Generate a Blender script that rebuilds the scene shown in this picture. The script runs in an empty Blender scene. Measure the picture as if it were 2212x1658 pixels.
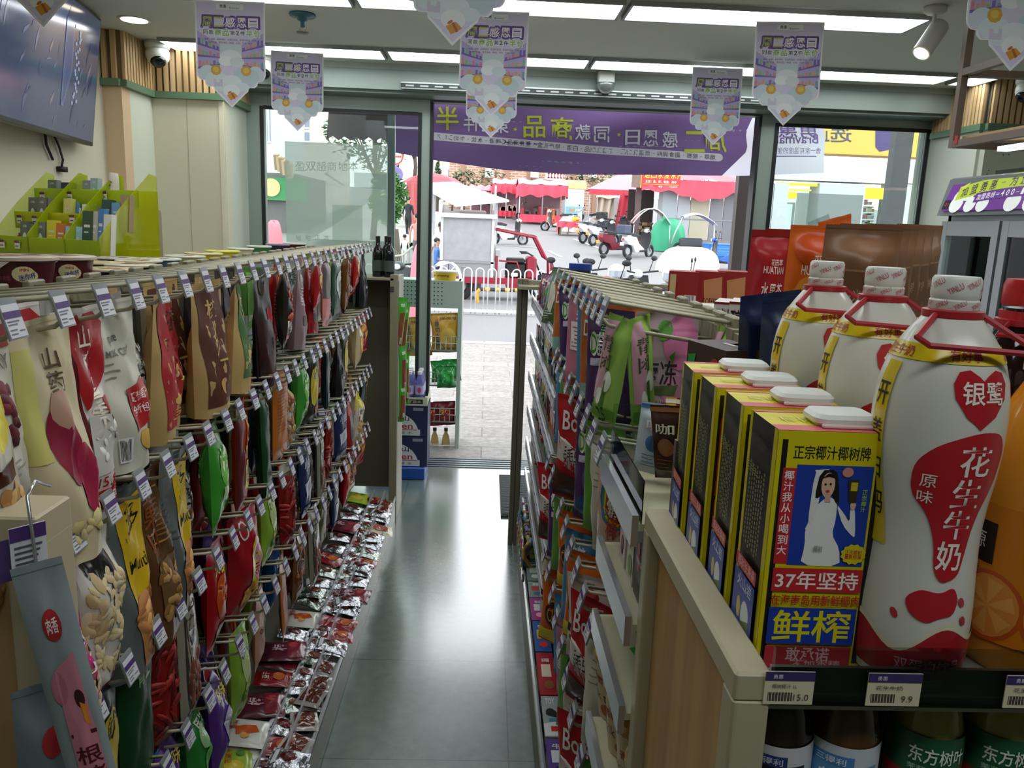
import bpy, math, random
from mathutils import Matrix, Vector
import numpy as np
R = math.radians
SC = bpy.context.scene
COL = SC.collection
W, H, F = 2212, 1658, 1725.0
# ---------------------------------------------------------------- camera, light, exposure
PITCH, ROLL, YAW, EYE = R(11.3), R(2.16), R(2.1), 1.685
_cy, _sy = math.cos(YAW), math.sin(YAW)
_f0, _r0, _u0 = np.array([_sy, _cy, 0]), np.array([_cy, -_sy, 0]), np.array([0, 0, 1.0])
_f = _f0*math.cos(PITCH) - _u0*math.sin(PITCH)
_u = _u0*math.cos(PITCH) + _f0*math.sin(PITCH)
_r, _up = math.cos(ROLL)*_r0 + math.sin(ROLL)*_u, -math.sin(ROLL)*_r0 + math.cos(ROLL)*_u
cam = bpy.data.cameras.new('camera'); cam.sensor_width = 36; cam.lens = 36*F/W; cam.clip_start = .02; cam.clip_end = 400
cam_ob = bpy.data.objects.new('camera', cam); COL.objects.link(cam_ob)
cam_ob.matrix_world = Matrix(((_r[0], _up[0], -_f[0], 0), (_r[1], _up[1], -_f[1], 0), (_r[2], _up[2], -_f[2], EYE), (0, 0, 0, 1)))
SC.camera = cam_ob
SC.view_settings.view_transform = 'Standard'; SC.view_settings.look = 'None'
SC.view_settings.gamma = 1; SC.view_settings.use_curve_mapping = False
SC.view_settings.exposure = 0.0
SKY, PANEL_LIGHT = 3.6, 8.0
wd = bpy.data.worlds.new('overcast_sky'); SC.world = wd; wd.use_nodes = True
bg = wd.node_tree.nodes['Background']; bg.inputs[0].default_value = (.93, .97, 1, 1); bg.inputs[1].default_value = SKY
cy = SC.cycles
cy.use_denoising = True; cy.max_bounces = 7; cy.diffuse_bounces = 3; cy.glossy_bounces = 3; cy.transmission_bounces = 5
cy.transparent_max_bounces = 14; cy.caustics_reflective = False; cy.caustics_refractive = False; cy.sample_clamp_indirect = 6

def ray(x, y): return _f + _r*(x - W/2)/F - _up*(y - H/2)/F
def onY(x, y, Y): d = ray(x, y); t = Y/d[1]; return Vector((d[0]*t, Y, EYE + d[2]*t))
def onZ(x, y, z): d = ray(x, y); t = (z - EYE)/d[2]; return Vector((d[0]*t, d[1]*t, z))
def onX(x, y, X): d = ray(x, y); t = X/d[0]; return Vector((X, d[1]*t, EYE + d[2]*t))

# ---------------------------------------------------------------- materials
def lin(h):
    h = h.lstrip('#'); c = [int(h[i:i+2], 16)/255 for i in (0, 2, 4)]
    return tuple(x/12.92 if x <= .04045 else ((x + .055)/1.055)**2.4 for x in c)
_mc = {}
def M(h, rough=.5, metal=0., emit=0., kind='', spec=.5):
    """a cached node material; kind: '' plain, 'film' clear plastic, 'glass' pane, 'tint' coloured acrylic, 'noise' mottled, 'foil' crumpled"""
    k = (h, rough, metal, emit, kind, spec)
    if k in _mc: return _mc[k]
    m = bpy.data.materials.new((kind or 'paint') + '_' + h.lstrip('#')); m.use_nodes = True
    nt = m.node_tree; N = nt.nodes; L = nt.links; b = N['Principled BSDF']; out = N['Material Output']
    c = (*lin(h), 1)
    b.inputs['Base Color'].default_value = c; b.inputs['Roughness'].default_value = rough; b.inputs['Metallic'].default_value = metal
    b.inputs['Specular IOR Level'].default_value = spec
    if emit:
        b.inputs['Emission Color'].default_value = c; b.inputs['Emission Strength'].default_value = emit
    if kind in ('film', 'glass', 'tint', 'frost', 'cloth'):
        t = N.new('ShaderNodeBsdfTransparent'); g = N.new('ShaderNodeBsdfGlossy'); mx = N.new('ShaderNodeMixShader'); fr = N.new('ShaderNodeFresnel')
        t.inputs[0].default_value = c; g.inputs['Roughness'].default_value = rough; fr.inputs[0].default_value = 1.25 if kind == 'film' else 1.4
        L.new(fr.outputs[0], mx.inputs[0]); L.new(t.outputs[0], mx.inputs[1]); L.new(g.outputs[0], mx.inputs[2])
        last = mx
        if kind in ('tint', 'frost', 'cloth'):
            d = N.new('ShaderNodeBsdfDiffuse'); d.inputs[0].default_value = c; m2 = N.new('ShaderNodeMixShader'); m2.inputs[0].default_value = {'tint': .36, 'frost': .5, 'cloth': 1}[kind]
            if kind == 'tint': t.inputs[0].default_value = tuple(.72+.27*x**.5 for x in c[:3])+(1,)
            if kind == 'frost': t.inputs[0].default_value = (1, 1, 1, 1)
            tl = N.new('ShaderNodeBsdfTranslucent'); tl.inputs[0].default_value = c; m3 = N.new('ShaderNodeMixShader'); m3.inputs[0].default_value = .5
            L.new(d.outputs[0], m3.inputs[1]); L.new(tl.outputs[0], m3.inputs[2])
            L.new(mx.outputs[0], m2.inputs[1]); L.new(m3.outputs[0], m2.inputs[2]); last = m2
        L.new(last.outputs[0], out.inputs[0])
    if kind == 'foil': b.inputs['Metallic'].default_value = .85
    if kind in ('noise', 'foil', 'stone'):
        tc = N.new('ShaderNodeTexCoord'); n = N.new('ShaderNodeTexNoise'); n.inputs['Scale'].default_value = {'noise': 6, 'foil': 30, 'stone': 60}[kind]; n.inputs['Detail'].default_value = 5
        L.new(tc.outputs['Object'], n.inputs['Vector'])
        if kind == 'foil':
            bp = N.new('ShaderNodeBump'); bp.inputs['Strength'].default_value = .9; bp.inputs['Distance'].default_value = .01
            L.new(n.outputs[0], bp.inputs['Height']); L.new(bp.outputs[0], b.inputs['Normal'])
        else:
            r = N.new('ShaderNodeMix'); r.data_type = 'RGBA'; d = .78 if kind == 'noise' else .6
            r.inputs['A'].default_value = (c[0]*d, c[1]*d, c[2]*d, 1); r.inputs['B'].default_value = tuple(min(1, x*(2 - d)) for x in c[:3]) + (1,)
            L.new(n.outputs[0], r.inputs['Factor']); L.new(r.outputs['Result'], b.inputs['Base Color'])
    _mc[k] = m
    return m
def wood(h1, h2, axis=0, sc=14, rough=.5):
    k = ('wood', h1, h2, axis, sc)
    if k in _mc: return _mc[k]
    m = bpy.data.materials.new('wood_' + h1.lstrip('#')); m.use_nodes = True; nt = m.node_tree; N = nt.nodes; L = nt.links; b = N['Principled BSDF']
    tc = N.new('ShaderNodeTexCoord'); mp = N.new('ShaderNodeMapping'); s = [sc, sc, sc]; s[axis] = sc*.04; mp.inputs['Scale'].default_value = s
    n = N.new('ShaderNodeTexNoise'); n.inputs['Scale'].default_value = 1.6; n.inputs['Detail'].default_value = 6
    cr = N.new('ShaderNodeValToRGB'); cr.color_ramp.elements[0].position = .3; cr.color_ramp.elements[1].position = .68
    cr.color_ramp.elements[0].color = (*lin(h1), 1); cr.color_ramp.elements[1].color = (*lin(h2), 1)
    L.new(tc.outputs['Object'], mp.inputs[0]); L.new(mp.outputs[0], n.inputs['Vector']); L.new(n.outputs[0], cr.inputs[0]); L.new(cr.outputs[0], b.inputs['Base Color'])
    b.inputs['Roughness'].default_value = rough; _mc[k] = m
    return m
def brick(h1, h2, hm, w, h, mortar, rough=.6, bump=0, off=.5, axes=('X', 'Z'), noise=.25, spec=.5, coat=0):
    m = bpy.data.materials.new('tiles_' + h1.lstrip('#')); m.use_nodes = True; nt = m.node_tree; N = nt.nodes; L = nt.links; b = N['Principled BSDF']
    tc = N.new('ShaderNodeTexCoord'); sp = N.new('ShaderNodeSeparateXYZ'); cb = N.new('ShaderNodeCombineXYZ'); br = N.new('ShaderNodeTexBrick')
    L.new(tc.outputs['Object'], sp.inputs[0]); L.new(sp.outputs[axes[0]], cb.inputs['X']); L.new(sp.outputs[axes[1]], cb.inputs['Y']); L.new(cb.outputs[0], br.inputs['Vector'])
    br.offset = off; br.inputs['Scale'].default_value = 1; br.inputs['Brick Width'].default_value = w; br.inputs['Row Height'].default_value = h
    br.inputs['Mortar Size'].default_value = mortar; br.inputs['Mortar Smooth'].default_value = .1
    br.inputs['Color1'].default_value = (*lin(h1), 1); br.inputs['Color2'].default_value = (*lin(h2), 1); br.inputs['Mortar'].default_value = (*lin(hm), 1)
    n = N.new('ShaderNodeTexNoise'); n.inputs['Scale'].default_value = 22; n.inputs['Detail'].default_value = 6; L.new(tc.outputs['Object'], n.inputs['Vector'])
    mx = N.new('ShaderNodeMix'); mx.data_type = 'RGBA'; mx.blend_type = 'OVERLAY'; mx.inputs['Factor'].default_value = noise
    L.new(br.outputs['Color'], mx.inputs['A']); L.new(n.outputs[0], mx.inputs['B']); L.new(mx.outputs['Result'], b.inputs['Base Color'])
    b.inputs['Roughness'].default_value = rough; b.inputs['Specular IOR Level'].default_value = spec; b.inputs['Coat Weight'].default_value = coat; b.inputs['Coat Roughness'].default_value = .2; b.inputs['Coat IOR'].default_value = 2.4
    if bump:
        bp = N.new('ShaderNodeBump'); bp.inputs['Strength'].default_value = bump; bp.inputs['Distance'].default_value = .002
        L.new(n.outputs[0], bp.inputs['Height']); L.new(bp.outputs[0], b.inputs['Normal'])
    return m

# ---------------------------------------------------------------- text outlines (built-in font), cached
_tc = {}
def glyphs(s, bold=0.):
    k = (s, bold)
    if k not in _tc:
        c = bpy.data.curves.new('lettering', 'FONT'); c.body = s; c.resolution_u = 2; c.offset = bold
        o = bpy.data.objects.new('lettering', c); m = o.to_mesh()
        v = [(p.co.x, p.co.y) for p in m.vertices]; f = [tuple(q.vertices) for q in m.polygons]
        o.to_mesh_clear(); bpy.data.objects.remove(o); bpy.data.curves.remove(c)
        xs = [p[0] for p in v] or [0, 1]; ys = [p[1] for p in v] or [0, 1]
        _tc[k] = (v, f, (min(xs), max(xs), min(ys), max(ys)))
    return _tc[k]

# ---------------------------------------------------------------- mesh builder
def chaikin(P, k=1):
    for _ in range(k): P = [(a[0]*(1-t)+c[0]*t, a[1]*(1-t)+c[1]*t) for a, c in zip(P, P[1:]+P[:1]) for t in (.22, .78)]
    return P
class MB:
    def __init__(s): s.v = []; s.f = []; s.mi = []; s.mats = []; s.T = Matrix.Identity(4)
    def slot(s, m):
        if m not in s.mats: s.mats.append(m)
        return s.mats.index(m)
    def at(s, x=0, y=0, z=0, rz=0, rx=0, ry=0):
        s.T = Matrix.Translation((x, y, z)) @ Matrix.Rotation(rz, 4, 'Z') @ Matrix.Rotation(ry, 4, 'Y') @ Matrix.Rotation(rx, 4, 'X'); return s
    def add(s, vs, fs, m):
        o = len(s.v); T = s.T; s.v += [tuple(T @ Vector(p)) for p in vs]
        k = s.slot(m) if not isinstance(m, list) else None
        for i, f in enumerate(fs):
            s.f.append(tuple(o + j for j in f)); s.mi.append(k if k is not None else s.slot(m[i]))
        return s
    def box(s, x0, y0, z0, x1, y1, z1, m):
        vs = [(x, y, z) for z in (z0, z1) for y in (y0, y1) for x in (x0, x1)]
        return s.add(vs, [(0, 2, 3, 1), (4, 5, 7, 6), (0, 1, 5, 4), (2, 6, 7, 3), (0, 4, 6, 2), (1, 3, 7, 5)], m)
    def rbox(s, x0, y0, z0, x1, y1, z1, m, r=.004, n=3):
        """box with the four upright edges rounded and the rims chamfered"""
        r = min(r, abs(x1-x0)*.49, abs(y1-y0)*.49); q = min(r, abs(z1-z0)*.45)
        def ring(i): 
            p = []
            for cx, cyy, a0 in ((x1-r, y1-r, 0), (x0+r, y1-r, 90), (x0+r, y0+r, 180), (x1-r, y0+r, 270)):
                for j in range(n+1):
                    a = R(a0 + 90*j/n); p.append((cx + (r-i)*math.cos(a), cyy + (r-i)*math.sin(a)))
            return p
        rings = [(z0, q*.7), (z0+q*.7, 0), (z1-q*.7, 0), (z1, q*.7)]; vs = []
        for z, i in rings: vs += [(a, b, z) for a, b in ring(min(i, r))]
        k = 4*(n+1); fs = [tuple(range(k-1, -1, -1)), tuple(range(3*k, 4*k))]
        for a in range(3):
            for j in range(k): fs.append((a*k+j, a*k+(j+1) % k, (a+1)*k+(j+1) % k, (a+1)*k+j))
        return s.add(vs, fs, m)
    def tube(s, pts, r, m, n=6, cap=True, closed=False):
        pts = [Vector(p) for p in pts]; vs = []; fs = []; N = len(pts); up = Vector((0, 0, 1)); prev = None
        for i, p in enumerate(pts):
            d = (pts[(i+1) % N] - pts[i-1]) if closed else (pts[min(i+1, N-1)] - pts[max(i-1, 0)])
            d.normalize()
            a = prev if prev is not None else (Vector((1, 0, 0)) if abs(d.dot(up)) > .9 else up)
            a = a - d*a.dot(d)
            if a.length < 1e-5: a = d.orthogonal()
            a.normalize(); b = d.cross(a); prev = a; rr = r[i] if isinstance(r, (list, tuple)) else r
            vs += [tuple(p + (a*math.cos(2*math.pi*j/n) + b*math.sin(2*math.pi*j/n))*rr) for j in range(n)]
        for i in range(N if closed else N-1):
            for j in range(n): fs.append((i*n+j, i*n+(j+1) % n, ((i+1) % N)*n+(j+1) % n, ((i+1) % N)*n+j))
        if cap and not closed: fs += [tuple(range(n-1, -1, -1)), tuple(range((N-1)*n, N*n))]
        return s.add(vs, fs, m)
    def lathe(s, prof, m, n=20, x=0, y=0, z=0, a0=0, a1=360, sx=1, sy=1):
        """prof: (radius, height[, material]) from bottom to top; a segment takes the material of its upper point"""
        full = a1 - a0 >= 360; k = n if full else n+1; vs = []; fs = []; ms = []
        for p in prof:
            for j in range(k):
                a = R(a0 + (a1-a0)*j/n); vs.append((x + p[0]*math.cos(a)*sx, y + p[0]*math.sin(a)*sy, z + p[1]))
        for i in range(len(prof)-1):
            mm = prof[i+1][2] if len(prof[i+1]) > 2 else m
            for j in range(n if full else n): fs.append((i*k+j, i*k+(j+1) % k, (i+1)*k+(j+1) % k, (i+1)*k+j)); ms.append(mm)
        if full:
            if prof[0][0] > 1e-4 and prof[0][1] != prof[1][1]: fs.append(tuple(range(k-1, -1, -1))); ms.append(m)
            if prof[-1][0] > 1e-4 and prof[-1][1] != prof[-2][1]: fs.append(tuple(range((len(prof)-1)*k, len(prof)*k))); ms.append(prof[-1][2] if len(prof[-1]) > 2 else m)
        return s.add(vs, fs, ms)
    def prism(s, poly, z0, z1, m, ms=None):
        n = len(poly); vs = [(a, b, z0) for a, b in poly] + [(a, b, z1) for a, b in poly]
        fs = [tuple(range(n-1, -1, -1)), tuple(range(n, 2*n))] + [(i, (i+1) % n, n+(i+1) % n, n+i) for i in range(n)]
        return s.add(vs, fs, [m, m] + [ms or m]*n)
    def grid(s, fn, nu, nv, m, closeu=False):
        vs = [fn(i/nu, j/nv) for j in range(nv+1) for i in range(nu+1)]; w = nu+1; fs = []; ms = []
        for j in range(nv):
            for i in range(nu):
                fs.append((j*w+i, j*w+i+1, (j+1)*w+i+1, (j+1)*w+i)); ms.append(m((i+.5)/nu, (j+.5)/nv) if callable(m) else m)
        return s.add(vs, fs, ms)
    def ball(s, c, r, m, n=10, k=6):
        rx, ry, rz = r if isinstance(r, (tuple, list)) else (r, r, r)
        pr = [(max(1e-5, math.sin(math.pi*i/k)), -math.cos(math.pi*i/k)) for i in range(k+1)]
        vs = [(c[0]+p[0]*rx*math.cos(2*math.pi*j/n), c[1]+p[0]*ry*math.sin(2*math.pi*j/n), c[2]+p[1]*rz) for p in pr for j in range(n)]
        return s.add(vs, [(i*n+j, i*n+(j+1) % n, (i+1)*n+(j+1) % n, (i+1)*n+j) for i in range(k) for j in range(n)], m)
    def quad(s, a, b, c, d, m): return s.add([a, b, c, d], [(0, 1, 2, 3)], m)
    def poly(s, pts, m): return s.add(pts, [tuple(range(len(pts)))], m)
    # flat artwork on a mapping fn(x, y, layer) -> point
    def d_poly(s, fn, pts, m, L=1):
        cx = sum(p[0] for p in pts)/len(pts); cyy = sum(p[1] for p in pts)/len(pts); sub = max(1, round(20/len(pts)))
        if sub > 1: pts = [(a[0]+(c[0]-a[0])*i/sub, a[1]+(c[1]-a[1])*i/sub) for a, c in zip(pts, pts[1:]+pts[:1]) for i in range(sub)]
        n = len(pts); vs = [fn(cx, cyy, L)]; RG = (.22, .42, .62, .81, 1.)
        for k in RG: vs += [fn(cx+(p[0]-cx)*k, cyy+(p[1]-cyy)*k, L) for p in pts]
        fs = [(0, 1+i, 1+(i+1) % n) for i in range(n)] + [(1+g*n+i, 1+g*n+n+i, 1+g*n+n+(i+1) % n, 1+g*n+(i+1) % n) for g in range(4) for i in range(n)]
        return s.add(vs, fs, m)
    def d_flat(s, fn, pts, m, L=1): return s.add([fn(p[0], p[1], L) for p in pts], [tuple(range(len(pts)))], m)
    def d_rect(s, fn, x0, y0, x1, y1, m, L=1, n=4, k=4):
        return s.grid(lambda u, v: fn(x0+(x1-x0)*u, y0+(y1-y0)*v, L), n, k, m)
    def d_ell(s, fn, cx, cyy, rx, ry, m, L=1, n=16, a=0):
        c, q = math.cos(a), math.sin(a); P = []
        for i in range(n):
            t = 2*math.pi*i/n; X, Y = rx*math.cos(t), ry*math.sin(t); P.append((cx+X*c-Y*q, cyy+X*q+Y*c))
        return s.d_poly(fn, P, m, L)
    def d_text(s, fn, cx, cyy, h, txt, m, L=2, w=None, bold=.0, vert=False, rot=0, flipx=False):
        """text centred on (cx, cyy); h the letter height, w the total width if it is to be fitted, vert stacks the letters downward"""
        if vert:
            for i, ch in enumerate(txt): s.d_text(fn, cx, cyy - (i-(len(txt)-1)/2)*h*1.12, h, ch, m, L, None, bold)
            return s
        v, f, (x0, x1, y0, y1) = glyphs(txt, .012 if 0 < bold < .06 else 0)
        if bold >= .06 and f:
            e = abs(h)*bold*.55; rx = 1 if w is None else (w/max(x1-x0, 1e-3))/(abs(h)/max(y1-y0, .5)); D8 = [(1, 0), (-1, 0), (0, 1), (0, -1)] + ([(.7, .7), (-.7, .7), (.7, -.7), (-.7, -.7)] if bold > .05 else [])
            for j, (dx, dy) in enumerate(D8): s.d_text(fn, cx+dx*e*rx, cyy+dy*e, h, txt, m, L-.08*(j+1), w, 0, False, rot, flipx)
        if not f: return s
        ky = h/max(y1-y0, .5); kx = ky if w is None else w/max(x1-x0, 1e-3); q = -1 if flipx else 1; c, sn = math.cos(rot), math.sin(rot); P = []
        for a, b in v:
            X, Y = (a-(x0+x1)/2)*kx*q, (b-(y0+y1)/2)*ky; P.append(fn(cx+X*c-Y*sn, cyy+X*sn+Y*c, L))
        return s.add(P, f, m)
    def build(s, name, parent=None, smooth=0, bev=0, loc=None, rz=0):
        me = bpy.data.meshes.new(name); me.from_pydata(s.v, [], s.f)
        for m in s.mats: me.materials.append(m)
        me.polygons.foreach_set('material_index', s.mi)
        if smooth: me.polygons.foreach_set('use_smooth', [True]*len(s.f))
        me.update()
        if smooth == 2: me.set_sharp_from_angle(angle=R(38))
        o = bpy.data.objects.new(name, me); COL.objects.link(o)
        if parent is not None: o.parent = parent
        if loc is not None: o.location = loc
        if rz: o.rotation_euler.z = rz
        if bev:
            b = o.modifiers.new('bevel', 'BEVEL'); b.width = bev; b.segments = 2; b.limit_method = 'ANGLE'
        return o
def plane_fn(o, ux, uy, nrm, step=.0006):
    o, ux, uy, nrm = Vector(o), Vector(ux), Vector(uy), Vector(nrm)
    return lambda x, y, L: tuple(o + ux*x + uy*y + nrm*(step*L))
def tag(o, label, cat, group=None, kind=None):
    o['label'] = label; o['category'] = cat
    if group: o['group'] = group
    if kind: o['kind'] = kind
    return o
def thing(name, label, cat, loc=(0, 0, 0), rz=0, group=None, rot=None):
    o = bpy.data.objects.new(name, None); COL.objects.link(o); o.location = loc; o.rotation_euler = rot or (0, 0, rz); o.empty_display_size = .05
    return tag(o, label, cat, group)
def struct(o): o['kind'] = 'structure'; return o
def dup(o, loc, rot, label, group=None):
    kids = [(c, [g for g in c.children]) for c in o.children]
    r = o.copy(); COL.objects.link(r); r.location = loc; r.rotation_euler = rot; r['label'] = label
    if group: r['group'] = group
    for c, gs in kids:
        d = c.copy(); COL.objects.link(d); d.parent = r
        for g in gs: e = g.copy(); COL.objects.link(e); e.parent = d
    return r
ORD = ('first second third fourth fifth sixth seventh eighth ninth tenth eleventh twelfth thirteenth fourteenth fifteenth sixteenth seventeenth eighteenth nineteenth twentieth '
       'twenty-first twenty-second twenty-third twenty-fourth twenty-fifth twenty-sixth twenty-seventh twenty-eighth twenty-ninth thirtieth').split()
rnd = random.Random(7)
# ================================================================ the shop itself
ZC, YF = 2.62, 5.5
b = MB(); b.box(-2.6, -3, -.06, 3.4, 5.36, 0, brick('#66766f', '#6b7b74', '#3c4643', .59, .59, .0022, rough=.2, bump=.1, coat=1, off=0, axes=('X', 'Y'), noise=.3))
for i in range(len(b.v)): b.v[i] = (b.v[i][0]-.118, b.v[i][1]-2.27, b.v[i][2])
struct(b.build('floor', loc=(.118, 2.27, 0)))
struct(MB().box(-2.6, -3, ZC, 3.4, 5.5, ZC+.08, M('#d3d4cc', .8)).build('ceiling'))
CREAM, TAN, PALE = M('#d6cfb4', .45), M('#d3b893', .5), M('#ccd2c0', .45)
struct(MB().box(-2.2, -3, 0, -2.1, 4.6, ZC, M('#d8d2ba', .5)).build('wall_left'))
struct(MB().box(-2.2, 4.6, 0, -2.0, 4.7, ZC, TAN).build('wall_left_return'))  # pinkish beige reflection on this return is put into its colour
struct(MB().box(-2.1, 4.7, 0, -2.0, 5.0, ZC, PALE).build('wall_left_recess'))
b = MB(); b.box(-2.0, 5.0, 0, -1.58, 5.1, ZC, CREAM)
for x in (-1.80,): b.box(x-.001, 4.998, 0, x+.001, 5.0, 2.34, M('#a59d84', .7))
b.box(-1.612, 4.995, 0, -1.585, 5.001, 2.34, M('#e3dcc4', .4)); struct(b.build('wall_left_panel'))
struct(MB().box(-1.68, 5.1, 0, -1.58, 5.6, ZC, PALE).build('wall_left_pillar'))
struct(MB().box(2.92, 4.9, 0, 3.02, 5.6, ZC, PALE).build('wall_right_pillar'))
b = MB().box(2.94, 4.85, 0, 3.4, 4.95, ZC, M('#c3c8b6', .5))
for i in range(14): x, z = 2.96+rnd.random()*.3, 1.95+rnd.random()*.3; b.box(x, 4.848, z, x+.006, 4.851, z+.006, M('#5a5a50', .9))
struct(b.build('wall_right_return'))
struct(MB().box(3.3, -3, 0, 3.4, 4.85, ZC, M('#cfcdb9', .5)).build('wall_right'))
struct(MB().box(-2.6, -3.1, 0, 3.4, -3, ZC, M('#b5b2a2', .6)).build('wall_back'))
struct(MB().box(-2.6, -3, 0, -2.2, 5.5, ZC, CREAM).build('wall_left_outer'))
# slatted frieze and green band
WS1 = wood('#a98a5c', '#cdb083', 2, 10)
def slats(name, x0, y0, x1, y1, nx, ny):
    L = math.hypot(x1-x0, y1-y0); n = int(L/.036); b = MB(); ux, uy = (x1-x0)/L, (y1-y0)/L; a = math.atan2(uy, ux)
    for i in range(n):
        t = (i+.5)*L/n; b.at(x0+ux*t+nx*.012, y0+uy*t+ny*.012, 0, a); b.box(-.0125, -.012, 2.37, .0125, .012, ZC, WS1)
    b.at((x0+x1)/2+nx*.003, (y0+y1)/2+ny*.003, 0, a); b.box(-L/2, -.003, 2.37, L/2, .003, ZC, M('#6e5a3c', .8)); struct(b.build(name))
def band(name, pts):
    for i in range(len(pts)-1):
        (x0, y0), (x1, y1) = pts[i], pts[i+1]; L = math.hypot(x1-x0, y1-y0); b = MB().at((x0+x1)/2, (y0+y1)/2, 0, math.atan2(y1-y0, x1-x0))
        b.box(-L/2, -.03, 2.335, L/2, .002, 2.372, M('#5d7a5d', .45)); struct(b.build(name))
slats('trim_1', -2.1, 4.6, -2.0, 4.6, 0, -1); slats('trim_2', -2.0, 4.6, -2.0, 5.0, 1, 0); slats('trim_3', -2.0, 5.0, -1.58, 5.0, 0, -1); slats('trim_4', -1.58, 5.0, -1.58, 5.46, 1, 0)
band('trim_5', [(-2.1, 4.6), (-2.0, 4.6), (-2.0, 5.0), (-1.58, 5.0), (-1.58, 5.46)])
slats('trim_6', 2.92, 5.4, 2.92, 4.86, -1, 0); slats('trim_7', 2.93, 4.85, 3.3, 4.85, 0, -1); band('trim_8', [(2.92, 5.4), (2.92, 4.85), (3.3, 4.85)])
# shop front
AL = M('#95a399', .42, .35); GAS = M('#15191a', .5); GL = M('#f3faf7', .02, kind='glass')
b = MB(); b.box(-1.6, 5.2, 2.47, 2.94, 5.5, ZC, M('#8d9a92', .4, .2)); b.box(-1.6, 5.235, 2.452, 2.94, 5.5, 2.47, M('#70807a', .4, .2)); b.box(-1.6, 5.19, 2.585, 2.94, 5.2, ZC, M('#a8b0a8', .5))
struct(b.build('trim_9'))
b = MB()
for x0, x1 in ((-1.58, -1.48), (-.46, -.395), (1.775, 1.88), (2.9, 2.985)): b.box(x0, 5.44, 0, x1, 5.53, 2.455, AL)
b.box(-1.48, 5.441, 2.37, -.46, 5.529, 2.454, AL); b.box(1.88, 5.441, 2.4, 2.9, 5.529, 2.454, AL); b.box(-1.48, 5.441, 0, -.46, 5.529, .1, AL); b.box(1.88, 5.441, 0, 2.9, 5.529, .1, AL)
b.box(-.394, 5.431, 2.44, 1.774, 5.529, 2.4515, M('#4c5552', .4, .4))
for x in (-1.482, -.462): b.box(x-.012, 5.435, .1, x+.012, 5.445, 2.372, GAS)
b.box(-1.47, 5.4355, 2.352, -.474, 5.4445, 2.3755, GAS)
for x in (1.882, 2.9): b.box(x-.012, 5.435, .1, x+.014, 5.445, 2.402, GAS)
b.box(1.896, 5.4355, 2.38, 2.888, 5.4445, 2.4035, GAS); b.box(-.397, 5.432, 0, -.378, 5.532, 2.45, GAS); b.box(1.76, 5.432, 0, 1.777, 5.532, 2.45, GAS)
struct(b.build('door_1'))
struct(MB().box(-1.48, 5.48, .1, -.46, 5.488, 2.36, GL).build('window_1')); struct(MB().box(1.88, 5.48, .1, 2.9, 5.488, 2.39, GL).build('window_2'))
b = MB(); b.box(-.56, 5.165, 2.475, 1.86, 5.195, 2.512, M('#3d4442', .35, .6)); b.box(-.56, 5.16, 2.505, 1.86, 5.166, 2.514, M('#c8d0cc', .2, .8)); b.box(-.56, 5.16, 2.473, 1.86, 5.166, 2.48, M('#c8d0cc', .2, .8))
for i in range(27): x = -.53+i*.089; b.box(x, 5.161, 2.488, x+.05, 5.166, 2.497, M('#aeb6b2', .3, .7))
tag(b.build('door_track'), 'long slotted metal track running above the shop doorway', 'door track')
b = MB(); b.box(-1.5, 5.36, -.06, 2.98, 5.62, -.004, M('#9ba6aa', .28, .3))
for y in (5.4, 5.45, 5.5, 5.55, 5.6): b.box(-1.5, y-.006, -.006, 2.98, y+.006, .001, M('#4d5659', .4, .5))
struct(b.build('trim_10'))
# ceiling lights
def panel(x0, x1, y0, label):
    t = thing('ceiling_light', label, 'ceiling light', ((x0+x1)/2, y0+.12, ZC), group='long ceiling light panels'); w = (x1-x0)/2
    b = MB(); 
    for q in (-1, 1): b.box(-w, q*.125-.006, -.02, w, q*.125+.006, 0, M('#9a9c96', .5)); b.box(q*(w-.006)-.006, -.125, -.02, q*(w-.006)+.006, .125, 0, M('#9a9c96', .5))
    b.build('frame', t); MB().box(-w+.01, -.119, -.014, w-.01, .119, -.004, M('#f6fbff', .5, emit=PANEL_LIGHT)).build('diffuser', t)
RN = [('back', 4.74), ('middle', 3.58), ('near', 2.38), ('nearer', 1.18), ('rear', -.3)]
for i, (nm, y) in enumerate(RN):
    for j, (x0, x1) in enumerate(((-1.85, -.62), (-.6, .55), (.565, 1.6), (1.605, 2.66)) if i in (0,) else ((-1.8, -.62), (-.6, .55), (.57, 1.86))):
        if i > 2 and j == 0: continue  # rows over and behind the camera are unseen, added to brighten the foreground
        lab = {0: 'white light panel in the far ceiling row, %s from the left', 1: 'white light panel in the second ceiling row, %s from the left', 2: 'white light panel in the third ceiling row from the door, %s from the left', 3: 'added fill light panel in the unseen fourth ceiling row, %s from the left', 4: 'added fill light panel in the unseen last ceiling row, %s from the left'}[i] % ORD[j]
        panel(x0, x1, y, lab)
panel(2.72, 2.9, 4.74, 'short white light panel at the right end of the far ceiling row')
b = MB(); b.lathe([(.062, -.004), (.075, -.006), (.08, 0)], M('#d8d4c8', .4)); t = thing('downlight', 'round recessed downlight with warm glow above the television', 'downlight', (-1.8, 4.33, ZC)); b.build('ring', t, 1)
MB().lathe([(0.0001, -.008), (.062, -.008), (.062, -.003)], M('#fff0d8', .5, emit=5)).build('lamp', t)
b = MB(); b.lathe([(.01, -.06), (.01, -.035), (.024, -.03), (.026, -.018), (.058, -.014), (.063, -.006), (.06, 0)], M('#3f6a78', .35, .3)); b.lathe([(.03, -.085), (.03, -.081)], M('#6a6a64', .4, .6)); b.tube([(-.012, 0, -.082), (-.014, 0, -.06), (0, 0, -.045), (.014, 0, -.06), (.012, 0, -.082)], .003, M('#8a8a84', .3, .7))
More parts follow.
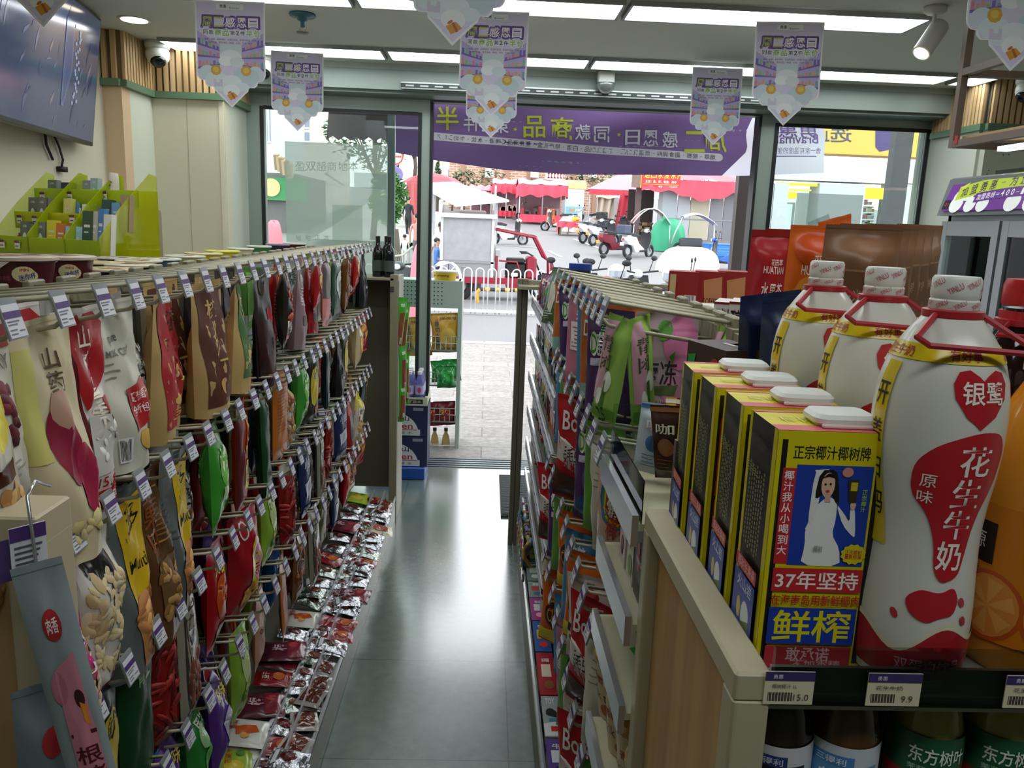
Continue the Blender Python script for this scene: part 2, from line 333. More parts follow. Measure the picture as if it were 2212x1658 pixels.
tag(b.build('fire_sprinkler', smooth=1, loc=(-.905, 4.06, ZC)), 'ceiling sprinkler head with a dark teal collar', 'sprinkler')
def dome(p, rz, label, s=1.):
    t = thing('security_camera', label, 'camera', p, group='dome security cameras'); WH = M('#d9dbd4', .35)
    MB().lathe([(0.0001, -.035*s), (.05*s, -.03*s), (.055*s, -.02*s), (.055*s, 0)], WH, 24).build('base', t, 1)
    MB().at(0, 0, -.055*s, rz, 0, R(38)).lathe([(.052*s*math.sin(R(a)), -.052*s*math.cos(R(a))) for a in range(2, 179, 11)], WH, 24).build('housing', t, 1)
    MB().at(0, 0, -.055*s, rz, 0, R(38)).lathe([(.0001, -.057*s), (.02*s, -.056*s), (.027*s, -.053*s), (.034*s, -.044*s)], M('#12151b', .08), 20).build('lens', t, 1)
dome((-1.9, 4.86, ZC), R(115), 'white dome camera under the ceiling beside the wood frieze', 1.25); dome((-1.37, 5.08, ZC), R(105), 'white dome camera half behind the hanging posters', 1.3)
dome((1.86, 5.03, ZC), R(70), 'dome camera behind the poster right of the doorway', 1.2); dome((3.02, 4.66, ZC-.02), R(30), 'white dome camera on the frieze above the fridge', 1.2)
t = thing('motion_sensor', 'silver dome motion sensor mounted over the doorway', 'sensor', (.69, 5.11, 2.575)); MB().rbox(-.05, -.03, -.03, .05, .05, .04, M('#c9ccc4', .4), .01).build('bracket', t)
MB().at(0, 0, -.03).lathe([(.058*math.sin(R(a)), -.058*math.cos(R(a))) for a in range(3, 92, 11)], M('#8d9391', .15, .6), 24).build('dome', t, 1)
t = thing('spotlight', 'white cylindrical ceiling spotlight aimed at the shelves', 'spotlight', (1.8, 3.45, ZC)); WH = M('#c9c9c2', .4)
MB().lathe([(.03, -.03), (.045, -.02), (.045, 0)], WH, 20).build('mount', t, 1); MB().tube([(0, 0, -.03), (0, 0, -.07)], .009, WH).build('arm', t)
b = MB().at(0, 0, -.12, R(25), 0, R(38)); b.lathe([(.03, -.085), (.038, -.085), (.038, .06), (.034, .07), (.0001, .07)], WH, 24); b.build('barrel', t, 2)
MB().at(0, 0, -.12, R(25), 0, R(38)).lathe([(.0001, -.0865), (.03, -.0865)], M('#ffe9c8', .4, emit=9), 20).build('lamp', t)
# television
T = thing('television', 'large wall-mounted television showing a dim bluish shop camera picture', 'television', onY(196, 178, 4.3))
T.rotation_euler = (0, R(7), R(10)); TW, TH = 1.3, .62
b = MB(); b.rbox(-.015, -TW, -TH/2, .03, 0, TH/2, M('#121316', .35), .006); b.build('casing', T)
b = MB(); fn = plane_fn((.0305, -TW+.012, -TH/2+.02), (0, 1, 0), (0, 0, 1), (1, 0, 0)); sw, sh = TW-.024, TH-.034
def scr(h, e=.55): return M(h, .12, emit=e)
b.d_rect(fn, 0, 0, sw, sh, scr('#39435c'), 0)
q = random.Random(3)
for i in range(46):
    x, y, w_, h_ = q.random()*sw*.9, q.random()*sh*.8, .02+q.random()*.12, .01+q.random()*.07
    if i % 3: b.d_poly(fn, [(x, y), (x+w_*.4, y+h_), (x+w_*.5, y+h_*1.6), (x+w_*.1, y+h_*.8)], scr(q.choice(['#4a5372', '#262d47', '#5d6580', '#39415d', '#6a6468'])), 1+i*.05)
for i in range(24): b.d_ell(fn, sw*.74+q.uniform(-.03, .05), sh*(.25+.6*i/24), .012, .009, scr('#8a90a8'), 4, 8)
for i in range(10): b.d_poly(fn, [(sw*.6+.01*i, sh*(.2+.03*i)), (sw*.62+.01*i, sh*.85), (sw*.63+.01*i, sh*.85), (sw*.63+.01*i, sh*(.2+.03*i))], scr('#555d7c'), 4)
b.build('screen', T)
MB().box(-.05, -TW*.55, -.15, -.015, -TW*.3, .15, M('#222222', .5)).build('wall_bracket', T)
b = MB(); CB = lambda L: [tuple(onX(x, y, -2.085)) for x, y in L]; p0 = CB([(94, 240), (96, 275), (100, 312), (114, 345)]); b.tube(p0, .007, M('#141414', .5)); tag(b.build('power_cable', smooth=1), 'left black cable hanging from the television', 'cable', 'television cables')
b = MB(); P1 = CB([(107, 240), (111, 280), (127, 315), (136, 345), (133, 362)]); b.tube(P1, .006, M('#141414', .5)); b.box(-2.095, P1[-1][1]-.025, P1[-1][2]-.02, -2.065, P1[-1][1]+.02, P1[-1][2]+.005, M('#101010', .5)); tag(b.build('power_cable', smooth=1), 'right black cable with plug hanging from the television', 'cable', 'television cables')
# hanging posters
def make_poster():
    fn = lambda x, y, L: (x, -.0008-.00012*L, y)
    def outline(k):
        w, P = .142-k, []
        P += [(-w, -k), (w, -k), (w, -.27)]
        for a in range(0, 80, 20): P.append((w-.03+.03*math.cos(R(a)), -.285-.03*math.sin(R(a))))
        for cx, cz, r in ((.088, -.318, .022), (.05, -.342, .022)):
            for a in (10, -30, -70): P.append((cx-k+r*math.cos(R(a)), cz+k*.5+r*math.sin(R(a))))
        P.append((0, -.42+k*1.5)); n = len(P); return P + [(-x, y) for x, y in P[::-1] if abs(x) > 1e-3 and y < -.28-k*.5]
    WHT = M('#eef0f2', .4); PUR = M('#6c4a94', .45); LIM = M('#b5cf3a', .45); b = MB()
    O = outline(0); b.prism([(x, y) for x, y in O], 0, .0008, WHT); b.v = [(x, -z, y) for x, y, z in b.v]
    I = outline(.006); b.d_flat(fn, I, M('#ddd7ee', .45), .3)
    b.d_flat(fn, [(-.12, -.23), (.12, -.23), (.05, -.18), (-.05, -.18)], M('#cfd9dc', .45), .6); b.d_rect(fn, -.042, -.25, .042, -.17, M('#cddfe0', .45), .7)
    cols = ['#dba27c', '#9cc36d', '#d8b264', '#6fa6b5', '#7a6fc0', '#d98a92', '#8fbf9f']; q = random.Random(11)
    for s in (-1, 1):
        b.d_flat(fn, [(s*.135, -.12), (s*.045, -.17), (s*.045, -.262), (s*.132, -.268)], M('#bcaedb', .5), .8)
        for k in range(3):
            z0, z1 = -.135-.048*k, -.178-.027*k
            for i in range(6):
                t0, t1 = i/6+.02, (i+.8)/6; xa, xb = .135-.09*t0, .135-.09*t1; za, zb = z0+(z1-z0)*t0-.03*(1-t0*.5), z0+(z1-z0)*t1-.03*(1-t1*.5); hh = (.014+.012*q.random())*(1-t0*.5)
                b.d_flat(fn, [(s*xa, za), (s*xb, zb), (s*xb, zb+hh), (s*xa, za+hh)], M(q.choice(cols), .5), 1.2)
            b.d_flat(fn, [(s*.135, z0-.03), (s*.045, z1-.015), (s*.045, z1-.019), (s*.135, z0-.039)], M('#7d63b4', .5), 1.6)
    b.d_flat(fn, [(-.055, -.012), (.055, -.012), (.055, -.034), (-.055, -.034)], WHT, 1); b.d_text(fn, -.028, -.022, .014, '勇惠', M('#4b4458', .5), 2, bold=.02); b.d_text(fn, .018, -.027, .0075, 'Bravmart', M('#4b4458', .5), 2)
    b.d_flat(fn, [(-.118, -.062), (.118, -.062), (.118, -.105), (-.118, -.105)], M('#ddd7ee', .45), 1.7)
    for i, ch in enumerate('周二感恩日'):
        x = -.094+.047*i; b.d_text(fn, x, -.083, .046, ch, PUR, 2, .048, bold=.16); b.d_text(fn, x, -.083, .038, ch, LIM if i < 2 else M('#ffffff', .4), 3, .04, bold=.04)
    x = -.112
    for ch in '同款商品第2件半价':
        big = ch in '商品半价'; w = .031 if big else (.017 if ch == '2' else .022); b.d_text(fn, x+w/2, -.124, .03 if big else .02, ch, WHT, 1.9, w*.98, bold=.12); b.d_text(fn, x+w/2, -.124, .027 if big else .018, ch, M('#8db52b', .45) if big else M('#3c2d54', .5), 3, w*.86, bold=.03); x += w+.001
    b.d_text(fn, 0, -.151, .008, '烟草、槟榔、副食调料、低温乳制品、常温乳制品、白酒', M('#3b3320', .5), 3, .21); b.d_text(fn, 0, -.163, .008, '特产礼盒、整件商品（啤酒、水饮、牛奶）除外', M('#3b3320', .5), 3, .18)
    for cx, cz, rx, rz, c in ((-.096, -.283, .036, .03, '#cfe0e6'), (-.06, -.306, .045, .03, '#dbe8ec'), (.06, -.296, .055, .038, '#c4d8e0'), (.1, -.28, .032, .028, '#d3e2e8'), (0, -.32, .045, .03, '#e4eef0'), (0, -.352, .034, .026, '#eef4f4'), (-.042, -.336, .03, .018, '#dfeaee'), (.045, -.336, .03, .018, '#dfeaee'), (0, -.22, .045, .03, '#e6eef0'), (-.02, -.235, .03, .02, '#f0f5f5'), (.025, -.238, .03, .02, '#dae6ea')):
        b.d_ell(fn, cx, cz, rx, rz, M(c, .45), 2+abs(cz)*3, 18)
    for s in (-1, 1): b.d_ell(fn, s*.062, -.272, .022, .021, M('#d9a93a', .5), 3.6, 9); b.d_ell(fn, s*.062, -.27, .013, .012, M('#e7c65c', .5), 3.8, 7)
    b.d_flat(fn, [(-.072, -.337), (-.036, -.337), (-.036, -.308), (-.045, -.308), (-.047, -.32), (-.061, -.32), (-.063, -.308), (-.072, -.308)], M('#d4cfe0', .5), 3.8)
    b.d_flat(fn, [(-.02, -.37), (.008, -.357), (.026, -.373), (-.004, -.391)], M('#d99a35', .5), 4); b.d_flat(fn, [(-.004, -.361), (.002, -.358), (.016, -.381), (.009, -.385)], M('#b5652c', .5), 4.3); b.d_ell(fn, -.008, -.359, .009, .004, M('#c8702e', .5), 4.4, 8, .6)
    return b
po = make_poster().build('hanging_poster'); 
PG = 'hanging promotion posters'
LAB = [('hanging promotion poster, left one of the far row before the left window', 642, 112, 4.7), ('hanging promotion poster in the far row, half hidden behind a nearer poster', 1063, 128, 4.7), ('hanging promotion poster, right one of the far row before the purple banner', 1551, 146, 4.7),
       ('hanging promotion poster in the middle row, near the dome camera and wood frieze', 496, 2, 3.55), ('hanging promotion poster in the middle row above the doorway', 1070, 24, 3.55), ('hanging promotion poster in the middle row, right of the doorway', 1708, 47, 3.55),
       ('near hanging poster above the television, only its lower tip in view', 93, 0, 2.36), ('near hanging poster above the doorway, only its clouds and gift box in view', 984, 0, 2.36), ('near hanging poster at the upper right above the brown frame', 2193, 0, 2.36)]
for i, (lb, x, y, Y) in enumerate(LAB):
    p = onY(x, y, Y); o = po if i == 0 else po.copy()
    if i: COL.objects.link(o)
    o.location = (p.x, Y, min(p.z, 2.6) if Y > 3 else 2.58); o.rotation_euler = (R(-2), R(q.uniform(-1, 1)), R(q.uniform(-5, 5))); tag(o, lb, 'poster', PG)
# brown hanging frame at the right with its plant
t = thing('hanging_shelf_frame', 'brown square-tube frame hanging from the ceiling above the fridge', 'hanging frame', (0, 0, 0)); BR = M('#6f6053', .5)
fx, fy = 1.98, 3.3; p = onY(2060, 312, fy); fx, zb = p.x, p.z; zm = onY(2075, 157, fy).z; h = .014
def bar(b, a, c, h=.014): b.box(min(a[0], c[0])-h, min(a[1], c[1])-h, min(a[2], c[2])-h, max(a[0], c[0])+h, max(a[1], c[1])+h, max(a[2], c[2])+h, BR)
b = MB()
for x, y in ((fx, fy), (fx+.75, fy), (fx, 1.4), (fx+.75, 1.4)): b = MB(); bar(b, (x, y, zb), (x, y, ZC-.016)); b.build('upright', t)
b = MB()
for z in (zb, zm): bar(b, (fx, 1.43, z), (fx, fy-.028, z), .0135); bar(b, (fx+.028, fy, z), (fx+.722, fy, z), .0135); bar(b, (fx+.75, 1.43, z), (fx+.75, fy-.028, z), .0135)
b.build('rail', t); MB().box(fx+.02, 1.4, zb+.016, fx+.73, fy-.02, zb+.03, wood('#a98a5c', '#c5a878', 1)).build('shelf_board', t)
MB().box(fx+.12, 1.6, zb-.03, fx+.16, fy-.1, zb-.012, M('#f6fbff', .5, emit=3)).build('lamp_strip', t); MB().box(fx-.016, fy-.05, zb-.004, fx-.012, fy-.03, zb+.03, M('#b02020', .5)).build('tape_mark', t)
b = MB(); q = random.Random(5)
for i in range(5):
    x, y = fx+.33+q.uniform(-.08, .1), fy-.2+q.uniform(-.15, .1); b.tube([(x, y, zm+.0), (x+.02, y, zm-.06), (x-.02, y-.02, zm-.12)], .002, M('#5a6a3a', .6), 5)
for i in range(34):
    x, y, z = fx+.33+q.uniform(-.1, .14), fy-.2+q.uniform(-.15, .12), zm+q.uniform(-.13, .04); L = q.uniform(.03, .05); b.at(x, y, z, q.uniform(0, 6.3), q.uniform(-.4, .6), q.uniform(.2, 1.3))
    b.add([(0, 0, 0), (L*.4, L*.4, .004), (L, 0, -.004), (L*.4, -L*.4, .004), (L*.4, 0, -.003)], [(0, 4, 1), (1, 4, 2), (2, 4, 3), (3, 4, 0)], M(q.choice(['#4f8f35', '#3f7a2c', '#62a343']), .4))
b.at(fx+.33, fy-.2, zm-.02); b.lathe([(.04, 0), (.055, .07), (.05, .07)], M('#8a7d6b', .6)); tag(b.build('trailing_plant'), 'green trailing plant hanging off the brown ceiling frame', 'plant')
# ================================================================ the street outside
def gz(Y): return -.02 if Y < 20 else -.02 + .072*(Y-20)
def onG(x, y):
    Y = 6.0
    while Y < 90:
        if onY(x, y, Y).z < gz(Y): break
        Y += .25 if Y < 30 else .5
    p = onY(x, y, Y); return Vector((p.x, Y, gz(Y)))
b = MB(); b.box(-9, 5.62, -.2, 12, 11.4, -.02, brick('#938e8b', '#8a8582', '#736e6c', .6, .3, .006, rough=.7, noise=.6, axes=('X', 'Y'))); struct(b.build('sidewalk'))
b = MB(); 
for i in range(21): b.rbox(-9+i, 11.4, -.2, -8.01+i, 11.55, -.0, M('#b9b5b2', .8, kind='noise'), .02)
struct(b.build('kerb'))
b = MB(); AS = M('#7f7e80', .85, kind='stone'); b.quad((-40, 11.55, -.02), (40, 11.55, -.02), (40, 20, -.02), (-40, 20, -.02), AS); b.quad((-40, 20, -.02), (40, 20, -.02), (40, 90, gz(90)), (-40, 90, gz(90)), AS); struct(b.build('street'))
def lane(pts, w):
    b = MB(); P = [onG(*p) for p in pts]
    for i in range(len(P)-1):
        a, c = P[i], P[i+1]; d = (c-a).normalized(); n = Vector((-d.y, d.x, 0))*w; u = Vector((0, 0, .012)); b.quad(a+n+u, a-n+u, c-n+u, c+n+u, M('#dcdcdc', .8))
    struct(b.build('road_marking'))
lane([(1186, 543), (1214, 557)], .08); lane([(1120, 508), (1136, 514)], .08); lane([(1240, 518), (1275, 530), (1300, 540)], .07); lane([(1090, 532), (1165, 536)], .06)
b = MB(); a, c = onG(872, 520), onG(905, 430); b.quad(a+Vector((-3, -3, .02)), a+Vector((1.6, -3, .02)), c+Vector((1.6, 8, .6)), c+Vector((-4, 8, .6)), brick('#c3bfbd', '#b4b0ae', '#8a8582', 1.2, .6, .02, rough=.8, axes=('X', 'Y'))); struct(b.build('pavement'))
# railing
t = thing('pedestrian_railing', 'white hooped pedestrian railing along the road edge', 'railing', (0, 15.1, -.02)); WR = M('#d9dadb', .4)
for i in range(22):
    x = -3.1+i*.229; b = MB(); b.tube([(x-.075, 0, .02), (x-.075, 0, .8)] + [(x-.075*math.cos(R(a)), 0, .8+.075*math.sin(R(a))) for a in range(20, 180, 20)] + [(x+.075, 0, .8), (x+.075, 0, .02)], .0125, WR, 6); b.build('hoop', t, 1)
MB().box(-3.3, -.025, .05, 1.95, .025, .1, WR).build('bottom_rail', t)
for x0, x1 in ((-1.5, -.42), (-.3, .9)):
    b = MB(); P = [(x0+.12, 17.4, -.02), (x0+.1, 17.4, .2), (x0+.17, 17.4, .28)]; n = 8; Q = [(x0+.17+(x1-x0-.34)*k/n, 17.4, .28) for k in range(1, n+1)]
    b.tube(P, .04, M('#d9a940', .5), 8); pr = P[-1]
    for k, qq in enumerate(Q): b.tube([pr, qq], .04, M('#d9a940' if k % 2 else '#2a2a2a', .5), 8); pr = qq
    b.tube([pr, (x1-.1, 17.4, .2), (x1-.12, 17.4, -.02)], .04, M('#d9a940', .5), 8)
    tag(b.build('barrier_pipe', smooth=2), 'yellow and black striped pipe barrier, %s' % ('left of the gap' if x0 < -1 else 'right of the gap'), 'barrier', 'striped pipe barriers behind the railing')
# canopy slab over the shop front, awning, posts
struct(MB().box(-3, 5.56, 2.62, 5, 6.3, 2.8, M('#c9c7c4', .7)).build('outside_ceiling'))
b = MB(); a, c = onY(705, 262, 7.2), onY(862, 300, 7.2); n = 12
P = [(a.x+(c.x-a.x)*i/n) for i in range(n+1)]; b.quad((a.x-.1, 6.35, 2.72), (c.x+.1, 6.35, 2.72), (c.x+.05, 7.2, 2.58), (a.x, 7.2, 2.58), M('#4a4143', .7)); zb0 = onY(780, 305, 7.2).z
b.poly([(P[0]+.02, 7.2, 2.58)] + [(x, 7.2, zb0+(.035 if i % 2 else 0)) for i, x in enumerate(P)] + [(c.x+.05, 7.2, 2.58)], M('#4a4143', .7)); b.quad((a.x-.1, 6.35, 2.74), (c.x+.1, 6.35, 2.74), (c.x+.05, 7.22, 2.6), (a.x, 7.22, 2.6), M('#4a4143', .7))
tag(b.build('scalloped_awning'), 'dark brown awning with a scalloped edge outside the left window', 'awning')
a, c = onY(748, 256, 6.1), onY(795, 240, 6.1); b = MB(); b.at(a.x+.08, 6.0, 2.56, R(60)); b.box(-.3, -.03, 0, .3, .03, .05, M('#dedede', .4)); b.tube([(-.28, 0, -.015), (.28, 0, -.015)], .014, M('#ffffff', .4)); tag(b.build('tube_light'), 'white tube light under the canopy outside the left window', 'light')
def post(name, x, y0, y1, Y, w, h, label):
    p, q2 = onY(x, y0, Y), onY(x, y1, Y); tag(MB().box(p.x-w, Y-w, q2.z, p.x+w, Y+w, p.z, M(h, .5)).build(name), label, 'post')
p = onY(1603, 400, 6.75); tag(MB().box(p.x-.045, 6.7, -.02, p.x+.045, 6.79, 2.62, M('#453a38', .6)).build('canopy_post'), 'dark brown canopy post outside the right edge of the doorway', 'post')
p = onY(846, 300, 6.75); tag(MB().box(p.x-.03, 6.72, -.02, p.x+.03, 6.78, 2.62, M('#5a6663', .5)).build('canopy_post'), 'grey green post outside the left window beside the awning', 'post')
# purple promotion banner, seen from behind
YB = 6.42; BOT = [(855, 330), (935, 345), (1100, 367), (1250, 376), (1400, 378), (1620, 379), (1780, 373)]
def bot(x):
    for (x0, y0), (x1, y1) in zip(BOT, BOT[1:]):
        if x <= x1: return y0+(y1-y0)*(x-x0)/(x1-x0)
    return BOT[-1][1]
def bfn(x, y, L):
    p = onY(x, y, YB); return (p.x, YB+.02*math.sin(x*.021)+.012*math.sin(y*.06+x*.01)-.0015*L, p.z)
PU, WHB = M('#8d6fae', .6), M('#d9d7e4', .6, kind='cloth')
LY, LW = M('#d3dd3f', .6), M('#efedf6', .6)
b = MB(); b.grid(lambda u, v: bfn(855+925*u, 205+(bot(855+925*u)-205)*v, 0), 60, 10, WHB)
b.v += []; edge = [(1640, 205), (1632, 240), (1612, 285), (1616, 325), (1590, 360), (1560, 378)]
b.grid(lambda u, v: (lambda y: bfn(855+((1640 if y < 240 else 1632-(y-240)*.42 if y < 285 else 1613+(y-285)*.05 if y < 325 else 1615-(y-325)*1.0)-855)*u, y, 1))(205+(bot(855+760*u)-205)*v), 56, 14, PU)
b.grid(lambda u, v: bfn(933+620*u, 293+33*u+14*math.sin(u*1.6)+ (v-.5)*17, 2), 40, 1, LW); b.d_ell(bfn, 1553, 340, 9, 8.5, LW, 2, 12)
for ch, x, y, s, c in (('周', 1548, 306, 46, LY), ('二', 1500, 306, 46, LY), ('感', 1447, 302, 34, LW), ('恩', 1405, 299, 34, LW), ('日', 1366, 297, 32, LW), ('同', 1300, 290, 34, LW), ('款', 1259, 285, 34, LW), ('商', 1214, 277, 50, LY), ('品', 1154, 274, 48, LY), ('第', 1082, 270, 36, LW), ('2', 1050, 269, 30, LW), ('件', 1018, 266, 34, LW), ('半', 966, 255, 50, LY)):
    b.d_text(bfn, x, y, -s, ch, c, 3, s*.98*(.6 if ch == '2' else 1), bold=.03, flipx=True)
sx = 1540
for ch in '烟草、槟榔、副食调料、低温乳制品、常温乳制品、白酒、特产礼盒、整件商品（啤酒、水饮、牛奶）除外':
    u = (sx-933)/620; b.d_text(bfn, sx, 293+33*u+14*math.sin(u*1.6), -11 if ch not in '、' else -4, ch, M('#4a3a5c', .6), 3, 10.5 if ch not in '、' else 4, flipx=True); sx -= 12.9
for x, y in ((1337, 291), (1113, 280)): b.d_poly(bfn, [(x+(5 if i % 2 == 0 else 2.2)*math.cos(i*math.pi/5), y+(5 if i % 2 == 0 else 2.2)*math.sin(i*math.pi/5)) for i in range(10)], LY, 3)
b.d_text(bfn, 1722, 282, -34, '勇惠', PU, 3, 84, bold=.03, flipx=True); b.d_text(bfn, 1712, 301, -20, 'Bravmart', PU, 3, 105, bold=.01, flipx=True); b.d_text(bfn, 1712, 326, -14, '做一家有温度的便利店', PU, 3, 118, flipx=True)
b.d_rect(bfn, 1660, 337, 1762, 339, PU, 3, 8, 1)
tag(b.build('promotion_banner', smooth=1), 'long purple cloth banner with mirrored lettering hanging outside the doorway', 'banner')
# sheets on the glass
def sheet(x0, y0, x1, y1, h, label, words, extra):
    a, c = onY(x0, y0, 5.474), onY(x1, y1, 5.474); b = MB(); b.box(a.x, 5.472, c.z, c.x, 5.476, a.z, M(h, .3, kind='frost')); fn = lambda x, y, L: (lambda p: (p.x, 5.472-.0006*L, p.z))(onY(x, y, 5.472))
    for ch, x, y, s in words: b.d_text(fn, x, y, -s, ch, M('#9db09c', .4), 1, flipx=True)
    for e in extra: b.d_flat(fn, e[:4], M(e[4], .3, kind='frost'), 1)
    return tag(b.build('window_poster'), label, 'poster')
sheet(615, 305, 836, 620, '#c9d8cb', 'large pale translucent poster with faint mirrored text on the left window', [(c, 648+i*23, 359, 20) for i, c in enumerate('盈双超商地本')] + [(c, 645+i*20, 513, 12) for i, c in enumerate('址地店本')],
      [(718, 442, 0, 0, ''), ][:0] + [((718, 442), (783, 444), (783, 522), (718, 520), '#b3c6b6'), ((700, 375), (705, 372), (745, 400), (742, 403), '#c4cfc4'), ((765, 372), (834, 376), (834, 410), (765, 404), '#adbfb9'), ((620, 378), (735, 402), (735, 404), (620, 380), '#c9d4c9'), ((620, 472), (716, 478), (716, 480), (620, 474), '#c9d4c9')])
sheet(1722, 416, 1848, 560, '#cfdfd9', 'small pale translucent sheet stuck on the right window', [('0', 1768, 478, 12)], [((1745, 480), (1790, 462), (1800, 500), (1750, 510), '#94aaa2')])
# ---- shop front with mirrored lettering, built behind the right window
YN = 9.4; sh = thing('mirrored_shop', 'shop front with mirrored yellow sign seen through the right window', 'shop', (0, YN, 0))
def nb(x0, y0, x1, y1, d0, d1, m, nm):
    a, c = onY(x0, y0, YN), onY(x1, y1, YN); return MB().box(a.x, d0, c.z, c.x, d1, a.z, m).build(nm, sh)
nb(1640, 340, 2010, 400, 0, .3, M('#c3c3ca', .6), 'lower_fascia'); nb(1640, 150, 2010, 272, 0, .3, M('#d9a04a', .5), 'upper_fascia'); nb(1778, 255, 2010, 341, -.02, .28, M('#dfa74c', .5), 'sign_board')
b = MB(); fn = lambda x, y, L: (lambda p: (p.x, -.021-.002*L, p.z))(onY(x, y, YN)); b.d_text(fn, 1815, 291, -34, '选', M('#3a4456', .5), 1, 46, bold=.03, flipx=True); b.d_text(fn, 1775, 289, -34, '正', M('#3a4456', .5), 1, 30, bold=.03, flipx=True)
b.d_poly(fn, [(1889, 262), (1938, 262), (1938, 320), (1898, 328), (1889, 318)], M('#43346a', .5), 2); b.build('sign_lettering', sh)
for x0, x1, n_ in ((1640, 1650, 'pillar'), (1673, 1680, 'door_frame'), (1772, 1842, 'pillar'), (1930, 2010, 'pillar')): nb(x0, 395, x1, 640, 0, .3, M('#b7bac0', .5), n_)
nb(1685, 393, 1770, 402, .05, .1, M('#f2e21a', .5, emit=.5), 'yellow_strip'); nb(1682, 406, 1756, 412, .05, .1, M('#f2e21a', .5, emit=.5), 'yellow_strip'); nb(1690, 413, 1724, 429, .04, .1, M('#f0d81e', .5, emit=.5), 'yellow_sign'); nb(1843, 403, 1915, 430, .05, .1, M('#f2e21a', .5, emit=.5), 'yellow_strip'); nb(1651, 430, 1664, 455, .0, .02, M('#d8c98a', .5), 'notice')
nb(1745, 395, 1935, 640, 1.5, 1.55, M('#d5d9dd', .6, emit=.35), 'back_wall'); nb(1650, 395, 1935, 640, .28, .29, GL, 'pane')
q = random.Random(21)
for k in range(7):
    y = 440+k*16; b = MB(); x = 1845
    b.box(onY(1843, y, YN).x, .5, onY(1843, y, YN).z-.02, onY(1932, y, YN).x, .8, onY(1843, y, YN).z, M('#c9c9c4', .5))
    while x < 1928:
        w = q.randint(3, 7); a, c = onY(x, y-q.randint(7, 12), YN), onY(x+w, y, YN); b.box(a.x, .5, c.z, c.x, .7, a.z, M(q.choice(['#b8474a', '#c7c4b0', '#8f2f3a', '#d9d2b2', '#6a8a5a', '#a9b6c4', '#c98a52']), .5)); x += w+1
    b.build('goods_shelf', sh)
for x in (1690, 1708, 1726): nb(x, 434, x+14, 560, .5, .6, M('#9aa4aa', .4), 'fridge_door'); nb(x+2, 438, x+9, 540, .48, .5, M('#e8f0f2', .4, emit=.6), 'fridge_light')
p, q2 = onY(1938, 280, 6.9), onY(1976, 280, 6.9); tag(MB().box(p.x, 6.9, -.02, q2.x, 7.0, 2.62, brick('#4b4a4e', '#454448', '#6f5d60', 3, 1.05, .012, axes=('X', 'Z'))).build('dark_column'), 'dark tiled column outside the right window', 'column')
# ---- leaves
def leaves(b, c, r, n, cols, s, q, flat=1.):
    for i in range(n):
        u, v = q.uniform(-1, 1), q.uniform(0, 6.283); k = math.sqrt(1-u*u); rr = q.uniform(.55, 1)**.5*(1+.18*math.sin(3*v+5*u)); p = Vector((c[0]+r[0]*rr*k*math.cos(v), c[1]+r[1]*rr*k*math.sin(v), c[2]+r[2]*rr*u*flat))
        d = Vector((q.uniform(-1, 1), q.uniform(-1, 1), q.uniform(-.6, .4))).normalized(); e = d.cross(Vector((q.uniform(-1, 1), q.uniform(-1, 1), 1))).normalized(); k = s*q.uniform(.7, 1.3)
        b.add([p-d*k, p+e*k*.45, p+d*k, p-e*k*.45], [(0, 1, 2, 3)], cols[i % len(cols)])
GRN = [M('#5d8a4a', .6), M('#7ba35c', .6), M('#46703b', .6)]; DKG = [M('#3f5c3c', .6), M('#55734a', .6), M('#334d33', .6)]; BARK = M('#5a4c42', .8, kind='noise')
def tree(name, label, base, h, r, n, cols, s, q, trunk=.12, flat=1., cat='tree'):
    t = thing(name, label, cat, base); b = MB(); b.tube([(0, 0, 0), (.03*h, 0, h*.4), (0, .02*h, h*.75)], [trunk, trunk*.8, trunk*.4], BARK, 8)
    for i in range(5): a = i*1.25; b.tube([(.02*h, 0, h*.45), (r*.5*math.cos(a), r*.5*math.sin(a), h*.75)], [trunk*.5, trunk*.2], BARK, 6)
    b.build('trunk', t, 1); b = MB(); leaves(b, (0, 0, h-r*.6*flat), (r, r, r), n, cols, s, q, flat); b.build('crown', t)
q = random.Random(9)
def bp(x, y, Y): p = onY(x, y, Y); return (p.x, Y, gz(Y))
def bush(label, px, py, Y, r, rz, n, cols, s):
    p = onY(px, py, Y); t = thing('bush', label, 'bush', (p.x, Y, gz(Y))); b = MB(); b.tube([(0, 0, 0), (.05, 0, p.z-gz(Y))], [.07, .04], BARK, 6); b.build('stem', t); b = MB(); leaves(b, (0, 0, p.z-gz(Y)), (r, r, rz), n, cols, s, q); b.build('foliage', t)
bush('bright green rounded bush seen through the left window', 838, 425, 17, .36, .52, 3200, GRN, .05)
tree('street_tree', 'tall dark leafy street tree beyond the left window', bp(888, 400, 41), 7.0, 1.5, 2600, DKG, .12, q); tree('street_tree', 'dark tree behind the awning seen through the left window', bp(805, 400, 30), 5.4, 1.6, 1600, DKG, .12, q)
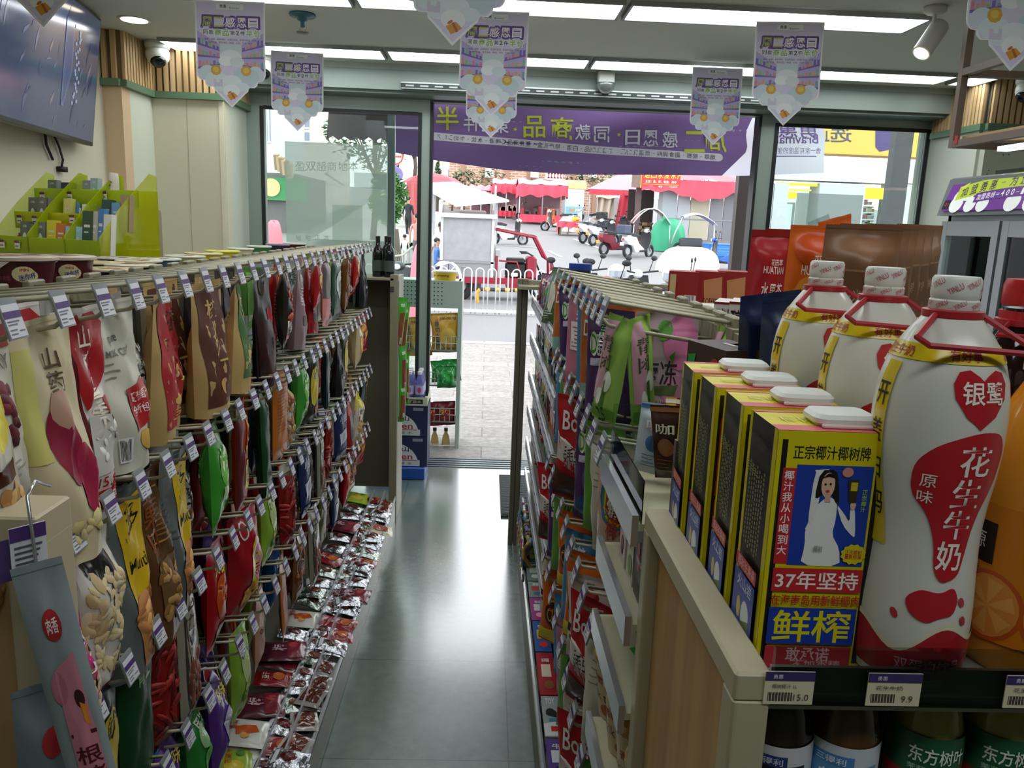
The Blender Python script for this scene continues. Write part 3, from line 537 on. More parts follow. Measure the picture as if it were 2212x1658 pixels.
# ---- buildings
def bld(label, x0, x1, ytop, Y, h, wins, dep=6, wm='#8a95a4'):
    a, c = onY(x0, ytop, Y), onY(x1, ytop, Y); t = thing('building', label, 'building', (a.x, Y, gz(Y))); z = a.z-gz(Y); MB().box(0, 0, 0, c.x-a.x, dep, z, M(h, .7)).build('wall', t)
    for (u0, v0, u1, v1) in wins:
        p, q2 = onY(u0, v0, Y), onY(u1, v1, Y); b = MB(); x, xx, zz, z1 = p.x-a.x, q2.x-a.x, q2.z-gz(Y), p.z-gz(Y); b.box(x, -.04, zz, xx, 0, z1, M(wm, .25)); b.box(x, -.08, zz-.08, xx, -.0, zz, M('#e6e2de', .6)); b.box((x+xx)/2-.04, -.07, zz, (x+xx)/2+.04, -.04, z1, M('#d9d6d2', .6)); b.build('window', t)
    return t
bld('tall pale apartment building with balconies beyond the left window', 578, 716, 120, 48, '#d9cdc6', [(600, 250, 628, 282), (646, 252, 668, 275), (646, 285, 668, 305), (600, 290, 628, 320), (600, 150, 628, 235), (646, 160, 668, 240), (696, 262, 699, 276), (703, 264, 706, 278)])
bld('narrow white building at the far left of the left window', 560, 592, 100, 40, '#cfd3d8', [(576, 232, 585, 305), (576, 140, 585, 225)])
t = bld('low green and grey shop row at the left window edge', 560, 640, 372, 34, '#6d6a6a', [])
p = onY(588, 405, 33.8); MB().box(p.x-1.2-t.location.x, -.3, p.z-.5-t.location.z, p.x+1.4-t.location.x, -.1, p.z+.4-t.location.z, M('#3a8a55', .6)).build('green_fascia', t); b = MB(); b.at(p.x-t.location.x, -.32, p.z-t.location.z, 0, R(90)).lathe([(.001, 0), (.36, 0), (.36, .03)], M('#e3c08a', .6), 20); b.build('round_sign', t)
p = onY(600, 350, 33); b = MB()
for i in range(6): b.at(p.x+.1*i-t.location.x, -1.1, p.z-t.location.z-.06*i, 0, R(20)).box(-.1, -.1, -.3, .1, .1, .3, M('#c2a988' if i % 2 else '#9a8468', .7))
b.build('tiled_eave', t)
bld('white house with a window behind the cypress', 905, 992, 300, 60, '#ddd9d0', [(968, 366, 980, 384), (915, 350, 925, 380)])
a, c = onY(972, 300, 56), onY(1345, 300, 56); b = MB().box(a.x, 56, 0, c.x, 56.5, a.z, brick('#b98d74', '#a87a62', '#cdb7a6', .5, .16, .03, axes=('X', 'Z'), noise=.5)); q2 = random.Random(4)
for i in range(7): x = onY(1000+i*48, 350, 56).x; b.box(x-.15, 55.85, 2, x+.15, 56, a.z, M('#a3806a', .8))
tag(b.build('brick_building'), 'long red brick building behind the market stalls', 'building')
for i, x in enumerate((1057, 1155, 1280)): p = onY(x, 374, 55.7); tag(MB().rbox(p.x-.28, 55.5, p.z-.3, p.x+.28, 55.84, p.z+.3, M('#e3e1dd', .5), .03).build('air_conditioner_unit'), 'white air conditioner unit on the brick building, %s from the left' % ORD[i], 'air conditioner', 'air conditioners on the brick wall')
for i, (x, y, r, lb) in enumerate(((1003, 390, .8, 'green shrub before the brick wall right of the cypress'), (1062, 395, 1.0, 'green shrub in the middle of the brick wall'), (1300, 385, 1.0, 'green shrub by the brick wall behind the red tent'), (978, 398, .55, 'green shrub at the left foot of the brick wall'), (1235, 384, .8, 'dark green creeper plant above the food truck'))): bush(lb, x, y, 53+i*.2, r, r*.9, 320, DKG, .12)
p = onY(946, 350, 50); t = thing('cypress', 'dark pointed cypress left of the brick building', 'tree', (p.x, 50, gz(50))); hh = p.z-gz(50); MB().tube([(0, 0, 0), (0, 0, hh*.6)], .1, BARK).build('trunk', t); b = MB()
for k in range(14): leaves(b, (0, 0, hh*(.3+.05*k)), (.05+.05*(14-k), .05+.05*(14-k), .3), 70, DKG, .08, q)
b.build('crown', t)
p = onY(1200, 379, 50); b = MB(); b.box(p.x-.6, 50, p.z-.25, p.x+.6, 50.1, p.z+.28, M('#efe6e2', .6)); b.box(p.x-.62, 50, p.z+.35, p.x+.62, 50.1, p.z+.6, M('#e0cfcb', .6))
for i in range(6): x = p.x-.48+i*.19; b.box(x, 49.97, p.z-.16, x+.13, 50, p.z-.1, M('#8c2430', .6)); b.box(x+.03, 49.97, p.z-.16, x+.07, 50, p.z+.18, M('#8c2430', .6)); b.box(x, 49.97, p.z+.08, x+.13, 50, p.z+.13, M('#8c2430', .6))
tag(b.build('shop_sign'), 'white sign with dark red characters above the red stall', 'sign')
# ---- people
def person(label, base, h, top, legs, rz=0, walk=0, arm=0, skirt=None, hairc='#1d1917'):
    s = h/1.75; P = {}; E = []
    def J(k, x, y, z, r, par=None): P[k] = (Vector((x, y, z))*s, r*s, len(P)); (E.append((P[par][2], P[k][2])) if par else None)
    J('pel', 0, 0, .95, .125); J('wai', 0, .0, 1.1, .115, 'pel'); J('che', 0, .0, 1.32, .135, 'wai'); J('nec', 0, 0, 1.47, .055, 'che'); J('hd0', 0, -.015, 1.56, .075, 'nec'); J('hd', 0, -.02, 1.65, .095, 'hd0'); J('tp', 0, -.01, 1.73, .06, 'hd')
    for sd, w in ((-1, walk), (1, -walk)):
        J('hp%d' % sd, sd*.09, 0, .88, .1, 'pel'); J('kn%d' % sd, sd*.1, -.02+w*.12, .5, .06, 'hp%d' % sd); J('an%d' % sd, sd*.1, w*.26, .09, .04, 'kn%d' % sd); J('to%d' % sd, sd*.11, w*.26-.15, .04, .035, 'an%d' % sd)
        J('sh%d' % sd, sd*.19, 0, 1.39, .06, 'che'); J('el%d' % sd, sd*.24, .02-w*.08, 1.12, .043, 'sh%d' % sd); J('wr%d' % sd, sd*.24, -.05-w*.16-arm*.2, .88+arm*.2, .03, 'el%d' % sd); J('hn%d' % sd, sd*.235, -.08-w*.18-arm*.24, .79+arm*.22, .028, 'wr%d' % sd)
    me = bpy.data.meshes.new('person'); me.from_pydata([tuple(v[0]) for v in P.values()], E, []); o = bpy.data.objects.new('person', me); COL.objects.link(o)
    mo = o.modifiers.new('s', 'SKIN'); sv = me.skin_vertices[0].data
    for v in P.values(): sv[v[2]].radius = (v[1], v[1]*.85)
    sv[0].use_root = True; o.modifiers.new('d', 'SUBSURF').levels = 2; o.modifiers['d'].render_levels = 2
    dg = bpy.context.evaluated_depsgraph_get(); m2 = bpy.data.meshes.new_from_object(o.evaluated_get(dg)); o.modifiers.clear(); o.data = m2
    m2.materials.clear(); [m2.materials.append(m) for m in (M('#c99a80', .6), M(top, .8), M(legs, .8), M('#2a2626', .7))]
    for f in m2.polygons:
        z = f.center.z/s; x = abs(f.center.x)/s; f.material_index = 3 if z < .07 else (0 if z > 1.46 or (x > .19 and z < 1.02+arm*.12) or (skirt and z < .5) else (1 if z > (.93 if not skirt else .45) else 2)); f.use_smooth = True
    o.location = base; o.rotation_euler.z = rz; tag(o, label, 'person')
    b = MB(); b.ball((0, .012*s, 1.685*s), (.1*s, .105*s, .085*s), M(hairc, .6), 12, 8)
    if skirt: b.ball((0, .075*s, 1.58*s), (.08*s, .05*s, .16*s), M(hairc, .6), 10, 6)
    b.build('hair', o, 1); b = MB()
    for sx_ in (-1, 1): b.ball((sx_*.033*s, -.1*s, 1.652*s), .011*s, M('#1a1512', .3), 6, 4); b.ball((sx_*.095*s, -.01*s, 1.64*s), (.014*s, .022*s, .03*s), M('#c99a80', .6), 6, 5)
    b.ball((0, -.108*s, 1.625*s), (.013*s, .018*s, .018*s), M('#c99a80', .6), 6, 5); b.ball((0, -.095*s, 1.588*s), (.026*s, .01*s, .007*s), M('#9a4a44', .6), 8, 4); b.build('face', o, 1)
person('standing person with black hair and white top beside the white canopy cart', onY(953, 520, 21).xy.to_3d()+Vector((0, 0, gz(21))), 1.62, '#e3ddd6', '#d9cfc6', R(200), .2, .4, True)
person('person in a pink top and grey trousers walking up the pavement', onY(902, 520, 24).xy.to_3d()+Vector((0, 0, gz(24))), 1.62, '#d59a94', '#77747a', R(180), .5)
person('person in dark clothes standing on the pavement beside the bush', onY(882, 460, 33).xy.to_3d()+Vector((0, 0, gz(33))), 1.7, '#2f3038', '#26262c', R(150), .3)
person('small child in white clothes on the pavement', onY(874, 515, 24).xy.to_3d()+Vector((0, 0, gz(24))), 1.0, '#e8e6e4', '#dcdad8', R(190), .4)
person('person in a blue shirt bending behind the tricycle box', onY(944, 545, 20).xy.to_3d()+Vector((0, 0, gz(20))), 1.3, '#4a78c0', '#3a3a46', R(90), .2, .6)
# ================================================================ market across the road
RED, RED2, PINK = M('#dc4a60', .6), M('#c23a4c', .65), M('#e58a98', .6)
STEEL = M('#b9bcbf', .35, .7); BLK = M('#1c1c1f', .5); TYRE = M('#232325', .8); GREY = M('#9a9ca0', .5)
def wheel(b, x, z, r, y=0, w=.05, sp=0):
    P = [(x+r*math.cos(R(a)), y, z+r*math.sin(R(a))) for a in range(0, 360, 18)]; b.tube(P, w*.5, TYRE, 7, closed=True)
    if sp:
        for a in range(0, 360, 30): b.tube([(x, y, z), (x+r*.9*math.cos(R(a)), y, z+r*.9*math.sin(R(a)))], .006, STEEL, 4)
    else: b.at(x, y, z, 0, R(90)); b.lathe([(.001, -w*.3), (r*.62, -w*.3), (r*.62, w*.3), (.001, w*.3)], GREY, 14); b.T = Matrix.Identity(4)
def scooter(p, rz, h, label, box=None, h2='#26262a', s=1., tall=0):
    """x points forward; parts: wheels, body, seat, shield, handlebar, lamp, mirrors, optional top case"""
    t = thing('scooter', label, 'scooter', p, rz, 'parked scooters'); t.scale = (s, s, s); c, d = M(h, .3), M(h2, .45)
    b = MB(); wheel(b, -.62, .22, .2, 0, .1); b.build('wheel', t, 2); b = MB(); wheel(b, .62, .22, .2, 0, .09); b.build('wheel', t, 2)
    b = MB(); S = [(-.86, .62), (-.78, .8), (-.3, .74), (-.12, .5), (.2, .3), (.24, .2), (-.3, .18), (-.46, .42), (-.7, .46)]; b.prism([(x, z) for x, z in S], -.13, .13, c); b.v = [(x, -z, y) for x, y, z in b.v]; b.build('body', t, bev=.02)
    b = MB(); b.prism([(-.8, .8), (-.74, .88), (-.35, .86), (-.12, .8), (-.16, .72), (-.5, .74)], -.14, .14, d); b.v = [(x, -z, y) for x, y, z in b.v]; b.build('seat', t, bev=.02)
    b = MB(); b.grid(lambda u, v: (.3+.22*v-.5*v*v*.3+.06*math.cos((u-.5)*2.6), (u-.5)*.42*(.7+.5*math.sin(v*2.6)), .28+.66*v), 8, 8, c); b.grid(lambda u, v: (.27+.22*v-.5*v*v*.3+.06*math.cos((u-.5)*2.6), (u-.5)*.42*(.7+.5*math.sin(v*2.6)), .28+.66*v), 8, 8, d); b.prism([(.2, .2), (.24, .3), (-.1, .26), (-.1, .2)], -.16, .16, d)
    b.v[-8:] = [(x, -z, y) for x, y, z in b.v[-8:]]; b.build('leg_shield', t, 1)
    b = MB(); b.tube([(.62, .06, .22), (.46, .06, .7)], .02, STEEL); b.tube([(.62, -.06, .22), (.46, -.06, .7)], .02, STEEL); b.grid(lambda u, v: (.62+.25*math.cos(R(20+150*u)), (v-.5)*.13, .22+.25*math.sin(R(20+150*u))), 8, 3, c); b.build('fork', t, 1)
    b = MB(); b.tube([(.26, -.34, 1.02), (.34, -.2, 1.0), (.4, 0, .97), (.34, .2, 1.0), (.26, .34, 1.02)], .016, BLK); b.ball((.42, 0, .96), (.1, .12, .08), c, 10, 6); b.build('handlebar', t, 1)
    b = MB(); b.ball((.5, 0, .95), (.04, .07, .05), M('#e9e9e4', .1), 10, 6); b.build('headlight', t, 1)
    for sd in (-1, 1): b = MB(); b.tube([(.34, sd*.2, 1.0), (.32, sd*.26, 1.2)], .008, BLK, 5); b.ball((.32, sd*.28, 1.23), (.02, .07, .045), BLK, 10, 6); b.build('mirror', t, 1)
    b = MB(); b.tube([(-.6, -.13, .78), (-.95, -.12, .8), (-.95, .12, .8), (-.6, .13, .78)], .014, STEEL); b.box(-.92, -.03, .6, -.88, .03, .68, M('#a33', .4) if 0 else M('#b03030', .4)); b.box(-.95, -.09, .42, -.94, .09, .54, M('#d8a04a' if not box else '#e2e4e6', .4)); b.build('rack', t)
    if box: MB().rbox(-1.08, -.2, .83, -.68, .2, 1.15, M(box, .4), .04).build('top_case', t)
    return t
def bpos(x, y): p = onG(x, y); return (p.x, p.y, p.z)
# tricycle with its box body
X0 = onY(950, 600, 18).x; t = thing('cargo_tricycle', 'red cargo tricycle with a tall grey box body parked behind the railing', 'tricycle', (X0, 18, -.02)); MAR = M('#8e1f33', .35); GB = M('#8f9094', .45, .2)
z0, z1 = .52, onY(1000, 470, 18).z+.02; L = onY(1068, 500, 18).x-X0
b = MB(); b.box(0, 0, z0, L, 1.1, z1, GB); b.box(.07, -.006, z0+.36, L-.07, 0, z1-.05, M('#97979b', .4, kind='noise')); 
for x in (.03, L-.03): b.box(x-.03, -.02, z0, x+.03, 0, z1, M('#c9cacc', .4))
b.box(0, -.02, z0+.3, L, 0, z0+.34, M('#8a8b8f', .4)); b.tube([(L*.4, -.03, z0+.22), (L*.55, -.03, z0+.22)], .012, STEEL); b.tube([(L*.45, -.03, z0+.1), (L*.45, -.03, z0+.25)], .01, STEEL); b.build('box_body', t)
MB().box(-.06, -.1, z1, L+.06, 1.2, z1+.09, M('#d9dadc', .4)).build('box_roof', t)
b = MB(); b.box(-.02, -.03, .38, L+.9, 1.1, .52, MAR); b.box(L+.05, 0, .52, L+.1, 1.1, 1.0, MAR); b.box(L+.3, -.02, .3, L+.62, 1.05, .5, MAR); b.build('chassis', t)
b = MB(); wheel(b, .42, .3, .26, .1, .16); b.build('wheel', t, 2); b = MB(); wheel(b, .42, .3, .26, 1.0, .16); b.build('wheel', t, 2); b = MB(); wheel(b, L+1.15, .28, .25, .55, .12); b.build('wheel', t, 2)
b = MB(); b.rbox(L+.28, .25, .52, L+.75, .85, .85, BLK, .05); b.rbox(L+.3, .2, .85, L+.72, .9, .95, M('#26262a', .6), .04); b.build('seat', t)
cx = L+.02; zr = onY(1080, 488, 18).z; b = MB(); b.grid(lambda u, v: (cx+.95*u+.0, -.02+1.14*v, zr-.02-.16*u*u), 8, 4, M('#e59aa8', .35)); b.grid(lambda u, v: (cx+.95*u+.0, -.02+1.14*v, zr-.06-.16*u*u), 8, 4, MAR); b.box(cx, -.03, zr-.08, cx+.9, -.01, zr-.02, MAR) if 0 else None
b.build('cab_roof', t, 1)
b = MB()
for y in (0, 1.1): b.tube([(cx, y, zr-.05), (cx+.9, y, zr-.2), (cx+1.15, y, zr-.65), (cx+1.28, y, .9), (cx+1.3, y, .5)], .035, MAR, 8)
for y in (0, 1.1): b.tube([(cx, y, .9), (cx, y, zr)], .025, STEEL)
b.tube([(cx+.1, -.02, .9), (cx+.5, -.02, .88), (cx+.6, -.02, .6)], .02, MAR); b.build('cab_frame', t, 1)
b = MB(); b.grid(lambda u, v: (cx+1.15+.16*math.sin(u*1.6), .1+.9*v, zr-.66-(zr-1.56)*u), 6, 4, M('#cfd6d8', .05, kind='glass')); b.build('windscreen', t, 1)
b = MB(); b.tube([(cx+1.12, .55, .5), (cx+.9, .55, 1.0), (cx+.75, .25, 1.08), (cx+.6, .12, 1.08)], .02, BLK); b.tube([(cx+.9, .55, 1.0), (cx+.75, .85, 1.08), (cx+.6, .98, 1.08)], .02, BLK); b.build('handlebar', t, 1)
b = MB(); b.rbox(L+.75, .15, .5, L+.98, .95, 1.0, MAR, .06); b.build('front_panel', t); MB().box(L+.4, -.03, .56, L+.55, -.02, .64, M('#e6e6e2', .4)).build('badge_plate', t)
p = onY(960, 560, 16.6); b = MB(); b.grid(lambda u, v: (p.x-.35+.72*u+.02*math.sin(v*9), 16.3+.6*v, .28+.62*(math.sin(math.pi*min(1, max(0, u*.98+.01)))**.3)*(.93+.07*math.sin(u*11+v*6))), 14, 8, M('#dfe2ea', .5)); b.box(p.x-.34, 16.32, -.02, p.x+.35, 16.88, .45, M('#cfd3de', .6)); b.tube([(p.x+.1, 16.29, .1), (p.x+.1, 16.29, .85)], .006, BLK); tag(b.build('wrapped_goods', smooth=2), 'white wrapped bundle standing left of the tricycle box', 'bundle')
# white canopy cart
Y0 = 22; t = thing('canopy_cart', 'market cart under a sloping white canopy behind the tricycle', 'market cart', (0, Y0, gz(Y0))); g0 = gz(Y0)
A = [onY(925, 394, 26), onY(982, 392, 26), onY(1100, 432, Y0+1.5), onY(985, 442, Y0-1), onY(925, 408, Y0)]
b = MB(); pts = [(p.x, p.y-Y0, p.z-g0) for p in A]; b.poly(pts, M('#f1f2f2', .5)); b.poly([(x, y, z-.05) for x, y, z in pts[::-1]], M('#dcdedf', .6)); n = len(pts)
for i in range(n): a, c = pts[i], pts[(i+1) % n]; b.quad(a, (a[0], a[1], a[2]-.05), (c[0], c[1], c[2]-.05), c, M('#e4e6e6', .6))
b.build('canopy', t)
for x, y, z in [(pts[3][0]+.15, pts[3][1]+.1, pts[3][2]), (pts[2][0]-.35, pts[2][1]-.2, pts[2][2]), (pts[4][0]+.1, 1, pts[4][2]+.1), (.2, 3.2, pts[1][2]-.1)]: MB().box(x-.03, y-.03, 0, x+.03, y+.03, z, M('#aeb4b6', .4, .5)).build('post', t)
p = onY(990, 470, Y0+1); MB().box(p.x-.6, .3, .65, p.x+1.2, 1.3, .85, M('#b4b8ba', .4, .4)).build('counter', t); MB().box(p.x-.5, .4, .1, p.x+1.1, 1.2, .65, M('#8b8d90', .5)).build('cabinet', t)
p = onY(1022, 462, 20.5); b = MB().rbox(p.x-.33, 20.2, p.z-.15, p.x+.33, 20.8, p.z+.09, M('#6a5d5c', .5), .05); b.box(p.x-.25, 20.25, gz(20.5), p.x+.25, 20.75, p.z-.15, M('#55504e', .6)); tag(b.build('cooking_box'), 'brown box stove standing behind the tricycle box', 'stove')
p = onY(900, 418, 36); b = MB(); b.grid(lambda u, v: (p.x-.45+.9*u, 36+.1*math.sin(u*14), gz(36)+(p.z+.5-gz(36))*v), 14, 4, M('#c9676c', .7)); b.box(p.x-.45, 36.2, gz(36), p.x+.55, 37.5, p.z+.5, M('#a14a50', .7)); tag(b.build('cloth_stall', smooth=2), 'stall wrapped in faded red cloth beside the far pavement', 'stall')
p = onY(935, 391, 40); b = MB(); b.lathe([(1.5, 0), (1.1, .25), (.5, .42), (.001, .48)], M('#c64a56', .6), 8, p.x, 40, p.z-.1); b.tube([(p.x, 40, gz(40)), (p.x, 40, p.z+.3)], .03, STEEL); tag(b.build('market_umbrella'), 'red market umbrella showing over the white canopy', 'umbrella')
# red stalls
def stall(label, x0, x1, ytop, yval, ysk, ybase, Y, dep, skirt=True, plastic=True):
    a, c = onY(x0, ytop, Y), onY(x1, ytop, Y); g = gz(Y); w = c.x-a.x; zt, zv, zs = a.z-g, onY(x0, yval, Y).z-g, onY(x0, ysk, Y).z-g
    t = thing('market_stall', label, 'market stall', (a.x, Y, g)); 
    b = MB(); nu = 24; b.grid(lambda u, v: (-.1+(w+.2)*u, -.2+(dep+.4)*v, zt-.3+.38*math.sin(math.pi*v)**.7+.06*math.sin(u*17)), nu, 8, lambda u, v: PINK if v < .8 else RED); b.build('canopy', t, 1)
    b = MB(); b.grid(lambda u, v: (-.1+(w+.2)*u, -.22-.05*math.sin(u*30)*v, zt-.28-(zt-.28-zv)*v*(.9+.1*math.sin(u*19))), nu*2, 4, RED); b.grid(lambda u, v: (-.1, -.2+(dep+.4)*u, zt-.28-(zt-.28-zv)*v), 6, 2, RED); b.grid(lambda u, v: (w+.1, -.2+(dep+.4)*u, zt-.28-(zt-.28-zv)*v), 6, 2, RED); b.build('valance', t, 1)
    for x in (0, w*.5, w):
        for y in (0, dep): MB().box(x-.03, y-.03, 0, x+.03, y+.03, zt-.2, STEEL).build('post', t)
    if skirt: b = MB(); b.grid(lambda u, v: (w*u, -.06+.05*math.sin(u*34), .12+(zs-.12)*v), 40, 3, RED); b.build('skirt', t, 1); MB().box(.02, .05, zs-.08, w-.02, dep*.6, zs, M('#cfc7c2', .6)).build('counter', t)
    if plastic: MB().box(.05, -.04, zs, w-.05, -.035, zv+.1, M('#f2eaec', .1, kind='film')).build('plastic_curtain', t)
    b = MB(); b.box(0, dep-.05, .1, w, dep, zt-.3, M('#8d6a74', .7)); q3 = random.Random(x0)
    for i in range(12): x = q3.random()*w*.85; b.box(x, dep*.35, zs, x+.2, dep*.5, zs+.15+.35*q3.random(), M(q3.choice(['#b9a9a4', '#7c5a62', '#c94a5a', '#6d6670', '#d9c9be']), .6))
    b.build('goods', t)
stall('large red canopied market stall with clear plastic curtains', 1124, 1224, 386, 425, 462, 480, 44, 3.5); stall('red stall canopy left of the large red stall', 1068, 1122, 386, 418, 454, 471, 48, 3, True, False); stall('small far red stall behind the white canopy', 1018, 1062, 401, 410, 440, 452, 50, 2, False, False)
# food truck
Y = 49; a, c = onY(1222, 406, Y), onY(1263, 406, Y); g = gz(Y); w = c.x-a.x; t = thing('food_truck', 'pale blue food truck with a rounded orange roof', 'food truck', (a.x, Y, g)); zt = a.z-g
b = MB(); b.rbox(0, 0, .35, w, 2.2, zt, M('#bfe0e8', .4), .1); b.box(-.01, -.01, .35, w+.01, .3, zt*.42, M('#7fbfd6', .4)); b.box(w*.22, -.02, zt*.45, w*.88, 0, zt*.96, M('#d3ecef', .3)); b.build('body', t)
b = MB(); b.grid(lambda u, v: (-.12+(w+.24)*u, .0+1.9*(1-math.cos(math.pi*v))*.5, zt-.02+.55*math.sin(math.pi*v)), 2, 10, M('#dba56a', .5)); b.add([(-.12, .0+1.9*(1-math.cos(math.pi*i/10))*.5, zt-.02+.55*math.sin(math.pi*i/10)) for i in range(11)], [tuple(range(11))], M('#e6b888', .5)); b.build('roof', t, 1)
b = MB(); fn = plane_fn((0, -.03, 0), (1, 0, 0), (0, 0, 1), (0, -1, 0)); q3 = random.Random(8)
for i in range(7): x = w*.2+i*w*.11; b.d_poly(fn, [(x, zt*(.24+.06*q3.random())), (x+.12, zt*.3), (x+.18, zt*(.38+.05*q3.random())), (x+.05, zt*.33)], M(q3.choice(['#e59a3a', '#f0f0ea', '#e0703a']), .5))
b.build('graffiti', t); b = MB(); wheel(b, w*.25, .25, .24, .1, .16); b.build('wheel', t); b = MB(); wheel(b, w*.8, .25, .24, .1, .16); b.build('wheel', t)
# flat cart, chair, bins, curtain
p = onG(1222, 508); t = thing('flat_cart', 'two-wheeled wooden cart under a red cloth with a yellow bundle', 'cart', p); k = p.y/F
b = MB(); b.grid(lambda u, v: (-.35*1+1.45*u-.05, -.45+.9*v, .62+.02*math.sin(u*9+v*5)), 10, 6, M('#e27a86', .6)); b.grid(lambda u, v: (-.4+1.45*u, -.46-.04*math.sin(u*20)*v, .62-.26*v), 30, 3, RED); b.grid(lambda u, v: (-.41, -.46+.9*u, .62-.5*v), 6, 3, RED); b.build('red_cloth', t, 1)
b = MB(); b.grid(lambda u, v: (-.25+1.2*u, -.44+.03*math.sin(u*25), .38-.22*v), 24, 3, M('#d6cfc6', .7)); b.build('white_skirt', t, 1); MB().box(-.4, -.45, .5, 1.1, .45, .6, M('#6a543e', .7)).build('bed', t)
for x, y in ((-.3, -.4), (-.3, .4), (.05, -.4)): MB().box(x-.04, y-.04, 0, x+.04, y+.04, .5, M('#75604a', .7)).build('leg', t)
for y in (-.5, .5): b = MB(); wheel(b, .85, .29, .27, y, .05, 1); b.build('wheel', t, 1)
b = MB(); q3 = random.Random(2)
for i in range(9): b.ball((.42+q3.uniform(-.14, .14), q3.uniform(-.15, .1), .72+q3.uniform(-.01, .1)), (.1, .08, .07), M(q3.choice(['#e3c82a', '#d1b41f', '#ead75a']), .5), 8, 5)
tag(b.build('yellow_bundle', loc=p, smooth=1), 'yellow bundle lying on the red-covered cart', 'bundle')
p = onG(1190, 492); t = thing('wooden_chair', 'orange wooden chair standing beside the far white scooter', 'chair', p, R(10)); OC = M('#c9793a', .5); MB().box(-.2, -.2, .42, .2, .2, .46, OC).build('seat', t)
b = MB(); b.box(-.2, .17, .85, .2, .2, .95, OC)
for i in range(5): b.box(-.18+.08*i, .175, .46, -.15+.08*i, .195, .9, OC)
b.build('backrest', t)
for x in (-.18, .18):
    for y in (-.18, .18): MB().box(x-.02, y-.02, 0, x+.02, y+.02, .44 if y < 0 else .95, OC).build('leg', t)
t = thing('wheelie_bin', 'red wheeled rubbish bin before the market hut', 'bin', onG(1340, 494)); b = MB(); b.prism([(-.28, -.28), (.28, -.28), (.28, .28), (-.28, .28)], 0, .85, M('#cf3440', .5)); b.v = [(x*(.75+.25*z/.85), y*(.75+.25*z/.85), z) for x, y, z in b.v]; b.build('body', t, bev=.02); MB().rbox(-.31, -.32, .85, .31, .3, .95, M('#d8404c', .5), .04).build('lid', t)
p = onG(1305, 506); Y = p.y; zt = onY(1300, 425, Y).z-p.z; b = MB(); b.grid(lambda u, v: (-.42+.84*u-.12*v*(u-.5), .12*math.sin(u*15+v*3), zt*(1-v)-.0), 28, 10, M('#c3b5a4', .8)); b.grid(lambda u, v: (-.5+1.1*u, -.2+.4*v, zt-.05+.1*math.sin(v*3.1)+.03*math.sin(u*9)), 12, 6, M('#cdb79a', .8)); b.box(-.45, -.05, 0, -.4, .05, zt, STEEL); b.box(.36, -.05, 0, .4, .05, zt, STEEL)
tag(b.build('draped_cloth_rack', smooth=2, loc=p), 'beige cloth draped over a rack left of the red tent', 'cloth rack'); 
p = onG(1335, 498); tag(MB().box(-.35, .5, 0, .45, .56, onY(1335, 425, p.y).z-p.z, M('#c6c4c8', .6)).build('grey_board', loc=p), 'pale grey board standing behind the red bin', 'board')
# market hut with red tarpaulins
Y = 34; g = gz(Y); a, c = onY(1368, 420, Y), onY(1602, 420, Y); t = thing('market_hut', 'grey panelled market hut with a red tarpaulin awning and open doorway', 'hut', (a.x, Y, g)); w = c.x-a.x; zt = a.z-g+.3
def hx(px): return onY(px, 450, Y).x-a.x
for x0, x1, h_ in ((1430, 1462, '#9ba3a8'), (1464, 1490, '#a4a8ad'), (1492, 1532, '#aaa38e'), (1535, 1562, '#77787d'), (1564, 1602, '#6f7076')): MB().box(hx(x0), 0, .35, hx(x1), .1, zt, M(h_, .45)).build('wall_panel', t)
b = MB(); b.box(hx(1430), -.02, 1.15, hx(1602), 0, 1.2, M('#7d8186', .5)); b.box(hx(1372), -.01, 0, hx(1384), .1, zt, M('#5a4444', .6)); b.box(hx(1422), -.01, 0, hx(1430), .1, zt, M('#8a8d90', .5)); b.box(hx(1430), -.05, 0, hx(1602), .1, .35, M('#7f7b74', .8)); b.build('frame', t)
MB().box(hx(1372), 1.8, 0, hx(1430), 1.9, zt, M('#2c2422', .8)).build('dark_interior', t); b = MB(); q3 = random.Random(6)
for i in range(16): x = hx(1388)+q3.random()*.6; z = .1+q3.random()*.9; b.box(x, 1.0+.3*q3.random(), z, x+.16, 1.4, z+.14, M(q3.choice(['#8a6a48', '#a8845a', '#6a4a34', '#b0a08a']), .7))
b.build('stacked_goods', t)
b = MB(); b.grid(lambda u, v: (hx(1378)+(hx(1606)-hx(1378))*u, -.35-.25*v+.03*math.sin(u*50), zt+.35-.5*v-(.3*math.sin(math.pi*min(1, max(0, (u-.3)/.55))))*v+.05*math.sin(u*31)*v), 60, 6, RED2); b.build('front_tarpaulin', t, 1)
b = MB(); b.grid(lambda u, v: (hx(1365)+(hx(1610)-hx(1365))*u, -.35+3*v, zt+.35+.75*v+.06*math.sin(u*22+v*4)), 40, 6, M('#d3616c', .6)); b.build('roof_tarpaulin', t, 1)
p0 = onY(1425, 388, Y-.5); b = MB(); x0, x1 = onY(1386, 390, Y-.5).x-a.x, onY(1470, 390, Y-.5).x-a.x; zc = p0.z-g; b.box(x0, -.5, zc-.34, x1, -.44, zc+.36, M('#cf2f33', .5)); b.box(x0-.03, -.49, zc-.36, x0, -.43, zc+.38, M('#e0b040', .5)); fn = plane_fn((0, -.505, 0), (1, 0, 0), (0, 0, 1), (0, -1, 0))
for i, ch in enumerate('进口水发水产'): b.d_text(fn, x0+.22+i*.27, zc+.17, .24, ch, M('#f0d23a', .5), 2, .23, bold=.02)
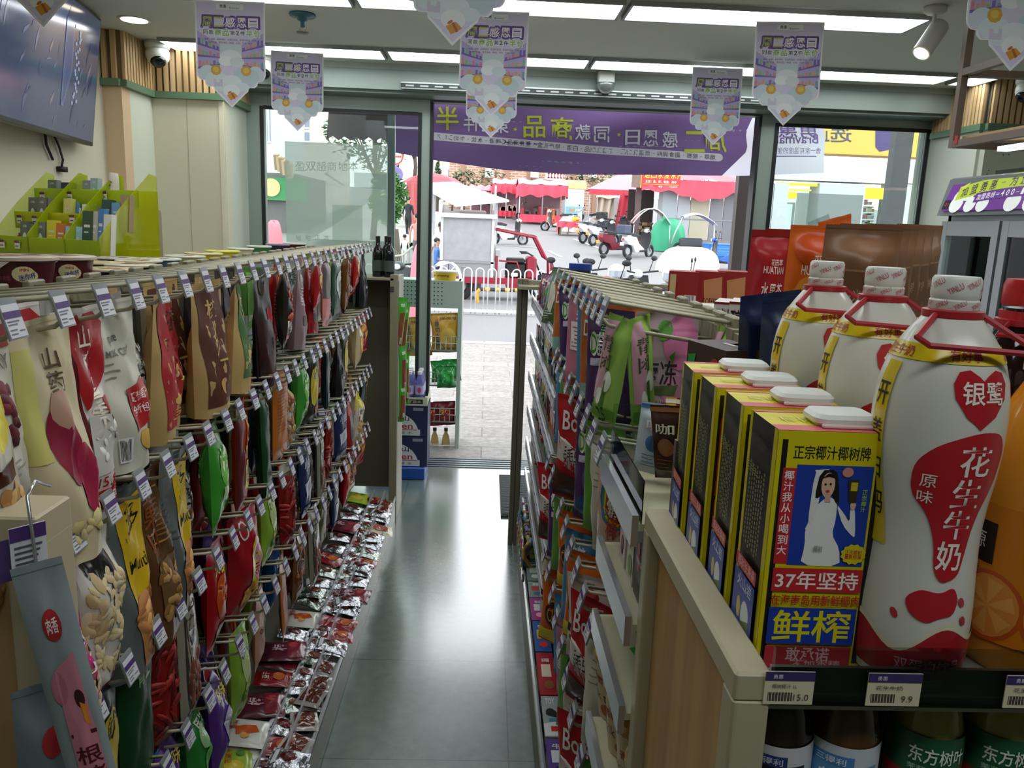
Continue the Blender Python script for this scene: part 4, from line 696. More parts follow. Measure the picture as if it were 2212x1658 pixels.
b.d_text(fn, (x0+x1)/2, zc-.08, .11, '主营：鱼、虾、鱿鱼、海参', M('#f4ecd8', .5), 2, (x1-x0)*.8); b.d_rect(fn, x0+.05, zc-.2, x1-.05, zc-.18, M('#e0b040', .5), 2, 4, 1); b.d_text(fn, (x0+x1)/2+.3, zc-.27, .08, '电话：135 8842 8768', M('#f4ecd8', .5), 2); b.build('sign_board', t); MB().box(x0-.4, -.48, zc-.34, x0-.04, -.43, zc+.36, M('#7a6258', .6, kind='noise')).build('picture_board', t)
p = onG(1322, 505); t = thing('red_tent', 'faded red peaked tent with hanging cloth left of the hut sign', 'tent', p); a, c, ap = onY(1272, 408, p.y), onY(1380, 408, p.y), onY(1345, 372, p.y+1); zt = a.z-p.z
b = MB(); ax, bx2, px2 = a.x-p.x, c.x-p.x, ap.x-p.x; pk = (px2, 1, ap.z-p.z); b.add([(ax, -.2, zt), (bx2, -.2, zt), (bx2, 2.2, zt), (ax, 2.2, zt), pk], [(0, 1, 4), (1, 2, 4), (2, 3, 4), (3, 0, 4)], PINK); b.grid(lambda u, v: (ax+(bx2-ax)*u, -.22-.03*math.sin(u*30), zt-.25*v), 24, 2, RED2); b.build('roof', t)
b = MB(); b.grid(lambda u, v: (bx2-.9+.95*u-.25*v*(1-u), -.15-.12*math.sin(u*12), zt-.1-(zt-.2)*v), 20, 8, M('#b93444', .65)); b.build('hanging_cloth', t, 1)
for x in (ax+.05, bx2-.05): MB().box(x-.025, -.1, 0, x+.025, -.05, zt, STEEL).build('post', t)
tree('small_tree', 'small leafy tree in front of the market hut sign', bpos(1490, 505), 2.75, .8, 420, DKG, .07, q, .07, .55)
# scooters and covered bikes
scooter(bpos(1203, 500), R(160), '#e6e3da', 'small white scooter parked left of the red-covered cart')
scooter(bpos(1266, 497), R(200), '#d9dbdc', 'scooter with a dark blue top case behind the red-covered cart', box='#2b3446')
scooter(bpos(1282, 527), R(35), '#dfe2e6', 'white scooter leftmost of the parked row by the hut', h2='#2c3038'); scooter(bpos(1304, 531), R(35), '#c9cfd6', 'pale blue scooter second from the left in the parked row', h2='#22252c')
scooter(bpos(1330, 551), R(35), '#7c2233', 'dark red scooter with a chrome rack in the parked row', h2='#1c1c22'); scooter(bpos(1378, 556), R(40), '#e2e4e8', 'white scooter with a patterned top case in the parked row', box='#39415a', h2='#222228')
scooter(bpos(1330, 515), R(30), '#2d3138', 'black scooter at the back of the parked row', box='#20242a'); scooter(bpos(1565, 582), R(150), '#2a62c8', 'bright blue scooter beside the brown canopy post'); scooter((1.6, 11.0, -.02), R(75), '#8e1f33', 'dark red scooter showing its front above the right shelves')
scooter(bpos(1098, 529), R(20), '#d5d6d3', 'white scooter standing behind the tricycle cab'); scooter(bpos(1146, 477), R(180), '#5c2a34', 'dark scooter parked under the red market stall')
scooter((onY(880, 590, 13.8).x, 13.8, -.02), R(255), '#3a3d44', 'dark scooter with a leg apron seen through the left window'); scooter((3.78, 13.4, -.02), R(160), '#dfe1e3', 'white scooter with a silver top case near the brown post', box='#c3c7cc'); scooter((1.12, 11.0, -.02), R(80), '#4a4d55', 'grey scooter showing a mirror above the right shelf hooks')
scooter((1.9, 13.35, -.02), R(120), '#d9dcde', 'pale scooter under the round white helmet, low behind the hooks')
scooter((2.75, 13.2, -.02), R(120), '#e8eaec', 'white scooter right of the dark red front, low behind the hooks')
def cover(label, x0, x1, ytop, ybase, h, name='covered_bike', cat='covered bike', amp=.06, Yf=None):
    p = Vector((onY((x0+x1)/2, ybase, Yf).x, Yf, -.02)) if Yf else onG((x0+x1)/2, ybase); a, c, tp = onY(x0, ybase, p.y), onY(x1, ybase, p.y), onY((x0+x1)/2, ytop, p.y); w = (c.x-a.x)/2; hh = tp.z-p.z
    def fn(u, v):
        a_ = 2*math.pi*u; k = math.cos(v*math.pi/2)**.45; m = 1+amp*math.sin(a_*7+v*5)*(1-v)
        return (w*k*math.cos(a_)*m, min(w, .8)*k*math.sin(a_)*m, hh*(math.sin(v*math.pi/2))*(1+amp*.6*math.sin(a_*3+1)))
    b = MB(); b.grid(fn, 40, 12, M(h, .6)); return tag(b.build(name, smooth=1, loc=(p.x, p.y, p.z-.02)), label, cat)
cover('cream tarpaulin draped over bikes before the market hut', 1418, 1552, 533, 588, '#e6dac2'); cover('green tarpaulin bundle on a covered tricycle before the hut', 1400, 1478, 474, 541, '#2f9a72', amp=.09); cover('pink cloth bundle seen through the left window beside the dark scooter', 884, 925, 528, 590, '#d77f92', Yf=12.6); cover('pink covered market table at the left edge of the left window', 572, 612, 476, 560, '#d77f8e', 'covered_table', 'table')
p = onG(1400, 543); t = thing('covered_scooter_canopy', 'clear curved rain canopy over a tricycle left of the green tarpaulin', 'rain canopy', p); b = MB(); b.grid(lambda u, v: (-.75+1.5*u, -.4+.8*v, .7+.95*math.sin(math.pi*(.12+.76*u))), 12, 4, M('#dfe5ea', .1, kind='glass')); b.build('clear_roof', t, 1); b = MB()
for y in (-.4, .4): b.tube([(-.75+1.5*i/8, y, .7+.95*math.sin(math.pi*(.12+.76*i/8))) for i in range(9)], .02, M('#dfe0e2', .4))
b.tube([(-.7, -.4, 1.0), (-.75, -.4, 0)], .02, STEEL); b.tube([(.7, -.4, 1.0), (.75, -.4, 0)], .02, STEEL); b.tube([(-.7, .4, 1.0), (-.75, .4, 0)], .02, STEEL); b.tube([(.7, .4, 1.0), (.75, .4, 0)], .02, STEEL); b.build('canopy_frame', t, 1)
p = onG(1498, 552); t = thing('parasol_scooter', 'scooter under a curved lilac rain hood right of the green tarpaulin', 'scooter', p, 0); b = MB(); b.grid(lambda u, v: (-.55+1.3*u, -.35+.7*v, 1.15+.45*math.sin(math.pi*(.25+.7*u))-.3*(v-.5)**2), 12, 6, M('#a79fc4', .4)); b.build('rain_hood', t, 1)
b = MB(); b.tube([(-.5, 0, 1.45), (-.75, 0, .9), (-.9, 0, .4)], .03, M('#c9ccd2', .3, .5)); b.tube([(.7, 0, 1.3), (.75, 0, .5), (.7, 0, .2)], .025, M('#c9ccd2', .3, .5)); b.build('hood_frame', t, 1); b = MB(); wheel(b, -.6, .22, .2, 0, .1); b.build('wheel', t, 2); b = MB(); wheel(b, .6, .22, .2, 0, .1); b.build('wheel', t, 2); b = MB(); b.rbox(-.6, -.13, .3, .3, .13, .65, M('#3a3d44', .4), .08); b.build('body', t)
p = onG(1553, 562); t = thing('crate', 'bright blue plastic crate between the cream tarpaulin and the brown post', 'crate', p, R(10)); b = MB(); k = .55; 
for x0, y0, x1, y1 in ((-k, -.3, k, -.27), (-k, .27, k, .3), (-k, -.3, -k+.03, .3), (k-.03, -.3, k, .3)): b.box(x0, y0, .12, x1, y1, .55, M('#2f74c8', .5))
for z in (.2, .3, .4): b.box(-k-.01, -.31, z, k+.01, -.3, z+.03, M('#4a8ad8', .5))
b.box(-k, -.3, 0, k, .3, .14, M('#27599a', .5)); b.build('body', t); b = MB(); b.box(-k-.02, -.33, .55, k+.02, .33, .59, M('#4a8ad8', .5)); b.build('rim', t)
for i, (x, y) in enumerate(((1362, 590), (1432, 586))):
    p = Vector(((2.1, 13.0, -.02), (2.95, 12.85, -.02))[i]); t = thing('helmet', ('white round helmet left of the cream tarpaulin', 'white helmet with a visor before the cream tarpaulin')[i], 'helmet', (p.x, p.y, p.z+.9)); b = MB(); b.ball((0, 0, .1), (.14, .17, .14), M('#e9e9e6', .25), 14, 8); b.build('shell', t, 1); MB().grid(lambda u, v: (.15*math.sin((u-.5)*2.2), -.15*math.cos((u-.5)*2.2)-.03, .04+.1*v), 8, 3, M('#9aa4ac', .1)).build('visor', t, 1)
# left pavement fence
b = thing('twig_fence', 'low fence of thin stakes seen through the left window', 'fence', (onY(838, 500, 16.2).x, 16.2, -.02)); m = MB(); q3 = random.Random(12)
for i in range(16): x = -.1+i*.036; m.tube([(x, 0, 0), (x+q3.uniform(-.02, .02), 0, .9+q3.uniform(0, .25))], .008, M('#8d857c', .8), 5)
m.build('stakes', b); m = MB(); m.tube([(-.15, -.02, .95), (.3, -.02, 1.02), (.5, -.02, 1.2)], .02, M('#b9b2a8', .6)); m.build('rail', b)
p = onY(866, 500, 16.6); tag(MB().tube([(p.x, 16.6, -.02), (p.x-.05, 16.6, .8), (p.x-.12, 16.6, 1.5)], [.1, .085, .07], BARK, 8).build('tree_stump', smooth=1), 'leaning dark tree trunk beside the twig fence', 'trunk')
p = onY(854, 355, 20); t = thing('road_sign', 'round no-parking road signs on a pole outside the left window', 'road sign', (p.x, 20, -.02)); MB().tube([(0, 0, 0), (0, 0, p.z+.5)], .025, STEEL).build('pole', t)
for k, (h1, h2) in enumerate((('#d9d3d0', '#c04a4a'), ('#7d6aa8', '#8d7ab8'))):
    m = MB(); m.at(0, -.04, p.z+.2-.42*k, 0, R(90)); m.lathe([(.001, 0), (.2, 0), (.2, .01)], M(h2, .5), 20); m.lathe([(.001, .012), (.16, .012)], M(h1, .5), 20); m.box(-.15, -.02, .013, .15, .02, .015, M(h2, .5)); m.build('sign_disc', t)
# ================================================================ bags
def bagfn(kind, w, h, t, seed):
    def s_(a, b, x): x = min(1, max(0, (x-a)/(b-a))); return x*x*(3-2*x)
    def th(x, y):
        k = max(0, 1-x*x)
        if kind == 'pillow': return t*.5*k**.5*max(0, math.sin(math.pi*min(1, max(0, (y-.07)/.86))))**.55
        if kind == 'pouch': return t*.5*k**.45*(s_(.1, .8, y)*.85+.15*s_(.05, .2, y))
        if kind == 'clear': return t*.5*k**.5*s_(.14, .4, y)*(1-.8*s_(.85, 1, y))
        return t*.5*k**.6*s_(.04, .2, y)*(1-s_(.85, .98, y))+.0012*k
    def wr(x, y): return t*.045*(math.sin(6.3*x+9*y+seed)+math.sin(15*y-5*x+seed*2.1)+.7*math.sin(11*x+seed*3+21*y))*max(0, 1-x*x)**.5*(.4+.6*math.sin(math.pi*min(1, y)))
    def yy(x, y):
        p = 1 if kind == 'flat' else 1-.09*math.sin(math.pi*y)**2 if kind == 'pillow' else 1-.05*s_(.4, 1, y)
        return x*w*.5*p
    f = lambda x, y, L: (th(x, y)+wr(x, y)+(.0014+.0003*L if L else 0), yy(x, y), .02-y*h+.01*h*math.sin(3*x+seed)*y)
    g = lambda x, y, L: (-th(x, y)+wr(x, y)-(.0014+.0003*L if L else 0), yy(x, y), .02-y*h+.01*h*math.sin(3*x+seed)*y)
    return f, g
def art(b, fn, A, w, h, rough):
    L = 1
    for a in A:
        k = a[0]; L += .6; m = M(a[-1] if isinstance(a[-1], str) and a[-1][:1] == '#' else '#ffffff', rough)
        if k == 'r': b.d_rect(fn, a[1], a[2], a[3], a[4], m, L, 6, max(2, int(abs(a[4]-a[2])*14)))
        elif k == 'e': b.d_ell(fn, a[1], a[2], a[3], a[4], m, L, 16)
        elif k == 'p': b.d_poly(fn, chaikin(list(a[1])) if len(a[1]) > 4 else a[1], m, L)
        elif k == 't': b.d_text(fn, a[2], a[3], -a[4]/h, a[1], m, L, None if len(a) > 7 else (a[4]*len(a[1])*1.02/(w/2) if ord(a[1][0]) > 999 else None), bold=.02)
        elif k == 'w': b.d_text(fn, a[2], a[3], -a[4]/h, a[1], m, L, a[5], bold=.01)
        elif k == 'v':
            for i, ch in enumerate(a[1]): b.d_text(fn, a[2], a[3]+i*a[4]*1.15/h, -a[4]/h, ch, m, L, a[4]/(w/2), bold=.025)
        elif k == 'l':
            q = random.Random(len(b.v))
            for i in range(a[5]): y = a[2]+(a[4]-a[2])*(i+.5)/a[5]; b.d_rect(fn, a[1], y-.006, a[1]+(a[3]-a[1])*q.uniform(.5, 1), y+.004, m, L, 4, 1)
        elif k == 'b':
            b.d_rect(fn, a[1], a[2], a[3], a[4], M('#e8e8e2', rough), L, 3, 2); q = random.Random(3)
            for i in range(9): x = a[1]+(a[3]-a[1])*(.08+.09*i); b.d_rect(fn, x, a[2]+.01, x+(a[3]-a[1])*q.uniform(.025, .06), a[4]-.01, M('#26262a', rough), L+.5, 1, 1)
        elif k == 'n':
            q = random.Random(a[5])
            for i in range(int(a[5]*1.5)):
                x, y = q.uniform(a[1], a[3]), q.uniform(a[2], a[4]); r = a[7]*.68*q.uniform(.7, 1.2); an = q.uniform(0, 3.1); c = M(q.choice(a[6]), .45); R2 = r/(w/2); e = a[8] if len(a) > 8 else .6
                p0 = fn(x, y, L); P = []
                for s in (0, 1):
                    for j in range(7):
                        t = 2*math.pi*j/7; X, Y = r*math.cos(t), r*e*math.sin(t); k2 = 1-.45*s
                        P.append(fn(x+(X*math.cos(an)-Y*math.sin(an))*k2/(w/2), y+(X*math.sin(an)+Y*math.cos(an))*k2/h, L+s*r*380))
                P.append(fn(x, y, L+r*560)); b.add(P, [(j, (j+1) % 7, 7+(j+1) % 7, 7+j) for j in range(7)]+[(7+j, 7+(j+1) % 7, 14) for j in range(7)], c)
def make_bag(kind, w, h, t, col, A, seed, rough=.32, back=None, AB=(), mk=''):
    b = MB(); t = t*1.35 if kind in ('pouch', 'clear') else t; f, g = bagfn(kind, w, h, t, seed); m = M(col, rough, kind=mk); m2 = M(back, rough) if back else m
    nu, nv = 14, 22; b.grid(lambda u, v: f(2*u-1, v, 0), nu, nv, m); b.grid(lambda u, v: g(1-2*u, v, 0), nu, nv, m2)
    if kind in ('pouch', 'clear'): b.grid(lambda u, v: tuple(Vector(f(2*u-1, 1, 0)).lerp(Vector(g(2*u-1, 1, 0)), v)), nu, 1, m2)
    for z0 in ((.015,) if kind != 'pillow' else (.012, .03, .95, .97)): b.d_rect(f, -.98, z0, .98, z0+.006, m2, .8, 6, 1)
    art(b, f, A, w, h, rough); art(b, g, AB or [('l', -.6, .3, .6, .6, 7, '#8a8a84'), ('b', -.4, .68, .3, .8)], w, h, rough)
    return b
KR, NUT, ALM = '#c3a468', ['#c9a878', '#b8935f', '#d8bd90', '#a97f4f'], ['#a5673a', '#8c5230', '#b87a48']
D = {}
def d(n, desc, kind, w, h, t, col, A, rough=.32, back=None, cat='snack bag', AB=(), mk=''): D[n] = (desc, kind, w, h, t, col, A, rough, back, cat, AB, mk)
d('cherry', 'white fruit pouch with dark cherries', 'pouch', .17, .3, .05, '#cfc9b8', [('r', -1, 0, 1, .1, '#9c2026'), ('w', 'SO CHERRY', 0, .16, .02, 1.2, '#77746c'), ('n', -.6, .26, .5, .5, 16, ['#5a1420', '#3f0d18', '#74202a'], .017, .95), ('e', -.2, .72, .5, .12, '#a9a495'), ('l', -.6, .58, .4, .66, 3, '#8d887a')], .4)
d('goji', 'cream pouch with crimson fruit shapes', 'pouch', .15, .37, .07, '#d8cba4', [('r', -1, .1, -.55, .55, '#d3cf7a'), ('e', -.1, .5, .42, .17, '#8e1e38'), ('e', .35, .66, .36, .15, '#a12744'), ('e', .0, .36, .3, .08, '#b58f7a'), ('v', '山药', .1, .16, .03, '#5a4a36'), ('n', -.6, .8, .6, .97, 9, ['#d9c98e', '#c9b87a'], .02)], .35)
d('hawth', 'dark red and white hawthorn candy pouch', 'pouch', .16, .33, .08, '#e3dcd2', [('r', -1, .03, -.45, .97, '#5e0f18'), ('p', [(-.45, .03), (1, .03), (1, .3), (-.1, .45), (-.45, .48)], '#a81c24'), ('v', '山楂蜜果', .1, .14, .036, '#f4ead8'), ('e', .35, .48, .14, .05, '#a81c24'), ('r', -.4, .52, .9, .8, '#c9c6bd'), ('n', -.3, .56, .8, .78, 9, ['#e6e2d8', '#bdb8ac'], .015), ('w', '15.8', -.1, .84, .018, .5, '#b0201e'), ('r', -.45, .88, 1, .98, '#c01f26'), ('w', '含乳固态', .25, .93, .022, 1.0, '#f4ead8'), ('b', -.95, .72, -.5, .82)], .3)
d('milk', 'pale milk candy pouch with a red band', 'pouch', .16, .3, .07, '#d2d0bd', [('w', 'pure', -.1, .22, .016, .4, '#5a5a50'), ('w', 'MILK CRISP', 0, .29, .012, 1., '#6a6a60'), ('p', [(-.2, .5), (1, .47), (1, .72), (-.1, .76)], '#b01e24'), ('w', '夏葡萄干', .4, .56, .018, .9, '#f0e6da'), ('w', '全新包装', .4, .64, .018, .9, '#f0e6da'), ('e', .3, .82, .25, .06, '#c9a24a'), ('b', -.7, .78, -.3, .93), ('l', -.7, .33, .1, .45, 3, '#8a887a')], .35)
d('sunfl', 'clear sunflower seed bag with brown base', 'clear', .17, .31, .06, '#a9aaa2', [('n', -.7, .3, .8, .82, 70, ['#3b3a36', '#cfc9b6', '#6a665c', '#e0dac6'], .013, .38), ('e', .55, .55, .3, .13, '#c98a22'), ('e', .55, .55, .14, .06, '#4a2c14'), ('v', '牛葵', .1, .3, .04, '#26241f'), ('r', -.9, .84, .95, .97, '#a97c42'), ('p', [(-.2, .14), (.2, .11), (.3, .22), (-.1, .25)], '#b3282a'), ('w', '大自然', -.45, .22, .018, .5, '#8c2420')], .15)
kr = lambda c, t, extra=(): [('p', [(-.72, .06), (.72, .06), (.72, .9), (-.72, .9)], c), ('r', -.72, .06, .72, .12, c), ('v', t, .05, .24, .05, '#2a1712')]+list(extra)+[('e', .1, .8, .14, .045, '#d8b468'), ('l', -.4, .84, .4, .89, 3, '#d8b468')]
d('kred', 'red kraft-edged seed pouch', 'pouch', .17, .31, .06, KR, kr('#a3191d', '香', [('n', -.5, .45, .5, .7, 12, ['#d9b27a', '#8c1418'], .016)]), .6)
d('kred2', 'plain red kraft-edged pouch seen from its back', 'pouch', .17, .31, .06, KR, [('r', -.75, .08, .75, .9, '#ad1c22'), ('l', -.2, .3, .0, .62, 9, '#7c1418'), ('e', .1, .72, .13, .04, '#d8b468'), ('l', -.4, .78, .5, .86, 4, '#d8a458')], .6)
d('kbrown', 'dark brown kraft-edged nut pouch', 'pouch', .17, .31, .06, KR, [('r', -.8, .05, .8, .92, '#5e3020'), ('v', '核桃仁', .0, .2, .045, '#d9b778'), ('e', .0, .78, .2, .06, '#c79a55')], .6)
d('rice', 'red kraft pouch with large rice lettering', 'pouch', .17, .31, .06, KR, [('r', -.78, .06, .78, .92, '#a01c24'), ('w', '哈哈', -.2, .14, .03, .7, '#e3c98a'), ('v', '稻香', .25, .2, .07, '#241713'), ('n', -.6, .3, .0, .72, 26, ['#e6cfa2', '#d7b27c'], .011), ('b', -.7, .78, -.2, .88), ('b', .1, .78, .6, .88)], .55)
d('kgreen', 'green kraft-edged seed pouch', 'pouch', .16, .3, .06, KR, [('r', -.78, .06, .78, .86, '#3c6c2c'), ('v', '瓜子', 0, .25, .05, '#e0d29a'), ('e', 0, .7, .2, .06, '#d8c07a')], .6)
d('kblack', 'black and maroon pouch with fine red outlines', 'pouch', .16, .34, .04, '#2a2320', [('r', -.98, .42, .98, .97, '#35100f'), ('p', [(-.5, .1), (-.2, .06), (0, .14), (.3, .08), (.1, .2), (-.3, .22)], '#453a2c'), ('p', [(.1, .34), (.5, .34), (.55, .45), (.1, .45)], '#b0242a')], .35)
d('celery', 'slim green and white vegetable snack bag', 'flat', .13, .32, .02, '#5d8f43', [('r', -1, .45, 1, .98, '#c7d3c2'), ('p', [(-.6, .05), (.2, .05), (.5, .5), (-.4, .6)], '#7fb35a'), ('v', '山笋', .1, .12, .03, '#e9f0dc'), ('l', -.5, .62, .5, .9, 6, '#8a9a86')])
d('chips', 'black bag with spicy red crisps', 'pillow', .17, .27, .05, '#231a18', [('n', -.7, .25, .8, .62, 26, ['#b03a1c', '#c9542a', '#8c2614'], .026, .35), ('w', '香辣脆片', 0, .12, .03, 1.4, '#d9d3c0'), ('v', '卤', -.6, .66, .035, '#e8e4da'), ('w', '香锅巴', .2, .72, .032, 1.2, '#e8e4da'), ('r', -.9, .8, .9, .84, '#a8241e')])
d('spicy', 'red spicy noodle bag with sauce picture', 'pillow', .16, .27, .05, '#a8141a', [('e', 0, .5, .7, .22, '#c9531c'), ('n', -.5, .36, .5, .62, 16, ['#d9722a', '#8c1c12'], .02, .4), ('w', '火锅味', 0, .2, .04, 1.3, '#f2d23a'), ('p', [(-.6, .8), (.7, .76), (.8, .92), (-.5, .95)], '#c9d3cb')])
d('greyp', 'dusky grey pink pouch with small print', 'pouch', .16, .3, .05, '#8b7478', [('w', '原味鸭肉', 0, .18, .026, 1.2, '#d8cfcd'), ('l', -.7, .28, .5, .5, 6, '#c2b4b4'), ('r', -.6, .6, .4, .72, '#4a2f36')])
d('teal', 'grey teal pouch with black lettering', 'pouch', .17, .31, .05, '#8fa09c', [('w', '暮冬家', -.1, .16, .03, 1.1, '#20292a'), ('w', '呀吃我心', .0, .25, .03, 1.3, '#20292a'), ('l', -.8, .33, .6, .42, 3, '#3a4646'), ('b', -.1, .44, .5, .55), ('r', -.7, .6, .8, .7, '#26302f'), ('l', -.6, .61, .7, .69, 3, '#c9d3d0')])
d('redp', 'bright red and grey meat snack pouch', 'pouch', .17, .29, .05, '#a92226', [('r', -.9, .42, .6, .84, '#4d4a48'), ('w', '手撕', 0, .2, .045, 1.0, '#d9a19a'), ('r', -.98, .86, .98, .97, '#7c1a1e')])
d('pink', 'salmon pink bean curd bag', 'flat', .15, .28, .03, '#d0837f', [('r', -1, .03, .2, .6, '#5b5654'), ('w', '小豆干', .2, .7, .03, 1.1, '#f0e0dc'), ('e', .3, .85, .2, .05, '#a82a30')])
d('wgreen', 'white and green chewing snack bag', 'pillow', .15, .27, .05, '#b8c3a6', [('e', 0, .4, .6, .2, '#7f9a62'), ('n', -.5, .32, .5, .6, 14, ['#d3c9a0', '#a9b98a'], .022), ('e', 0, .84, .3, .08, '#c02c30'), ('w', '鲜', 0, .16, .04, .5, '#3c5a2c')])
d('fish', 'dark green pickled fish bag', 'flat', .17, .28, .03, '#1f4a34', [('p', [(-.6, .3), (.4, .22), (.7, .5), (.1, .72), (-.5, .6)], '#c3ccc2'), ('e', .1, .48, .35, .1, '#6f7f72'), ('w', '酸菜鱼', 0, .12, .035, 1.2, '#d3dccf'), ('r', -.9, .82, .9, .94, '#16382a')])
d('meat', 'vacuum bag of glazed brown meat', 'flat', .16, .28, .035, '#7c4a24', [('n', -.7, .2, .7, .7, 30, ['#8a4a1c', '#a5602a', '#5e2f14'], .03, .7), ('p', [(-.8, .8), (.8, .74), (.8, .96), (-.8, .96)], '#a89a92'), ('r', -.6, .03, .7, .15, '#b8b4a6')], .18)
d('black', 'plain black pouch with a pale label', 'pouch', .16, .3, .05, '#17191d', [('r', -.5, .45, .5, .6, '#3a4148'), ('r', -.5, .62, .5, .66, '#9aa0a2'), ('w', '黑蒜', 0, .2, .04, .9, '#6d7276')])
d('redsm', 'small glossy red snack bag', 'pillow', .13, .2, .04, '#a81c1e', [('e', 0, .45, .6, .2, '#d9a23a'), ('w', '辣条', 0, .18, .035, 1.1, '#f2e6c0'), ('n', -.4, .4, .4, .6, 8, ['#7c120e', '#c95a1c'], .018)], .25)
d('yell', 'tall yellow bag of roasted chickpeas', 'clear', .17, .36, .06, '#c9c4b2', [('p', [(-1, .02), (.9, .02), (1, .34), (-1, .42)], '#d8c91a'), ('r', -1, .42, 1, .48, '#4a2418'), ('n', -.85, .5, .85, .94, 60, ['#b98c52', '#a97a40', '#cfa76a'], .015, .95), ('v', '豌豆', -.6, .1, .035, '#2a2a14')], .25)
d('garlic', 'burlap-look bag of garlic peanuts with pink label', 'pouch', .19, .36, .08, '#8f7350', [('l', -.95, .02, .95, .62, 40, '#a98a62'), ('r', -.5, .3, .62, .66, '#c92c7c'), ('v', '蒜花', -.05, .36, .058, '#f3e4ec'), ('w', '生', .42, .5, .05, .5, '#f3e4ec'), ('n', -.9, .66, .9, .96, 42, ['#c9b184', '#b59a6c', '#d6c49c'], .022, .5), ('p', [(-.1, .72), (.5, .72), (.2, .92)], '#c92c7c')], .6)
d('pnut', 'clear pouch full of shelled peanuts', 'clear', .16, .33, .07, '#d8d3c8', [('p', [(-.25, .02), (.25, .02), (.2, .12), (-.2, .12)], '#b3262a'), ('p', [(-.5, .2), (.6, .2), (.5, .34), (.1, .3), (-.2, .36), (-.5, .32)], '#1c1a14'), ('n', -.85, .3, .85, .86, 75, ['#d9c494', '#c9b07c', '#e3d4ac'], .021, .5), ('r', -.9, .87, .95, .98, '#c77fae'), ('w', '好吃', .2, .92, .035, .9, '#8c2a6a')], .15)
d('multi', 'grey and yellow multi-grain bag with almonds', 'pouch', .17, .35, .06, '#5f6764', [('p', [(-.2, .1), (1, .05), (1, .55), (-.1, .6)], '#d9b41f'), ('v', '多', .45, .17, .055, '#1c1a14'), ('w', 'Multi', .4, .42, .026, .7, '#1c1a14'), ('p', [(-.1, .6), (1, .55), (1, .97), (.1, .97)], '#c78a4e'), ('n', .0, .6, .9, .94, 16, ['#c98a52', '#e0a868', '#a9683a'], .03, .45), ('l', -.9, .2, -.3, .5, 8, '#4a514e')], .35)
d('brownn', 'brown roasted nut pouch with a window', 'pouch', .18, .35, .07, '#5a3b20', [('v', '坚果四', -.3, .1, .045, '#8c4a24'), ('r', -.2, .12, .5, .13, '#b98a4a'), ('r', -.2, .42, .5, .43, '#b98a4a'), ('r', -.5, .52, .8, .86, '#6e5230'), ('n', -.5, .54, .75, .84, 26, ['#a97f45', '#8c6432', '#c49a5c'], .022), ('l', -.1, .18, .5, .4, 8, '#8a6034')], .3)
d('orig', 'dark red bag with a yellow original-flavour mark', 'flat', .15, .3, .03, '#7a1a16', [('r', -.1, .05, .9, .75, '#b5301f'), ('r', -.1, .74, 1, .95, '#8f5c38'), ('r', .1, .5, .8, .68, '#d6cf8a'), ('w', '原', .45, .59, .045, .6, '#2c2a16'), ('b', -.8, .3, -.3, .5)])
d('burnt', 'orange red bag with yellow caramel lettering', 'flat', .15, .3, .03, '#b8391a', [('r', -1, 0, -.4, 1, '#5c1c1c'), ('e', .3, .3, .4, .2, '#d9701a'), ('n', -.1, .16, .6, .4, 12, ['#8c2c12', '#d9a23a'], .022), ('r', -.3, .55, .9, .78, '#e0c02c'), ('w', '焦圈', .3, .66, .05, 1.0, '#5a1410')])
d('olive', 'olive green pouch with printed nutrition text', 'flat', .15, .27, .03, '#5c5c2c', [('l', -.7, .1, .7, .5, 12, '#3d3d1c'), ('r', .1, .78, .6, .86, '#d8d3c3'), ('e', .35, .82, .1, .03, '#b02a2a'), ('r', -1, .55, 1, .56, '#4a4a22')])
d('bluew', 'blue and white seaweed snack bag', 'flat', .15, .3, .03, '#20456a', [('p', [(-.2, .04), (.3, .04), (.9, .3), (1, .9), (.2, .95), (.0, .4)], '#a9c9da'), ('w', '海苔', .3, .3, .04, .9, '#1f5a8c'), ('n', .1, .4, .9, .78, 16, ['#d6e6ee', '#8fb5cc'], .022), ('w', '鲜脆', .5, .86, .03, .7, '#3a7a98')])
d('orange', 'orange flat snack bag with small print', 'flat', .15, .28, .02, '#b5671c', [('l', -.7, .15, .6, .7, 14, '#8c4a14'), ('r', -1, .03, 1, .1, '#c98a3a')])
d('clearn', 'clear zip pouch of mixed nuts', 'clear', .17, .32, .06, '#a9a493', [('e', 0, .18, .35, .09, '#d9cfa9'), ('e', 0, .18, .3, .075, '#2c2a24'), ('w', '坚果', 0, .18, .035, .5, '#e8e0c4'), ('n', -.8, .3, .8, .86, 48, NUT+ALM, .021, .6), ('b', -.2, .88, .5, .97)], .15)
d('green', 'bright green crinkled snack bag', 'pillow', .16, .26, .06, '#3f9a34', [('e', 0, .42, .65, .2, '#7cc254'), ('v', '洽', -.1, .3, .06, '#eef3dc'), ('p', [(-.6, .55), (.7, .5), (.6, .62), (-.5, .68)], '#c9df9a'), ('e', .4, .8, .25, .07, '#d9c92c')], .25)
d('dkgreen', 'dark green bag with a plain face', 'flat', .16, .34, .04, '#123f1d', [('r', -.9, .84, .95, .98, '#1f5a2c'), ('w', '青豆', 0, .2, .04, .9, '#8fb58a')])
d('yblack', 'black and yellow squid snack bag', 'flat', .14, .28, .03, '#20241f', [('p', [(-.6, .3), (.2, .2), (.6, .5), (.1, .8), (-.5, .7)], '#c9b42c'), ('v', '鱿', 0, .36, .05, '#241a10'), ('e', .3, .85, .3, .08, '#c2542a')])
